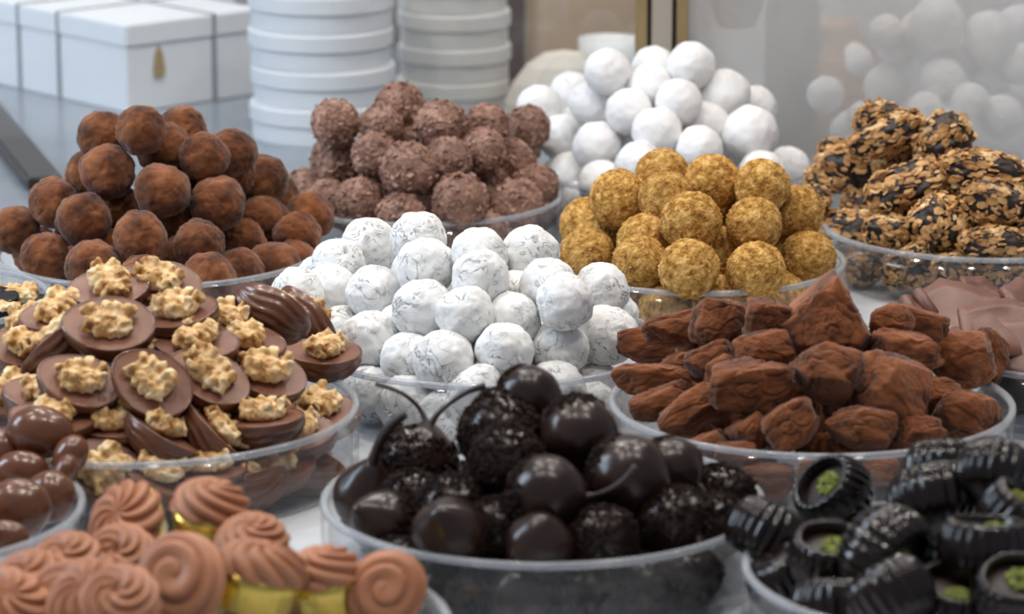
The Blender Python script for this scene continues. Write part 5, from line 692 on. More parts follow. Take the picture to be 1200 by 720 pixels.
  ('walnut', 'walnut_cup', 'walnut_cup', [-127.7, -310.7, 67.1], 18.5, [1.0, 1.0, 1.0], [0.29, 0.0, -0.0], 'walnut-topped chocolate cup, second row down its heap, third from the marbled white truffles', 'walnut cups in the big dish'),
  ('walnut', 'walnut_cup', 'walnut_cup', [-214.5, -355.5, 45.6], 18.5, [1.0, 1.0, 1.0], [0.43, 0.08, -0.02], 'walnut-topped chocolate cup, fourth row down its heap, first from the frame edge', 'walnut cups in the big dish'),
  ('walnut', 'walnut_cup', 'walnut_cup', [-192.8, -389.0, 45.1], 18.5, [1.0, 1.0, 1.0], [0.22, 0.08, -0.02], 'walnut-topped chocolate cup, fourth row down its heap, third from the frame edge', 'walnut cups in the big dish'),
  ('walnut', 'walnut_cup', 'walnut_cup', [-144.8, -391.2, 38.7], 18.5, [1.0, 1.0, 1.0], [-0.13, 0.51, -0.13], 'walnut-topped chocolate cup, fifth row down its heap, second from the frame edge', 'walnut cups in the big dish'),
  ('walnut', 'walnut_cup', 'walnut_cup', [-124.2, -380.1, 36.0], 18.5, [1.0, 1.0, 1.0], [-0.29, 0.76, -0.23], 'walnut-topped chocolate cup, fifth row down its heap, second from the marbled white truffles', 'walnut cups in the big dish'),
  ('walnut', 'walnut_cup', 'walnut_cup', [-106.2, -372.1, 39.6], 18.5, [1.0, 1.0, 1.0], [0.01, -0.08, 0.02], 'walnut-topped chocolate cup, fourth row down its heap, second from the marbled white truffles', 'walnut cups in the big dish'),
  ('walnut', 'walnut_cup', 'walnut_cup', [-168.8, -406.0, 26.5], 18.5, [1.0, 1.0, 1.0], [0.64, 0.51, -0.13], 'walnut cup pressed against the clear dish wall', 'walnut cups in the big dish'),
  ('walnut', 'walnut_cup', 'walnut_cup', [-113.1, -384.3, 15.3], 18.5, [1.0, 1.0, 1.0], [-0.42, -0.34, 0.08], 'walnut-topped chocolate cup, sixth row down its heap, third from the marbled white truffles', 'walnut cups in the big dish'),
  ('walnut', 'walnut_cup', 'walnut_cup', [-89.5, -352.0, 12.2], 18.5, [1.0, 1.0, 1.0], [-0.85, 0.17, -0.04], 'upturned walnut cup behind the clear wall of its dish', 'walnut cups in the big dish'),
  ('walnut', 'walnut_cup', 'walnut_cup', [-145.9, -402.9, 24.5], 18.5, [1.0, 1.0, 1.0], [0.27, 0.34, -0.08], 'walnut-topped chocolate cup, sixth row down its heap, second from the frame edge', 'walnut cups in the big dish'),
  ('walnut', 'walnut_cup', 'walnut_cup', [-167.9, -381.0, 39.1], 18.5, [1.0, 1.0, 1.0], [0.11, 0.0, -0.0], 'walnut-topped chocolate cup, fourth row down its heap, third from the marbled white truffles', 'walnut cups in the big dish'),
  ('walnut', 'walnut_cup', 'walnut_cup', [-135.4, -345.2, 65.6], 18.5, [1.0, 1.0, 1.0], [0.25, 0.0, -0.0], 'walnut-topped chocolate cup, second row down its heap, fourth from the marbled white truffles', 'walnut cups in the big dish'),
  ('walnut', 'walnut_cup', 'walnut_cup', [-190.7, -394.4, 27.4], 18.5, [1.0, 1.0, 1.0], [0.29, 0.0, -0.0], 'walnut-topped chocolate cup, fifth row down its heap, first from the frame edge', 'walnut cups in the big dish'),
  ('walnut', 'walnut_cup', 'walnut_cup', [-93.6, -357.0, 29.5], 18.5, [1.0, 1.0, 1.0], [0.29, 0.0, -0.0], 'walnut-topped chocolate cup, fifth row down its heap, first from the marbled white truffles', 'walnut cups in the big dish'),
  ('walnut', 'walnut_cup', 'walnut_cup', [-159.7, -336.7, 61.5], 18.5, [1.0, 1.0, 1.0], [0.25, 0.0, -0.0], 'walnut-topped chocolate cup mostly buried inside its heap', 'walnut cups in the big dish'),
  ('walnut', 'walnut_cup', 'walnut_cup', [-119.0, -352.8, 40.6], 18.5, [1.0, 1.0, 1.0], [0.29, 0.0, -0.0], 'walnut-topped chocolate cup mostly buried inside its heap', 'walnut cups in the big dish'),
  ('walnut', 'walnut_cup', 'walnut_cup', [-140.7, -364.6, 40.5], 18.5, [1.0, 1.0, 1.0], [0.29, 0.0, -0.0], 'walnut-topped chocolate cup mostly buried inside its heap', 'walnut cups in the big dish'),
  ('walnut', 'walnut_cup', 'walnut_cup', [-102.2, -370.7, 19.8], 18.5, [1.0, 1.0, 1.0], [0.29, 0.0, -0.0], 'walnut-topped chocolate cup, sixth row down its heap, second from the marbled white truffles', 'walnut cups in the big dish'),
  ('walnut', 'walnut_cup', 'walnut_cup', [-129.4, -392.4, 23.5], 18.5, [1.0, 1.0, 1.0], [0.11, 0.0, -0.0], 'walnut-topped chocolate cup, sixth row down its heap, third from the frame edge', 'walnut cups in the big dish'),
  ('walnut', 'walnut_cup', 'walnut_cup', [-167.3, -255.5, 22.5], 19.5, [1.0, 1.0, 1.0], [0.11, 0.0, -0.0], 'walnut-topped chocolate cup mostly buried inside its heap', 'walnut cups in the big dish'),
  ('walnut', 'walnut_cup', 'walnut_cup', [-134.9, -261.2, 22.5], 19.5, [1.0, 1.0, 1.0], [0.11, 0.0, -0.0], 'walnut-topped chocolate cup mostly buried inside its heap', 'walnut cups in the big dish'),
  ('walnut', 'walnut_cup', 'walnut_cup', [-198.2, -265.6, 22.5], 19.5, [1.0, 1.0, 1.0], [0.11, 0.0, -0.0], 'walnut-topped chocolate cup mostly buried inside its heap', 'walnut cups in the big dish'),
  ('walnut', 'walnut_cup', 'walnut_cup', [-111.4, -279.5, 22.5], 19.5, [1.0, 1.0, 1.0], [0.11, 0.0, -0.0], 'walnut-topped chocolate cup mostly buried inside its heap', 'walnut cups in the big dish'),
  ('walnut', 'walnut_cup', 'walnut_cup', [-96.7, -303.9, 21.5], 18.5, [1.0, 1.0, 1.0], [0.03, 0.0, -0.0], 'walnut-topped chocolate cup mostly buried inside its heap', 'walnut cups in the big dish'),
  ('walnut', 'walnut_cup', 'walnut_cup', [-160.5, -383.9, 21.5], 18.5, [1.0, 1.0, 1.0], [0.03, 0.0, -0.0], 'walnut-topped chocolate cup mostly buried inside its heap', 'walnut cups in the big dish'),
  ('walnut', 'walnut_cup', 'walnut_cup', [-186.9, -370.8, 21.5], 18.5, [1.0, 1.0, 1.0], [0.03, 0.0, -0.0], 'walnut-topped chocolate cup mostly buried inside its heap', 'walnut cups in the big dish'),
  ('walnut', 'walnut_cup', 'walnut_cup', [-120.8, -341.0, 21.5], 18.5, [1.0, 1.0, 1.0], [0.03, 0.0, -0.0], 'walnut-topped chocolate cup mostly buried inside its heap', 'walnut cups in the big dish'),
  ('walnut', 'walnut_cup', 'walnut_cup', [-141.0, -352.6, 21.5], 18.5, [1.0, 1.0, 1.0], [0.03, 0.0, -0.0], 'walnut-topped chocolate cup mostly buried inside its heap', 'walnut cups in the big dish'),
  ('walnut', 'walnut_cup', 'walnut_cup', [-153.3, -273.3, 21.5], 18.5, [1.0, 1.0, 1.0], [0.03, 0.0, -0.0], 'walnut-topped chocolate cup mostly buried inside its heap', 'walnut cups in the big dish'),
  ('walnut', 'walnut_cup', 'walnut_cup', [-136.7, -287.1, 21.5], 18.5, [1.0, 1.0, 1.0], [0.03, 0.0, -0.0], 'walnut-topped chocolate cup mostly buried inside its heap', 'walnut cups in the big dish'),
  ('walnut', 'walnut_cup', 'walnut_cup', [-211.9, -283.6, 21.5], 18.5, [1.0, 1.0, 1.0], [0.03, 0.0, -0.0], 'walnut-topped chocolate cup mostly buried inside its heap', 'walnut cups in the big dish'),
  ('walnut', 'walnut_cup', 'walnut_cup', [-189.1, -322.1, 46.2], 18.5, [1.0, 1.0, 1.0], [0.03, 0.0, -0.0], 'walnut-topped chocolate cup mostly buried inside its heap', 'walnut cups in the big dish'),
  ('walnut', 'walnut_cup', 'walnut_cup', [-112.3, -318.4, 21.5], 18.5, [1.0, 1.0, 1.0], [0.03, 0.0, -0.0], 'walnut-topped chocolate cup mostly buried inside its heap', 'walnut cups in the big dish'),
  ('walnut', 'walnut_cup', 'walnut_cup', [-183.7, -284.7, 21.5], 18.5, [1.0, 1.0, 1.0], [0.03, 0.0, -0.0], 'walnut-topped chocolate cup mostly buried inside its heap', 'walnut cups in the big dish'),
  ('walnut', 'walnut_cup', 'walnut_cup', [-128.3, -304.0, 21.5], 18.5, [1.0, 1.0, 1.0], [0.03, 0.0, -0.0], 'walnut-topped chocolate cup mostly buried inside its heap', 'walnut cups in the big dish'),
  ('walnut', 'walnut_cup', 'walnut_cup', [-180.7, -345.1, 21.5], 18.5, [1.0, 1.0, 1.0], [0.03, 0.0, -0.0], 'walnut-topped chocolate cup mostly buried inside its heap', 'walnut cups in the big dish'),
  ('walnut', 'walnut_cup', 'walnut_cup', [-147.5, -331.9, 21.5], 18.5, [1.0, 1.0, 1.0], [0.03, 0.0, -0.0], 'walnut-topped chocolate cup mostly buried inside its heap', 'walnut cups in the big dish'),
  ('walnut', 'walnut_cup', 'walnut_cup', [-160.9, -295.4, 21.5], 18.5, [1.0, 1.0, 1.0], [0.03, 0.0, -0.0], 'walnut-topped chocolate cup mostly buried inside its heap', 'walnut cups in the big dish'),
  ('walnut', 'walnut_cup', 'walnut_cup', [-196.8, -300.4, 21.5], 18.5, [1.0, 1.0, 1.0], [0.03, 0.0, -0.0], 'walnut-topped chocolate cup mostly buried inside its heap', 'walnut cups in the big dish'),
  ('cherry', 'chocolate_cherry', 'cherry_thick', [-58.4, -460.5, 31.5], 13.5, [1.0, 1.0, 1.0], [0.25, 0.17, -0.04], 'glossy dark cherry with a thick stem standing up at the rim', 'dark chocolate cherries in the front dish'),
  ('cherry', 'chocolate_cherry', 'cherry_crumb_stem', [-38.5, -442.7, 40.7], 16.5, [1.0, 1.0, 1.0], [-0.29, 0.34, -0.08], 'crumb-coated cherry with two thin stems crossing above it', 'dark chocolate cherries in the front dish'),
  ('cherry', 'chocolate_cherry', 'cherry_crumb', [-4.8, -464.5, 58.6], 16.1, [1.0, 1.0, 1.0], [-0.06, -0.17, 0.04], 'fully crumb-coated cherry below the pointed one', 'dark chocolate cherries in the front dish'),
  ('cherry', 'chocolate_cherry', 'cherry_pear', [6.6, -442.9, 68.3], 13.0, [1.0, 1.0, 1.0], [2.95, -1.18, -0.29], 'smooth pointed cherry at the very top of its heap', 'dark chocolate cherries in the front dish'),
  ('cherry', 'chocolate_cherry', 'cherry_smooth', [26.1, -473.6, 61.2], 15.5, [1.0, 1.0, 1.0], [-2.37, 0.34, -3.06], 'smooth dark cherry with a crumb collar, near the rough cocoa chunks', 'dark chocolate cherries in the front dish'),
  ('cherry', 'chocolate_cherry', 'cherry_crumb', [-1.8, -491.7, 55.7], 14.3, [1.0, 1.0, 1.0], [0.34, -0.84, 0.27], 'crumbed dark chocolate cherry, second row down its heap, second from the walnut cups', 'dark chocolate cherries in the front dish'),
  ('cherry', 'chocolate_cherry', 'cherry_stem', [12.9, -516.7, 49.8], 15.0, [1.0, 1.0, 1.0], [-1.78, -1.47, -1.63], 'big glossy dark cherry centred in front, stem pointing sideways', 'dark chocolate cherries in the front dish'),
  ('cherry', 'chocolate_cherry', 'cherry_stem2', [45.4, -495.7, 50.8], 16.1, [1.0, 1.0, 1.0], [-2.09, 1.15, -2.57], 'glossy dark cherry second largest, stem drooping beside it', 'dark chocolate cherries in the front dish'),
  ('cherry', 'chocolate_cherry', 'cherry_stem', [63.4, -470.0, 46.0], 13.0, [1.0, 1.0, 1.0], [-2.74, 1.23, 2.9], 'crumbed dark chocolate cherry, second row down its heap, first from the black ribbed cups', 'dark chocolate cherries in the front dish'),
  ('cherry', 'chocolate_cherry', 'cherry_crumb', [82.9, -464.7, 32.8], 13.0, [1.0, 1.0, 1.0], [-0.26, 1.15, -0.57], 'crumbed dark chocolate cherry, third row down its heap, first from the black ribbed cups', 'dark chocolate cherries in the front dish'),
  ('cherry', 'chocolate_cherry', 'cherry_halfcrumb', [-49.8, -495.4, 31.4], 13.0, [1.0, 1.0, 1.0], [0.08, -1.0, 0.38], 'crumbed dark chocolate cherry, fourth row down its heap, first from the walnut cups', 'dark chocolate cherries in the front dish'),
  ('cherry', 'chocolate_cherry', 'cherry_halfcrumb', [-23.8, -526.5, 36.3], 14.6, [1.0, 1.0, 1.0], [0.62, -0.34, 0.08], 'crumbed dark chocolate cherry, fourth row down its heap, second from the walnut cups', 'dark chocolate cherries in the front dish'),
  ('cherry', 'chocolate_cherry', 'cherry_crumb', [-5.8, -511.6, 33.4], 13.0, [1.0, 1.0, 1.0], [-0.09, 1.15, -0.57], 'crumbed dark chocolate cherry, fourth row down its heap, third from the walnut cups', 'dark chocolate cherries in the front dish'),
  ('cherry', 'chocolate_cherry', 'cherry_smooth', [10.2, -537.2, 35.1], 13.0, [1.0, 1.0, 1.0], [0.37, 0.17, -0.04], 'smooth dark cherry with a pointed tip against the front rim', 'dark chocolate cherries in the front dish'),
  ('cherry', 'chocolate_cherry', 'cherry_crumb', [-24.1, -498.3, 38.4], 13.0, [1.0, 1.0, 1.0], [0.08, 1.0, -0.38], 'crumbed dark chocolate cherry, third row down its heap, second from the walnut cups', 'dark chocolate cherries in the front dish'),
  ('cherry', 'chocolate_cherry', 'cherry_crumb', [34.5, -525.6, 33.9], 13.4, [1.0, 1.0, 1.0], [0.17, 0.84, -0.27], 'crumbed dark chocolate cherry, fourth row down its heap, third from the black ribbed cups', 'dark chocolate cherries in the front dish'),
  ('cherry', 'chocolate_cherry', 'cherry_crumb', [63.0, -505.1, 34.7], 14.5, [1.0, 1.0, 1.0], [0.08, 1.0, -0.38], 'crumbed dark chocolate cherry, fourth row down its heap, second from the black ribbed cups', 'dark chocolate cherries in the front dish'),
  ('cherry', 'chocolate_cherry', 'cherry_crumb', [79.0, -487.6, 27.8], 13.0, [1.0, 1.0, 1.0], [0.25, 0.51, -0.13], 'crumbed dark chocolate cherry, fourth row down its heap, first from the black ribbed cups', 'dark chocolate cherries in the front dish'),
  ('cherry', 'chocolate_cherry', 'cherry_smooth', [3.5, -536.8, 14.3], 13.0, [1.0, 1.0, 1.0], [0.46, 0.0, -0.0], 'smooth dark cherry seen through the front wall', 'dark chocolate cherries in the front dish'),
  ('cherry', 'chocolate_cherry', 'cherry_crumb', [-24.4, -528.0, 13.5], 13.0, [1.0, 1.0, 1.0], [-0.42, 1.28, -0.92], 'crumbed dark chocolate cherry, sixth row down its heap, first from the walnut cups', 'dark chocolate cherries in the front dish'),
  ('cherry', 'chocolate_cherry', 'cherry_crumb', [27.8, -535.9, 14.7], 13.0, [1.0, 1.0, 1.0], [-0.42, 1.28, -0.92], 'crumbed dark chocolate cherry, sixth row down its heap, first from the black ribbed cups', 'dark chocolate cherries in the front dish'),
  ('cherry', 'chocolate_cherry', 'cherry_crumb', [48.4, -526.1, 15.3], 13.0, [1.0, 1.0, 1.0], [-0.42, 1.28, -0.92], 'crumbed dark chocolate cherry, fifth row down its heap, second from the walnut cups', 'dark chocolate cherries in the front dish'),
  ('cherry', 'chocolate_cherry', 'cherry_crumb', [67.1, -513.0, 15.7], 13.0, [1.0, 1.0, 1.0], [-0.42, 1.28, -0.92], 'crumbed dark chocolate cherry, fifth row down its heap, first from the black ribbed cups', 'dark chocolate cherries in the front dish'),
  ('cherry', 'chocolate_cherry', 'cherry_crumb', [-44.1, -511.2, 17.3], 13.0, [1.0, 1.0, 1.0], [-0.42, 1.28, -0.92], 'crumbed dark chocolate cherry, fifth row down its heap, first from the walnut cups', 'dark chocolate cherries in the front dish'),
  ('cherry', 'chocolate_cherry', 'cherry_crumb', [29.3, -483.7, 34.3], 13.0, [1.0, 1.0, 1.0], [-0.42, 1.28, -0.92], 'crumbed dark chocolate cherry mostly buried inside its heap', 'dark chocolate cherries in the front dish'),
  ('cherry', 'chocolate_cherry', 'cherry_crumb', [-11.3, -478.3, 37.1], 13.0, [1.0, 1.0, 1.0], [-0.42, 1.28, -0.92], 'crumbed dark chocolate cherry mostly buried inside its heap', 'dark chocolate cherries in the front dish'),
  ('cherry', 'chocolate_cherry', 'cherry_crumb', [52.5, -482.9, 29.2], 13.0, [1.0, 1.0, 1.0], [-0.42, 1.28, -0.92], 'crumbed dark chocolate cherry mostly buried inside its heap', 'dark chocolate cherries in the front dish'),
  ('cherry', 'chocolate_cherry', 'cherry_crumb', [-39.5, -474.6, 33.5], 13.0, [1.0, 1.0, 1.0], [-0.42, 1.28, -0.92], 'crumbed dark chocolate cherry mostly buried inside its heap', 'dark chocolate cherries in the front dish'),
  ('cherry', 'chocolate_cherry', 'cherry_crumb', [16.7, -452.9, 49.1], 13.0, [1.0, 1.0, 1.0], [-0.42, 1.28, -0.92], 'crumbed dark chocolate cherry mostly buried inside its heap', 'dark chocolate cherries in the front dish'),
  ('cherry', 'chocolate_cherry', 'cherry_crumb', [10.9, -398.1, 17.0], 14.0, [1.0, 1.0, 1.0], [-1.52, -0.18, 1.78], 'crumbed dark chocolate cherry mostly buried inside its heap', 'dark chocolate cherries in the front dish'),
  ('cherry', 'chocolate_cherry', 'cherry_crumb', [34.9, -402.0, 17.0], 14.0, [1.0, 1.0, 1.0], [1.49, -0.35, 2.01], 'crumbed dark chocolate cherry mostly buried inside its heap', 'dark chocolate cherries in the front dish'),
  ('cherry', 'chocolate_cherry', 'cherry_crumb', [-14.1, -404.2, 17.0], 14.0, [1.0, 1.0, 1.0], [-2.59, 0.65, -2.9], 'crumbed dark chocolate cherry mostly buried inside its heap', 'dark chocolate cherries in the front dish'),
  ('cherry', 'chocolate_cherry', 'cherry_crumb', [-52.9, -439.8, 16.3], 13.3, [1.0, 1.0, 1.0], [1.54, 0.69, 0.17], 'crumbed dark chocolate cherry mostly buried inside its heap', 'dark chocolate cherries in the front dish'),
  ('cherry', 'chocolate_cherry', 'cherry_crumb', [79.8, -445.9, 16.3], 13.3, [1.0, 1.0, 1.0], [2.92, -0.79, -2.81], 'crumbed dark chocolate cherry mostly buried inside its heap', 'dark chocolate cherries in the front dish'),
  ('cherry', 'chocolate_cherry', 'cherry_crumb', [-32.6, -487.5, 16.3], 13.3, [1.0, 1.0, 1.0], [-3.03, 0.87, -1.51], 'crumbed dark chocolate cherry mostly buried inside its heap', 'dark chocolate cherries in the front dish'),
  ('cherry', 'chocolate_cherry', 'cherry_crumb', [-7.6, -493.2, 16.3], 13.3, [1.0, 1.0, 1.0], [-1.96, 1.13, 0.56], 'crumbed dark chocolate cherry mostly buried inside its heap', 'dark chocolate cherries in the front dish'),
  ('cherry', 'chocolate_cherry', 'cherry_crumb', [66.2, -469.3, 16.3], 13.3, [1.0, 1.0, 1.0], [-1.94, 0.56, 0.91], 'crumbed dark chocolate cherry mostly buried inside its heap', 'dark chocolate cherries in the front dish'),
  ('cherry', 'chocolate_cherry', 'cherry_crumb', [34.4, -465.0, 16.3], 13.3, [1.0, 1.0, 1.0], [-0.97, 0.25, -0.1], 'crumbed dark chocolate cherry mostly buried inside its heap', 'dark chocolate cherries in the front dish'),
  ('cherry', 'chocolate_cherry', 'cherry_crumb', [-7.7, -462.7, 16.3], 13.3, [1.0, 1.0, 1.0], [1.49, 0.12, -2.6], 'crumbed dark chocolate cherry mostly buried inside its heap', 'dark chocolate cherries in the front dish'),
  ('cherry', 'chocolate_cherry', 'cherry_crumb', [44.5, -501.5, 16.3], 13.3, [1.0, 1.0, 1.0], [-0.77, 0.96, -2.83], 'crumbed dark chocolate cherry mostly buried inside its heap', 'dark chocolate cherries in the front dish'),
  ('cherry', 'chocolate_cherry', 'cherry_crumb', [9.7, -494.5, 31.9], 13.3, [1.0, 1.0, 1.0], [2.17, -0.5, 0.88], 'crumbed dark chocolate cherry mostly buried inside its heap', 'dark chocolate cherries in the front dish'),
  ('cherry', 'chocolate_cherry', 'cherry_crumb', [13.2, -515.0, 16.3], 13.3, [1.0, 1.0, 1.0], [2.97, 0.82, -1.64], 'crumbed dark chocolate cherry mostly buried inside its heap', 'dark chocolate cherries in the front dish'),
  ('swirl', 'swirl_cup', 'swirl', [-144.3, -542.9, 45.1], 14.5, [1.0, 1.0, 1.0], [0.01, -0.83, 1.15], 'caramel swirl cup with a hollow curl and white glints', 'caramel swirl cups in the nearest dish'),
  ('swirl', 'swirl_cup', 'swirl', [-144.6, -562.6, 37.0], 14.5, [1.0, 1.0, 1.0], [-0.58, -0.62, 2.3], 'caramel swirl cup, second row down its heap, second from the frame edge', 'caramel swirl cups in the nearest dish'),
  ('swirl', 'swirl_cup', 'swirl', [-112.9, -545.3, 50.4], 15.5, [1.0, 1.0, 1.0], [0.13, 0.05, 1.11], 'caramel swirl standing on its gold foil cup, highest of all', 'caramel swirl cups in the nearest dish'),
  ('swirl', 'swirl_cup', 'swirl', [-117.1, -608.5, 44.1], 16.7, [1.0, 1.0, 1.0], [-0.63, -0.86, 2.01], 'broad caramel swirl turned to the front', 'caramel swirl cups in the nearest dish'),
  ('swirl', 'swirl_cup', 'swirl', [-90.4, -599.3, 44.0], 14.5, [1.0, 1.0, 1.0], [-0.01, 0.26, 0.17], 'caramel swirl pointing up on a tall gold cup', 'caramel swirl cups in the nearest dish'),
  ('swirl', 'swirl_cup', 'swirl', [-95.8, -564.6, 42.8], 14.5, [1.0, 1.0, 1.0], [-0.28, -0.06, 2.93], 'caramel swirl cup, second row down its heap, second from the dark cherries', 'caramel swirl cups in the nearest dish'),
  ('swirl', 'swirl_cup', 'swirl', [-68.1, -586.3, 38.0], 14.5, [1.0, 1.0, 1.0], [-0.07, 0.12, 2.42], 'caramel swirl cup, third row down its heap, second from the dark cherries', 'caramel swirl cups in the nearest dish'),
  ('swirl', 'swirl_cup', 'swirl', [-45.9, -588.0, 33.7], 14.5, [1.0, 1.0, 1.0], [-1.01, 0.62, -2.79], 'round spiral swirl seen straight from above at the rim', 'caramel swirl cups in the nearest dish'),
  ('swirl', 'swirl_cup', 'swirl', [-148.3, -623.6, 41.9], 14.5, [1.0, 1.0, 1.0], [-0.36, 0.61, -2.49], 'caramel swirl cup, third row down its heap, third from the frame edge', 'caramel swirl cups in the nearest dish'),
  ('swirl', 'swirl_cup', 'swirl', [-162.8, -572.6, 37.5], 14.5, [1.0, 1.0, 1.0], [-0.15, -0.46, 1.61], 'caramel swirl beside a flash of gold foil', 'caramel swirl cups in the nearest dish'),
  ('swirl', 'swirl_cup', 'swirl', [-174.1, -590.8, 36.3], 14.5, [1.0, 1.0, 1.0], [0.62, 0.0, -0.43], 'caramel swirl cup, third row down its heap, first from the frame edge', 'caramel swirl cups in the nearest dish'),
  ('swirl', 'swirl_cup', 'swirl', [-159.2, -605.2, 36.3], 14.5, [1.0, 1.0, 1.0], [0.69, -0.51, 0.14], 'caramel swirl cup, third row down its heap, second from the frame edge', 'caramel swirl cups in the nearest dish'),
  ('swirl', 'swirl_cup', 'swirl', [-178.5, -613.0, 35.7], 14.5, [1.0, 1.0, 1.0], [-0.55, -0.34, 2.64], 'caramel swirl cup, fourth row down its heap, first from the frame edge', 'caramel swirl cups in the nearest dish'),
  ('swirl', 'swirl_cup', 'swirl', [-135.5, -643.3, 47.4], 14.5, [1.0, 1.0, 1.0], [-0.36, -0.66, 1.98], 'caramel swirl cup, third row down its heap, fourth from the frame edge', 'caramel swirl cups in the nearest dish'),
  ('swirl', 'swirl_cup', 'swirl', [-113.6, -556.8, 18.0], 15.0, [1.0, 1.0, 1.0], [-0.01, -0.11, 1.66], 'caramel swirl cup mostly buried inside its heap', 'caramel swirl cups in the nearest dish'),
  ('swirl', 'swirl_cup', 'swirl', [-80.1, -563.3, 18.0], 15.0, [1.0, 1.0, 1.0], [0.09, -0.07, 0.62], 'caramel swirl cup mostly buried inside its heap', 'caramel swirl cups in the nearest dish'),
  ('almond', 'chocolate_egg', 'egg', [-193.5, -415.0, 45.4], 10.9, [1.3, 1.0, 0.85], [1.33, 0.14, -0.03], 'large glossy milk chocolate egg on top of its heap', 'milk chocolate eggs in the edge dish'),
  ('almond', 'chocolate_egg', 'egg', [-193.0, -490.2, 35.7], 12.0, [1.18, 1.0, 0.85], [1.33, -0.17, 0.04], 'rounded milk chocolate egg nearest the frosty rim', 'milk chocolate eggs in the edge dish'),
  ('almond', 'chocolate_egg', 'egg', [-183.6, -464.1, 32.2], 10.8, [0.95, 1.0, 0.85], [1.3, 0.51, -0.13], 'glossy milk chocolate egg, second row down its heap, second from the walnut cups', 'milk chocolate eggs in the edge dish'),
  ('almond', 'chocolate_egg', 'egg', [-213.5, -414.4, 36.0], 10.7, [1.24, 1.0, 0.85], [1.32, -0.34, 0.08], 'glossy milk chocolate egg, first row down its heap, second from the frame edge', 'milk chocolate eggs in the edge dish'),
  ('almond', 'chocolate_egg', 'egg', [-199.7, -428.4, 32.6], 8.9, [1.29, 1.0, 0.85], [1.34, -0.0, 0.0], 'glossy milk chocolate egg, second row down its heap, second from the frame edge', 'milk chocolate eggs in the edge dish'),
  ('almond', 'chocolate_egg', 'egg', [-180.1, -426.7, 38.9], 8.8, [0.8, 1.0, 0.85], [1.3, 0.51, -0.13], 'glossy milk chocolate egg, first row down its heap, first from the walnut cups', 'milk chocolate eggs in the edge dish'),
  ('almond', 'chocolate_egg', 'egg', [-209.8, -473.4, 41.4], 9.7, [1.12, 1.0, 0.85], [1.34, -0.0, 0.0], 'glossy milk chocolate egg, second row down its heap, first from the frame edge', 'milk chocolate eggs in the edge dish'),
  ('almond', 'chocolate_egg', 'egg', [-207.1, -517.2, 38.6], 9.5, [1.12, 1.0, 0.85], [1.34, -0.0, 0.0], 'glossy milk chocolate egg, third row down its heap, first from the frame edge', 'milk chocolate eggs in the edge dish'),
  ('almond', 'chocolate_egg', 'egg', [-194.7, -511.2, 30.0], 7.1, [1.33, 1.0, 0.85], [1.34, -0.0, 0.0], 'glossy milk chocolate egg, fourth row down its heap, first from the frame edge', 'milk chocolate eggs in the edge dish'),
  ('almond', 'chocolate_egg', 'egg', [-180.7, -440.6, 35.9], 7.5, [0.67, 1.0, 0.85], [1.32, 0.34, -0.08], 'glossy milk chocolate egg, second row down its heap, first from the walnut cups', 'milk chocolate eggs in the edge dish'),
  ('almond', 'chocolate_egg', 'egg', [-229.0, -400.3, 35.6], 9.0, [1.14, 1.0, 0.85], [1.34, -0.0, 0.0], 'glossy milk chocolate egg, first row down its heap, first from the frame edge', 'milk chocolate eggs in the edge dish'),
  ('almond', 'chocolate_egg', 'egg', [-259.1, -414.4, 19.0], 16.0, [1.0, 1.0, 1.0], [0.48, 0.26, 2.99], 'glossy milk chocolate egg mostly buried inside its heap', 'milk chocolate eggs in the edge dish'),
  ('dark', 'black_walnut_cup', 'dark_cup', [-248.2, -114.8, 28.7], 19.0, [1.0, 1.0, 1.0], [0.08, -0.03, 0.01], 'black ribbed chocolate cup topped with a walnut piece', 'black walnut cups at the frame edge'),
  ('dark', 'black_walnut_cup', 'dark_cup', [-262.2, -130.4, 35.6], 19.0, [1.0, 1.0, 1.0], [0.11, 0.0, -0.0], 'black ribbed walnut cup nearest the photo edge', 'black walnut cups at the frame edge'),
  ('dark', 'black_walnut_cup', 'dark_cup', [-252.6, -142.9, 28.0], 19.0, [1.0, 1.0, 1.0], [-0.41, 0.0, -0.0], 'lower black ribbed shell beneath the walnut cups', 'black walnut cups at the frame edge'),
  ('black', 'ribbed_cup', 'black_cup', [125.8, -493.7, 42.4], 15.0, [1.0, 1.0, 1.0], [-0.66, 0.59, 2.73], 'open black ribbed cup tipped towards the dark cherries', 'black ribbed cups in the front dish'),
  ('black', 'ribbed_cup', 'black_cup', [97.1, -527.6, 37.5], 15.0, [1.0, 1.0, 1.0], [-2.49, -0.12, 2.36], 'black ribbed cup resting by the dark cherry dish', 'black ribbed cups in the front dish'),
  ('black', 'ribbed_cup', 'black_cup', [102.6, -549.4, 26.5], 15.0, [1.0, 1.0, 1.0], [-2.65, 0.17, -1.93], 'black ribbed chocolate cup, third row down its heap, first from the dark cherries', 'black ribbed cups in the front dish'),
  ('black', 'ribbed_cup', 'black_cup', [135.8, -582.7, 47.4], 17.3, [1.0, 1.0, 1.0], [1.82, -0.25, 0.72], 'black ribbed cup lying on its side with pistachio spilling out', 'black ribbed cups in the front dish'),
  ('black', 'ribbed_cup', 'black_cup', [159.7, -535.5, 52.0], 16.9, [1.0, 1.0, 1.0], [-0.69, -0.03, 0.22], 'black ribbed cup turned over, bright blue glint on it', 'black ribbed cups in the front dish'),
  ('black', 'ribbed_cup', 'black_cup', [181.2, -541.8, 63.7], 15.0, [1.0, 1.0, 1.0], [0.39, -0.75, -2.53], 'black ribbed chocolate cup, first row down its heap, second from the frame edge', 'black ribbed cups in the front dish'),
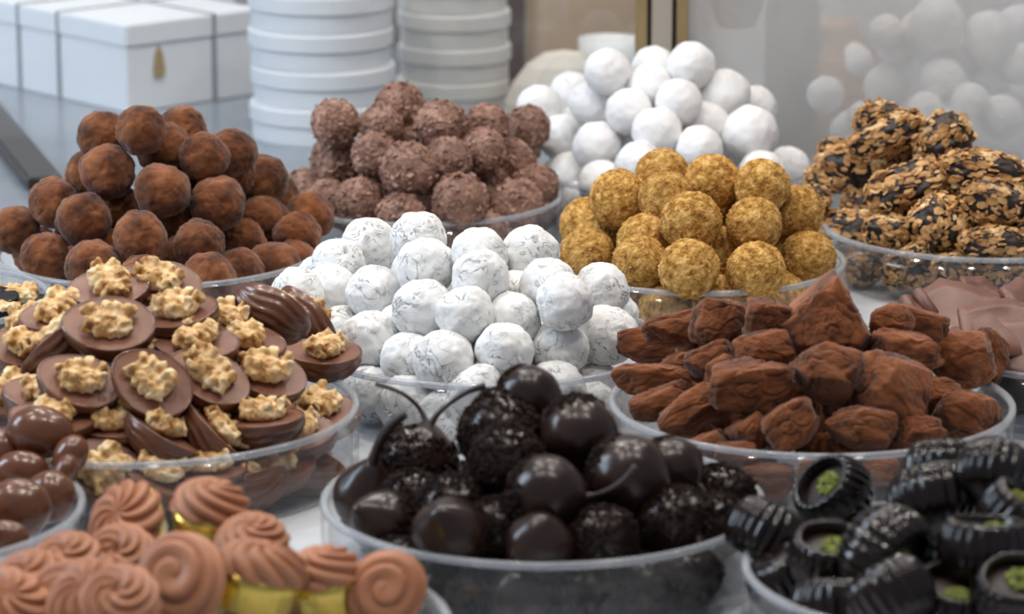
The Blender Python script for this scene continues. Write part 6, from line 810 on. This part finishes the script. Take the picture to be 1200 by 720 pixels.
  ('black', 'ribbed_cup', 'black_cup', [166.2, -510.6, 56.2], 15.0, [1.0, 1.0, 1.0], [-0.5, 0.31, 0.51], 'black ribbed chocolate cup, first row down its heap, third from the dark cherries', 'black ribbed cups in the front dish'),
  ('black', 'ribbed_cup', 'black_cup', [171.3, -591.7, 50.5], 16.7, [1.0, 1.0, 1.0], [0.12, -0.07, -2.87], 'black ribbed cup standing level near the frame edge', 'black ribbed cups in the front dish'),
  ('black', 'ribbed_cup', 'black_cup', [134.7, -616.2, 40.1], 16.0, [1.0, 1.0, 1.0], [-0.2, 0.76, 2.02], 'black ribbed chocolate cup, fourth row down its heap, second from the dark cherries', 'black ribbed cups in the front dish'),
  ('black', 'ribbed_cup', 'black_cup', [178.2, -615.8, 41.6], 15.0, [1.0, 1.0, 1.0], [-0.41, 0.22, -2.68], 'black ribbed chocolate cup, fourth row down its heap, first from the frame edge', 'black ribbed cups in the front dish'),
  ('black', 'ribbed_cup', 'black_cup', [186.7, -564.6, 53.9], 15.0, [1.0, 1.0, 1.0], [-0.07, 0.51, -0.43], 'black ribbed chocolate cup, second row down its heap, first from the frame edge', 'black ribbed cups in the front dish'),
  ('black', 'ribbed_cup', 'black_cup', [156.3, -605.0, 34.5], 15.0, [1.0, 1.0, 1.0], [-0.04, 0.33, -1.21], 'green-centred black cup low between two others', 'black ribbed cups in the front dish'),
  ('black', 'ribbed_cup', 'black_cup', [117.6, -564.9, 38.5], 15.0, [1.0, 1.0, 1.0], [-0.25, -0.14, 2.65], 'black ribbed chocolate cup, third row down its heap, second from the dark cherries', 'black ribbed cups in the front dish'),
  ('black', 'ribbed_cup', 'black_cup', [194.3, -586.1, 44.3], 15.0, [1.0, 1.0, 1.0], [0.04, 0.1, -1.17], 'black ribbed chocolate cup, third row down its heap, first from the frame edge', 'black ribbed cups in the front dish'),
  ('black', 'ribbed_cup', 'black_cup', [201.4, -529.4, 54.5], 15.0, [1.0, 1.0, 1.0], [0.39, -0.44, -2.34], 'black ribbed chocolate cup, first row down its heap, first from the frame edge', 'black ribbed cups in the front dish'),
  ('black', 'ribbed_cup', 'black_cup', [115.9, -594.8, 29.2], 15.0, [1.0, 1.0, 1.0], [0.29, 0.3, 2.36], 'black ribbed chocolate cup, fourth row down its heap, first from the dark cherries', 'black ribbed cups in the front dish'),
  ('black', 'ribbed_cup', 'black_cup', [172.7, -492.5, 19.0], 16.0, [1.0, 1.0, 1.0], [0.05, -0.1, 1.16], 'black ribbed chocolate cup mostly buried inside its heap', 'black ribbed cups in the front dish'),
  ('black', 'ribbed_cup', 'black_cup', [146.1, -499.4, 19.0], 16.0, [1.0, 1.0, 1.0], [-0.08, -0.08, 2.32], 'black ribbed chocolate cup mostly buried inside its heap', 'black ribbed cups in the front dish'),
  ('ghost', 'white_truffle', 'icing', [236.3, 370.0, 90.0], 11.1, [1.0, 1.0, 1.0], [0.21, -0.07, 2.48], 'pale truffle standing in for a reflection, first row down, first in from the brass post', 'truffles standing in for a reflection'),  # from here on: solid truffles modelled for a pile mirrored in the glass
  ('ghost', 'white_truffle', 'icing', [222.9, 435.0, 60.0], 12.8, [1.0, 1.0, 1.0], [0.0, 0.3, -2.13], 'pale truffle standing in for a reflection, second row down, first in from the brass post', 'truffles standing in for a reflection'),
  ('ghost', 'white_truffle', 'icing', [200.1, 379.7, 48.1], 12.0, [1.0, 1.0, 1.0], [-1.56, 0.36, -0.1], 'pale truffle standing in for a reflection, third row down, first in from the brass post', 'truffles standing in for a reflection'),
  ('ghost', 'white_truffle', 'icing', [239.3, 381.3, 52.8], 14.7, [1.0, 1.0, 1.0], [1.95, -0.44, 1.21], 'pale truffle standing in for a reflection, third row down, second in from the brass post', 'truffles standing in for a reflection'),
  ('ghost', 'white_truffle', 'icing', [266.6, 352.6, 98.1], 17.2, [1.0, 1.0, 1.0], [-1.07, 0.33, 2.62], 'pale truffle standing in for a reflection, first row down, third in from the brass post', 'truffles standing in for a reflection'),
  ('ghost', 'white_truffle', 'icing', [245.9, 384.9, 76.3], 12.4, [1.0, 1.0, 1.0], [-0.99, -0.33, 1.53], 'pale truffle standing in for a reflection, second row down, second in from the brass post', 'truffles standing in for a reflection'),
  ('ghost', 'white_truffle', 'icing', [300.3, 356.5, 89.5], 16.4, [1.0, 1.0, 1.0], [-0.47, 0.12, 1.92], 'pale truffle standing in for a reflection, first row down, second in from the frame edge', 'truffles standing in for a reflection'),
  ('ghost', 'white_truffle', 'icing', [282.5, 373.6, 75.0], 14.0, [1.0, 1.0, 1.0], [-1.67, 1.21, 1.72], 'pale truffle standing in for a reflection, second row down, second in from the frame edge', 'truffles standing in for a reflection'),
  ('ghost', 'white_truffle', 'icing', [269.8, 341.3, 64.5], 13.9, [1.0, 1.0, 1.0], [1.99, 0.2, 1.91], 'pale truffle standing in for a reflection, third row down, third in from the brass post', 'truffles standing in for a reflection'),
  ('ghost', 'white_truffle', 'icing', [304.7, 374.9, 60.4], 13.5, [1.0, 1.0, 1.0], [3.09, -1.23, -0.51], 'pale truffle standing in for a reflection, third row down, second in from the frame edge', 'truffles standing in for a reflection'),
  ('ghost', 'white_truffle', 'icing', [305.7, 333.3, 42.6], 13.9, [1.0, 1.0, 1.0], [-3.1, -0.08, 0.59], 'pale truffle standing in for a reflection, fourth row down, first in from the frame edge', 'truffles standing in for a reflection'),
  ('ghost', 'white_truffle', 'icing', [258.2, 328.2, 48.0], 11.2, [1.0, 1.0, 1.0], [-1.42, 0.71, 2.62], 'pale truffle standing in for a reflection, fourth row down, second in from the brass post', 'truffles standing in for a reflection'),
  ('ghost', 'white_truffle', 'icing', [220.8, 353.2, 39.1], 9.4, [1.0, 1.0, 1.0], [-2.96, 0.78, 0.9], 'pale truffle standing in for a reflection, fourth row down, first in from the brass post', 'truffles standing in for a reflection'),
  ('ghost', 'white_truffle', 'icing', [214.5, 369.1, 27.2], 12.2, [1.0, 1.0, 1.0], [3.0, 1.33, 0.63], 'pale truffle standing in for a reflection, fifth row down, first in from the brass post', 'truffles standing in for a reflection'),
  ('ghost', 'white_truffle', 'icing', [321.3, 359.6, 71.2], 13.5, [1.0, 1.0, 1.0], [2.91, -0.1, 1.2], 'pale truffle standing in for a reflection, second row down, first in from the frame edge', 'truffles standing in for a reflection'),
  ('ghost', 'white_truffle', 'icing', [256.3, 374.9, 91.0], 10.8, [1.0, 1.0, 1.0], [-1.89, 0.57, 2.7], 'pale truffle standing in for a reflection, first row down, second in from the brass post', 'truffles standing in for a reflection'),
  ('ghost', 'white_truffle', 'icing', [333.5, 453.5, 81.3], 14.0, [1.0, 1.0, 1.0], [-0.76, -0.07, 1.34], 'pale truffle standing in for a reflection, first row down, first in from the frame edge', 'truffles standing in for a reflection'),
  ('ghost', 'white_truffle', 'icing', [285.1, 325.2, 53.1], 12.0, [1.0, 1.0, 1.0], [0.76, 0.51, -0.02], 'pale truffle standing in for a reflection, fourth row down, second in from the frame edge', 'truffles standing in for a reflection'),
  ('ghost', 'white_truffle', 'icing', [248.6, 313.0, 36.1], 11.9, [1.0, 1.0, 1.0], [-0.39, -1.29, 2.98], 'pale truffle standing in for a reflection, fifth row down, second in from the frame edge', 'truffles standing in for a reflection'),
  ('ghost', 'white_truffle', 'icing', [274.9, 312.2, 36.5], 11.9, [1.0, 1.0, 1.0], [1.27, -1.12, 0.7], 'pale truffle standing in for a reflection, fifth row down, first in from the frame edge', 'truffles standing in for a reflection'),
  ('ghost', 'white_truffle', 'icing', [333.2, 404.6, 44.5], 12.4, [1.0, 1.0, 1.0], [2.79, 0.8, 1.61], 'pale truffle standing in for a reflection, third row down, first in from the frame edge', 'truffles standing in for a reflection'),
  ('ghost', 'white_truffle', 'icing', [231.7, 327.6, 30.9], 12.0, [1.0, 1.0, 1.0], [0.73, 0.39, 2.49], 'pale truffle standing in for a reflection, fifth row down, second in from the brass post', 'truffles standing in for a reflection'),
  ('ghost', 'white_truffle', 'icing', [276.9, 414.2, 19.0], 16.0, [1.0, 1.0, 1.0], [0.87, -1.41, -2.45], 'pale truffle buried low, standing in for a reflection', 'truffles standing in for a reflection'),
  ('ghost', 'white_truffle', 'icing', [247.3, 405.8, 19.0], 16.0, [1.0, 1.0, 1.0], [-2.38, -0.39, 0.91], 'pale truffle buried low, standing in for a reflection', 'truffles standing in for a reflection'),
]

# ------------------------------------------------------------------ clear dishes
DLAB = {'cocoa': 'clear round dish full of cocoa-dusted round truffles', 'flaked': 'clear round dish under the flaked milk chocolate truffles', 'icing': 'clear round dish under the smooth white truffles', 'golden': 'clear round dish holding golden crumbed truffles', 'cluster': 'clear round dish holding flaky nut clusters',
 'white': 'clear round dish holding grey-marbled white truffles', 'rock': 'clear round dish of rough cocoa chunks, powder on its rim', 'walnut': 'widest clear dish, heaped with walnut-topped cups', 'cherry': 'clear round dish holding dark chocolate cherries', 'swirl': 'clear round dish of caramel swirl cups in gold foil',
 'almond': 'frosty-edged clear dish holding glossy milk chocolate eggs', 'dark': 'clear dish at the frame edge holding black walnut cups', 'black': 'clear round dish under the black ribbed cups', 'leaf': 'clear round dish holding flat milk chocolate shards', 'ghost': 'dish of pale truffles standing in for a reflection in the glass panel'}
for k, (x, y, r) in DISHES.items():
    e = empty('serving_dish', (x, y, 0 if k == 'ghost' else 2.5 if y < 60 else 0.2)); tag(e, DLAB[k], 'dish')
    H = 25 if k == 'ghost' else 30
    V, Fc = lathe([(r-2.8, 2.4), (r-2.8, H), (r, H), (r, 0.6), (r-1, 0)], 128); obj('side_wall', mesh_from('side_wall', V, Fc, 'acrylic'), e)
    V, Fc = lathe([(0.5, 0), (r-1, 0)], 96); V2, F2 = lathe([(0.5, 2.4), (r-2.8, 2.4)], 96); obj('dish_floor', mesh_from('dish_floor', V + V2, Fc + [tuple(i+len(V) for i in f) for f in F2], 'acrylic'), e)
    V, Fc = lathe([(r-3.0, H-1.0), (r-3.0, H+0.8), (r-2.2, H+1.6), (r-0.6, H+1.6), (r+0.3, H+0.8), (r+0.3, H-1.0)], 128, True); obj('rim', mesh_from('rim', V, Fc, 'acrylic_edge'), e)

# ------------------------------------------------------------------ sweets: one set of meshes per kind
O = lambda k: Vector((k*13.7, k*7.1+3, k*3.3))
def v_cocoa(k):
    def f(v):
        n = v.normalized(); d = 1 + 0.085*fbm(n, O(k), 1.3, 2) + 0.03*fbm(n, O(k+9), 4, 4) - 0.06*max(0, 1-abs(fbm(n, O(k+5), 1.6, 2))*9)
        if k % 3 == 0:
            c = Vector((0.4, -0.8, 0.4)).normalized(); a = n.angle(c); d -= 0.07*math.exp(-(a/0.35)**2)
        return n*15*d
    return [('body', blob('cocoa_body', 5, f, 'cocoa'))]
def v_ball_shell(k, m, R0, amp, s2, a2, nm):
    return blob(nm, 6, lambda v: v*R0*(1 + amp*fbm(v, O(k), 1.3, 2) + a2*fbm(v, O(k+4), s2, 4)), m)
def v_flaked(k):
    rnd = random.Random(k)
    body = blob('flaked_body', 6, lambda v: v*16*(0.95 + 0.04*fbm(v, O(k), 1.4, 2) + 0.045*noise.noise(v*7+O(k)) + 0.035*noise.noise(v*15+O(k+2))), 'flaked')
    def place(r):
        n = Vector((r.gauss(0, 1), r.gauss(0, 1), r.gauss(0, 1))).normalized(); return n*16*(0.955 + 0.04*fbm(n, O(k), 1.4, 2) + 0.045*noise.noise(n*7+O(k))), n
    return [('body', body), ('chocolate_flakes', shards('chocolate_flakes', rnd, 300, place, (1.0, 2.9), 'flake', thick=0.7, upright=0.6))]
def v_icing(k):
    return [('body', blob('icing_body', 5, lambda v: v*16*(1 + 0.05*fbm(v, O(k), 1.4, 2) + 0.018*fbm(v, O(k+4), 4, 4)), 'icing'))]
def v_marbled(k):
    return [('body', blob('marbled_body', 5, lambda v: v*15.5*(1 + 0.08*fbm(v, O(k), 1.3, 2) + 0.028*fbm(v, O(k+4), 4.5, 4)), 'marbled'))]
def v_golden(k):
    rnd = random.Random(50+k)
    body = blob('golden_body', 6, lambda v: v*16.5*(0.99 + 0.045*fbm(v, O(k), 1.4, 2) + 0.03*noise.noise(v*7+O(k)) + 0.028*noise.noise(v*20+O(k+2))), 'golden')
    def place(r):
        n = Vector((r.gauss(0, 1), r.gauss(0, 1), r.gauss(0, 1))).normalized(); return n*16.5*(0.995 + 0.045*fbm(n, O(k), 1.4, 2) + 0.02*noise.noise(n*9+O(k))), n
    return [('body', body), ('crumb_coating', shards('crumb_coating', rnd, 650, place, (0.4, 1.05), 'crumb', thick=2.0, upright=0.6, sides=4))]
def v_cluster(k):
    rnd = random.Random(80+k)
    shape = lambda n: 15.5*(0.95/((abs(n.x)**2.7 + abs(n.y)**2.7 + abs(n.z)**2.7)**(1/2.7)) + 0.12*fbm(n, O(k), 1.3, 2) + 0.14*noise.noise(n*3.2+O(k)))
    body = blob('cluster_body', 5, lambda v: v*(shape(v)*0.97 + 0.5*noise.noise(v*12+O(k))), 'dark_core')
    def place(r):
        while True:
            n = Vector((r.gauss(0, 1), r.gauss(0, 1), r.gauss(0, 1))).normalized()
            if noise.noise(n*1.9+O(k+30)) > -0.30: return n*(shape(n)+0.25+r.random()*0.6), n
    return [('chocolate_core', body), ('nut_flakes', shards('nut_flakes', rnd, 360, place, (1.2, 3.6), 'nutflake', thick=0.6, upright=0.5, bend=0.12, sides=6))]
def v_rock(k):
    rnd = random.Random(k+11); planes = [] if k != 99 else [(Vector(n).normalized(), h) for n, h in (((-.66, .75, .1), .66), ((.88, .48, .1), .66), ((0, -1, 0.1), .62), ((.25, .25, .93), .62), ((-.5, .1, .86), .66), ((-.8, -.6, .2), .95), ((.8, -.6, .2), .95))]*2
    for _ in range(13 if k != 99 else 0):
        planes.append((Vector((rnd.gauss(0, 1), rnd.gauss(0, 1), rnd.gauss(0, 1))).normalized(), rnd.uniform(0.74, 1.0)))
    def f(v):
        d = 1.10*(1.55 if k == 99 else 1)/((abs(v.x)**3.2 + abs(v.y)**3.2 + abs(v.z)**3.2)**(1/3.2)) + 0.20*fbm(v, O(k), 1.0, 2) - 0.1
        for n, h in planes:
            c = v.dot(n)
            if c > 0.05: d = min(d, 0.2*d + 0.8*h/c) if d > h/c else d
        d += 0.06*fbm(v, O(k+3), 2.3, 3) + 0.009*fbm(v, O(k+8), 8, 3)
        d -= 0.07*max(0, 1-abs(noise.noise(v*1.3+O(k+6)))*9)
        return v*19*d
    return [('body', blob('chunk_body', 6, f, 'cocoa_red'))]
def v_egg(k):
    return [('body', blob('egg_body', 5, lambda v: v*17*(1 + 0.03*fbm(v, O(k), 1.1, 2))*(1 - 0.06*v.x), 'egg'))]
def walnut_mesh(k):
    rnd = random.Random(k+5); parts = []
    parts.append(ellipsoid((0, 0, 2.2), (9.6, 7.4, 3.4)))
    V, Fc = tube([(-9, 0, 3), (-4, 0.5, 5.5), (3, -0.4, 5.8), (9, 0, 3.2)], [1.5, 1.9, 1.8, 1.2]); parts.append((V, Fc))
    for s in (-1, 1):
        for j in range(5):
            x0 = -8.2 + 4.0*j + rnd.uniform(-.6, .6); r0 = rnd.uniform(1.45, 1.95)
            pts = [(x0*0.8, s*1.3, 5.0), (x0+rnd.uniform(-1, 1), s*4.2*math.sqrt(max(0.4, 1-(x0/11)**2)), 6.6+rnd.uniform(-1, 1.3)), (x0*1.06+rnd.uniform(-1.4, 1.4), s*6.9*math.sqrt(max(0.25, 1-(x0/10.5)**2)), 4.0+rnd.uniform(-.6, .6)), (x0*0.9+rnd.uniform(-1, 1), s*7.8*math.sqrt(max(0.2, 1-(x0/10.5)**2)), 1.6)]
            parts.append(tube(pts, [r0, r0*1.15, r0*1.05, r0*.7]))
        for j in range(2):
            parts.append(ellipsoid((rnd.uniform(-7, 7), s*rnd.uniform(3, 7), rnd.uniform(4, 7)), (2.2, 1.6, 1.7), 2))
    return remeshed('walnut_half', parts, 0.55, 'walnut', lambda c: c + Vector((noise.noise(c*0.45+O(k)), noise.noise(c*0.45+O(k+1)), noise.noise(c*0.45+O(k+2))))*0.7, 2)
def egg_outline(u, a=21.0, b=15.8):
    x = a*math.cos(u); return x, b*math.sin(u)*(1 + 0.10*math.cos(u)) * (1-0.05*math.cos(2*u))
def v_walnut_cup(k, shell='milk', top='milk_top'):
    NU, NV = 120, 22; V, Fc = [], []; D = 15.5
    for j in range(NV+1):
        a = (j/NV)*math.pi/2; s = math.cos(a)**0.85 if j < NV else 0.0; z = -D*math.sin(a)**1.0
        for i in range(NU):
            u = 2*math.pi*i/NU; x, y = egg_outline(u)
            ph = math.atan2(z, y*s+1e-6); rb = 1 + (0.042*math.sin(21*ph + 1.3*math.sin(x*s*0.25+k)) + 0.02*noise.noise(Vector((x*s*.18, y*s*.18, z*.2))+O(k)))*min(1, 4*a)
            V.append((x*s*(0.5+0.5*rb), y*s*rb, z*rb))
    for j in range(NV):
        for i in range(NU):
            i2 = (i+1) % NU; Fc.append((j*NU+i, (j+1)*NU+i, (j+1)*NU+i2, j*NU+i2))
    # thin lip that turns over onto the face
    k0 = len(V)
    for q, (sc_, z) in enumerate(((0.995, 0.5), (0.965, 0.75), (0.93, 0.2))):
        for i in range(NU):
            x, y = egg_outline(2*math.pi*i/NU); V.append((x*sc_, y*sc_, z))
    for i in range(NU):
        i2 = (i+1) % NU; Fc.append((i, i2, k0+i2, k0+i)); Fc.append((k0+i, k0+i2, k0+NU+i2, k0+NU+i)); Fc.append((k0+NU+i, k0+NU+i2, k0+2*NU+i2, k0+2*NU+i))
    sh = mesh_from('cup_shell', V, Fc, shell)
    V, Fc = [(0, 0, 0.1)], []
    for q in range(1, 9):
        for i in range(NU):
            x, y = egg_outline(2*math.pi*i/NU); s = 0.94*q/8; V.append((x*s, y*s, 0.15 + 0.25*noise.noise(Vector((x*s*.12, y*s*.12, k*3.0))) + (0.25 if q == 8 else 0)))
    for i in range(NU): Fc.append((0, 1+i, 1+(i+1) % NU))
    for q in range(7):
        for i in range(NU):
            i2 = (i+1) % NU; Fc.append((1+q*NU+i, 1+(q+1)*NU+i, 1+(q+1)*NU+i2, 1+q*NU+i2))
    return [('cup_shell', sh), ('filling', mesh_from('filling', V, Fc, top)), ('walnut_half', WALNUTS[k % len(WALNUTS)])]
def v_swirl(k):
    NU, NV = 128, 40; V, Fc = [], []
    tw = (1.5, 3.1, 1.0, 1.9)[k]; arms = (3, 1, 5, 3)[k]; ov = 1.0 + 0.12*(k % 3)
    for j in range(NV+1):
        v = j/NV
        for i in range(NU):
            u = 2*math.pi*i/NU; ph = arms*u + 2*math.pi*tw*v
            g = abs(math.cos(ph/2 if arms == 1 else ph))**0.7
            prof = math.cos(v*math.pi/2)**0.75; r = 16*prof; z = 13*math.sin(v*math.pi/2)**0.9
            am = 2.6*min(1, 6*(1-v)+0.1); fine = 0.0
            r2 = r + am*(g-0.6) + fine*prof; z2 = z + am*(g-0.6)*math.sin(v*math.pi/2) + (1.6*(1-v) if v < .1 else 0)*0
            if v > 0.93: z2 -= (v-0.93)*32*(k % 3 == 0)
            V.append((r2*math.cos(u)*ov if j < NV else 0, r2*math.sin(u) if j < NV else 0, z2))
    for j in range(NV):
        for i in range(NU):
            i2 = (i+1) % NU; Fc.append((j*NU+i, j*NU+i2, (j+1)*NU+i2, (j+1)*NU+i))
    Fc.append(tuple(range(NU))[::-1])
    top = mesh_from('swirl_top', V, Fc, 'swirl')
    NU = 72; V, Fc = [], []
    for (r, z) in ((11.5, -16), (12.5, -15), (14.4, -5), (15.8, 0.8), (15.2, 0.8), (13.8, -5), (11, -14.5)):
        for i in range(NU):
            u = 2*math.pi*i/NU; rr = r + 0.25*math.cos(u*24)*(1 if z > -15.5 else 0); V.append((rr*math.cos(u)*ov, rr*math.sin(u), z))
    for j in range(6):
        for i in range(NU):
            i2 = (i+1) % NU; Fc.append((j*NU+i, j*NU+i2, (j+1)*NU+i2, (j+1)*NU+i))
    Fc.append(tuple(range(NU))[::-1]); Fc.append(tuple(6*NU+i for i in range(NU)))
    return [('swirl_top', top), ('foil_cup', mesh_from('foil_cup', V, Fc, 'gold'))]
def v_cherry(k, cover, stems, pear=0.18, thick=False):
    rnd = random.Random(k+21)
    def f(v):
        d = 1 + 0.035*fbm(v, O(k), 1.2, 2); z = v.z
        tip = max(0, z)**5; return Vector((v.x*d*(1-0.25*tip), v.y*d*(1-0.25*tip), v.z*d*(1+pear*tip)))*15
    out = [('body', blob('cherry_body', 5, f, 'cherry'))]
    if cover > 0:
        lim = 1 - 2*cover
        def place(r):
            while True:
                n = Vector((r.gauss(0, 1), r.gauss(0, 1), r.gauss(0, 1))).normalized()
                if -n.z > lim + 0.12*noise.noise(n*4+O(k)): return f(n)*1.02, n
        out.append(('crumb_coating', shards('dark_crumb', rnd, int(1300*cover)+60, place, (0.6, 1.7), 'vermicelli', thick=1.4, upright=0.8, sides=4)))
    for s in range(stems):
        if thick: pts = [(0, 0, 14), (1, 0, 22), (2.5, 1, 30), (6, 1, 38), (11, 0, 45)]; rad = [3.2, 2.4, 2.2, 2.5, 2.1]
        elif s == 0: pts = [(0, 0, 15), (1.5, 0, 20), (5, 1, 26), (9, 0, 31), (14, -1, 35)]; rad = [1.5, 1.0, 0.9, 1.0, 1.5]
        else: pts = [(-1, 1, 14), (-6, 2, 19), (-14, 0, 22), (-24, 3, 22)]; rad = [1.4, 0.8, 0.8, 1.0]
        # resample smoothly
        P = []
        for i in range(len(pts)-1):
            a0 = Vector(pts[max(i-1, 0)]); a1 = Vector(pts[i]); a2 = Vector(pts[i+1]); a3 = Vector(pts[min(i+2, len(pts)-1)])
            for q in range(4):
                t = q/4; P.append((0.5*((2*a1) + (a2-a0)*t + (2*a0-5*a1+4*a2-a3)*t*t + (3*a1-a0-3*a2+a3)*t**3), rad[i]*(1-t)+rad[i+1]*t))
        P.append((Vector(pts[-1]), rad[-1])); V, Fc = tube([p for p, _ in P], [r for _, r in P], 9); out.append(('stem', mesh_from('stem', V, Fc, 'twig')))
    return out
def v_black(k):
    NU, rows = 144, []
    prof = [(5, -12), (9.5, -11.6), (12.8, -9.5), (15.2, -5), (16, 0), (15.6, 4.5), (14.2, 8.5), (12.9, 10.8), (12.1, 11.4), (11.3, 10.8), (10.6, 8), (10.2, 5)]
    V, Fc = [], []
    for j, (r, z) in enumerate(prof):
        for i in range(NU):
            u = 2*math.pi*i/NU; fl = 1.1*abs(math.cos(11*u))*(1 if j < 8 else 0.25); rr = r + fl - 0.3; V.append((rr*math.cos(u)*1.08, rr*math.sin(u), z+0.15*math.cos(24*u)))
    for j in range(len(prof)-1):
        for i in range(NU):
            i2 = (i+1) % NU; Fc.append((j*NU+i, j*NU+i2, (j+1)*NU+i2, (j+1)*NU+i))
    Fc.append(tuple(range(NU))[::-1])
    sh = mesh_from('cup_shell', V, Fc, 'black')
    V, Fc = lathe([(0.3, 7.0), (5, 6.8), (9, 6.2), (11.0, 5.6)], 48); fil = mesh_from('filling', V, Fc, 'dark_core')
    rnd = random.Random(k+3); cx = 5*math.cos(k*2.0)
    def place(r):
        a = r.uniform(0, 6.28); q = 5.6*math.sqrt(r.random()); return Vector((cx+q*math.cos(a), q*math.sin(a), 7.2+2.6*(1-(q/5.6)**2)*r.random()+0.5)), Vector((0, 0, 1))
    return [('cup_shell', sh), ('filling', fil), ('pistachio_crumbs', shards('pistachio_crumbs', rnd, 80, place, (0.7, 1.7), 'pistachio', thick=2.5, upright=0.9, sides=4))]

WALNUTS = [walnut_mesh(k) for k in range(5)]
KIND = {'cocoa': (15, [v_cocoa(k) for k in range(6)]), 'flaked': (16, [v_flaked(k) for k in range(4)]), 'icing': (16, [v_icing(k+20) for k in range(5)]), 'marbled': (15.5, [v_marbled(k+40) for k in range(6)]),
 'golden': (16.5, [v_golden(k) for k in range(4)]), 'cluster': (15.5, [v_cluster(k) for k in range(6)]), 'rock': (19, [v_rock(k) for k in range(8)]), 'rock_peak': (17, [v_rock(99)]), 'egg': (17, [v_egg(k) for k in range(3)]),
 'walnut_cup': (21, [v_walnut_cup(k) for k in range(5)]), 'dark_cup': (21, [v_walnut_cup(k+1, 'black', 'black') for k in range(2)]), 'swirl': (17, [v_swirl(k) for k in range(4)]),
 'black_cup': (16.5, [v_black(k) for k in range(3)]), 'cherry_crumb': (15, [v_cherry(k, 1.0, 0) for k in range(3)]), 'cherry_halfcrumb': (15, [v_cherry(4, 0.6, 0)]), 'cherry_smooth': (15, [v_cherry(5, 0.3, 0, 0.08), v_cherry(6, 0.25, 0, 0.12)]),
 'cherry_pear': (15, [v_cherry(7, 0.2, 0, 0.5)]), 'cherry_stem': (15, [v_cherry(8, 0.28, 1, 0.08)]), 'cherry_stem2': (15, [v_cherry(9, 0.25, 1, 0.1)]), 'cherry_thick': (15, [v_cherry(10, 0.15, 1, 0.3, True)]), 'cherry_crumb_stem': (15, [v_cherry(11, 0.86, 2, 0.05)])}
CAT = {'cocoa_truffle': 'truffle', 'flaked_truffle': 'truffle', 'white_truffle': 'truffle', 'marbled_truffle': 'truffle', 'golden_truffle': 'truffle', 'nut_cluster': 'nut cluster', 'cocoa_chunk': 'chocolate chunk', 'walnut_cup': 'chocolate cup',
 'black_walnut_cup': 'chocolate cup', 'swirl_cup': 'chocolate cup', 'chocolate_egg': 'chocolate egg', 'ribbed_cup': 'chocolate cup', 'chocolate_cherry': 'chocolate cherry'}
STUFF = {'chocolate_flakes', 'crumb_coating', 'nut_flakes', 'pistachio_crumbs'}
rnd = random.Random(2)
for idx, (pile, name, kind, p, r, sc_, rot, label, group) in enumerate(SWEETS):
    R0, variants = KIND[kind]; parts = variants[idx % len(variants)]
    lift = 0 if pile == 'ghost' else 1.0
    loc = (p[0]*0.001, p[1]*0.001, (p[2]+lift)*0.001); s = r/R0
    if len(parts) == 1:
        root = obj(name, parts[0][1])
    else:
        root = bpy.data.objects.new(name, None); C.objects.link(root); root.empty_display_size = 0.01
        for pn, me in parts:
            c = obj(pn, me, root)
            if pn in STUFF: c['kind'] = 'stuff'
            if pn == 'walnut_half':
                q = rnd.uniform(-0.5, 0.5); c.rotation_euler = (rnd.uniform(-.12, .12), rnd.uniform(-.12, .12), q+(1.4 if rnd.random() < .25 else 0)); c.location = (rnd.uniform(-1.5, 1.5)*.001, rnd.uniform(-1, 1)*.001, -0.0002); c.scale = (rnd.uniform(1.12, 1.32),)*3
    root.location = loc; root.rotation_euler = rot; root.scale = (s*sc_[0], s*sc_[1], s*sc_[2])
    tag(root, label, CAT[name], group)
# ------------------------------------------------------------------ flat milk chocolate shards and dark sticks in the last dish
def shard_mesh(pts, th, k):
    b = bmesh.new(); n = len(pts)
    vs = [b.verts.new((x, y, 0)) for x, y in pts]; b.faces.new(vs)
    bmesh.ops.triangulate(b, faces=b.faces[:]); bmesh.ops.subdivide_edges(b, edges=b.edges[:], cuts=5, use_grid_fill=True)
    g = bmesh.ops.extrude_face_region(b, geom=b.faces[:]); bmesh.ops.translate(b, verts=[v for v in g['geom'] if isinstance(v, bmesh.types.BMVert)], vec=(0, 0, th))
    for v in b.verts:
        v.co.z += 2.4*noise.noise(Vector((v.co.x*.06, v.co.y*.06, k*2.0))) + 0.9*noise.noise(Vector((v.co.x*.2, v.co.y*.2, k*5.0))); v.co *= 0.001
    bmesh.ops.recalc_face_normals(b, faces=b.faces[:])
    me = bpy.data.meshes.new('shard_body'); b.to_mesh(me); b.free(); me.materials.append(M['shard']); me.polygons.foreach_set('use_smooth', [True]*len(me.polygons))
    return me
for k, (pts, loc, rot, label) in enumerate(SHARDS):
    o = obj('chocolate_shard', shard_mesh(pts, 3.2, k)); o.location = [v*0.001 for v in loc]; o.rotation_euler = rot
    tag(o, label, 'chocolate shard', 'flat milk chocolate shards')
for k, (a, b_, r, m, nm, label) in enumerate(STICKS):
    A = Vector(a); B = Vector(b_); V, Fc = tube([A, A+(B-A)*.06, A+(B-A)*.5, A+(B-A)*.94, B], [r*.6, r, r*1.03, r, r*.55], 14)
    o = obj(nm, mesh_from(nm, [v-A for v in V], Fc, m)); o.location = A*0.001; tag(o, label, 'chocolate stick', 'chocolate sticks by the shards')
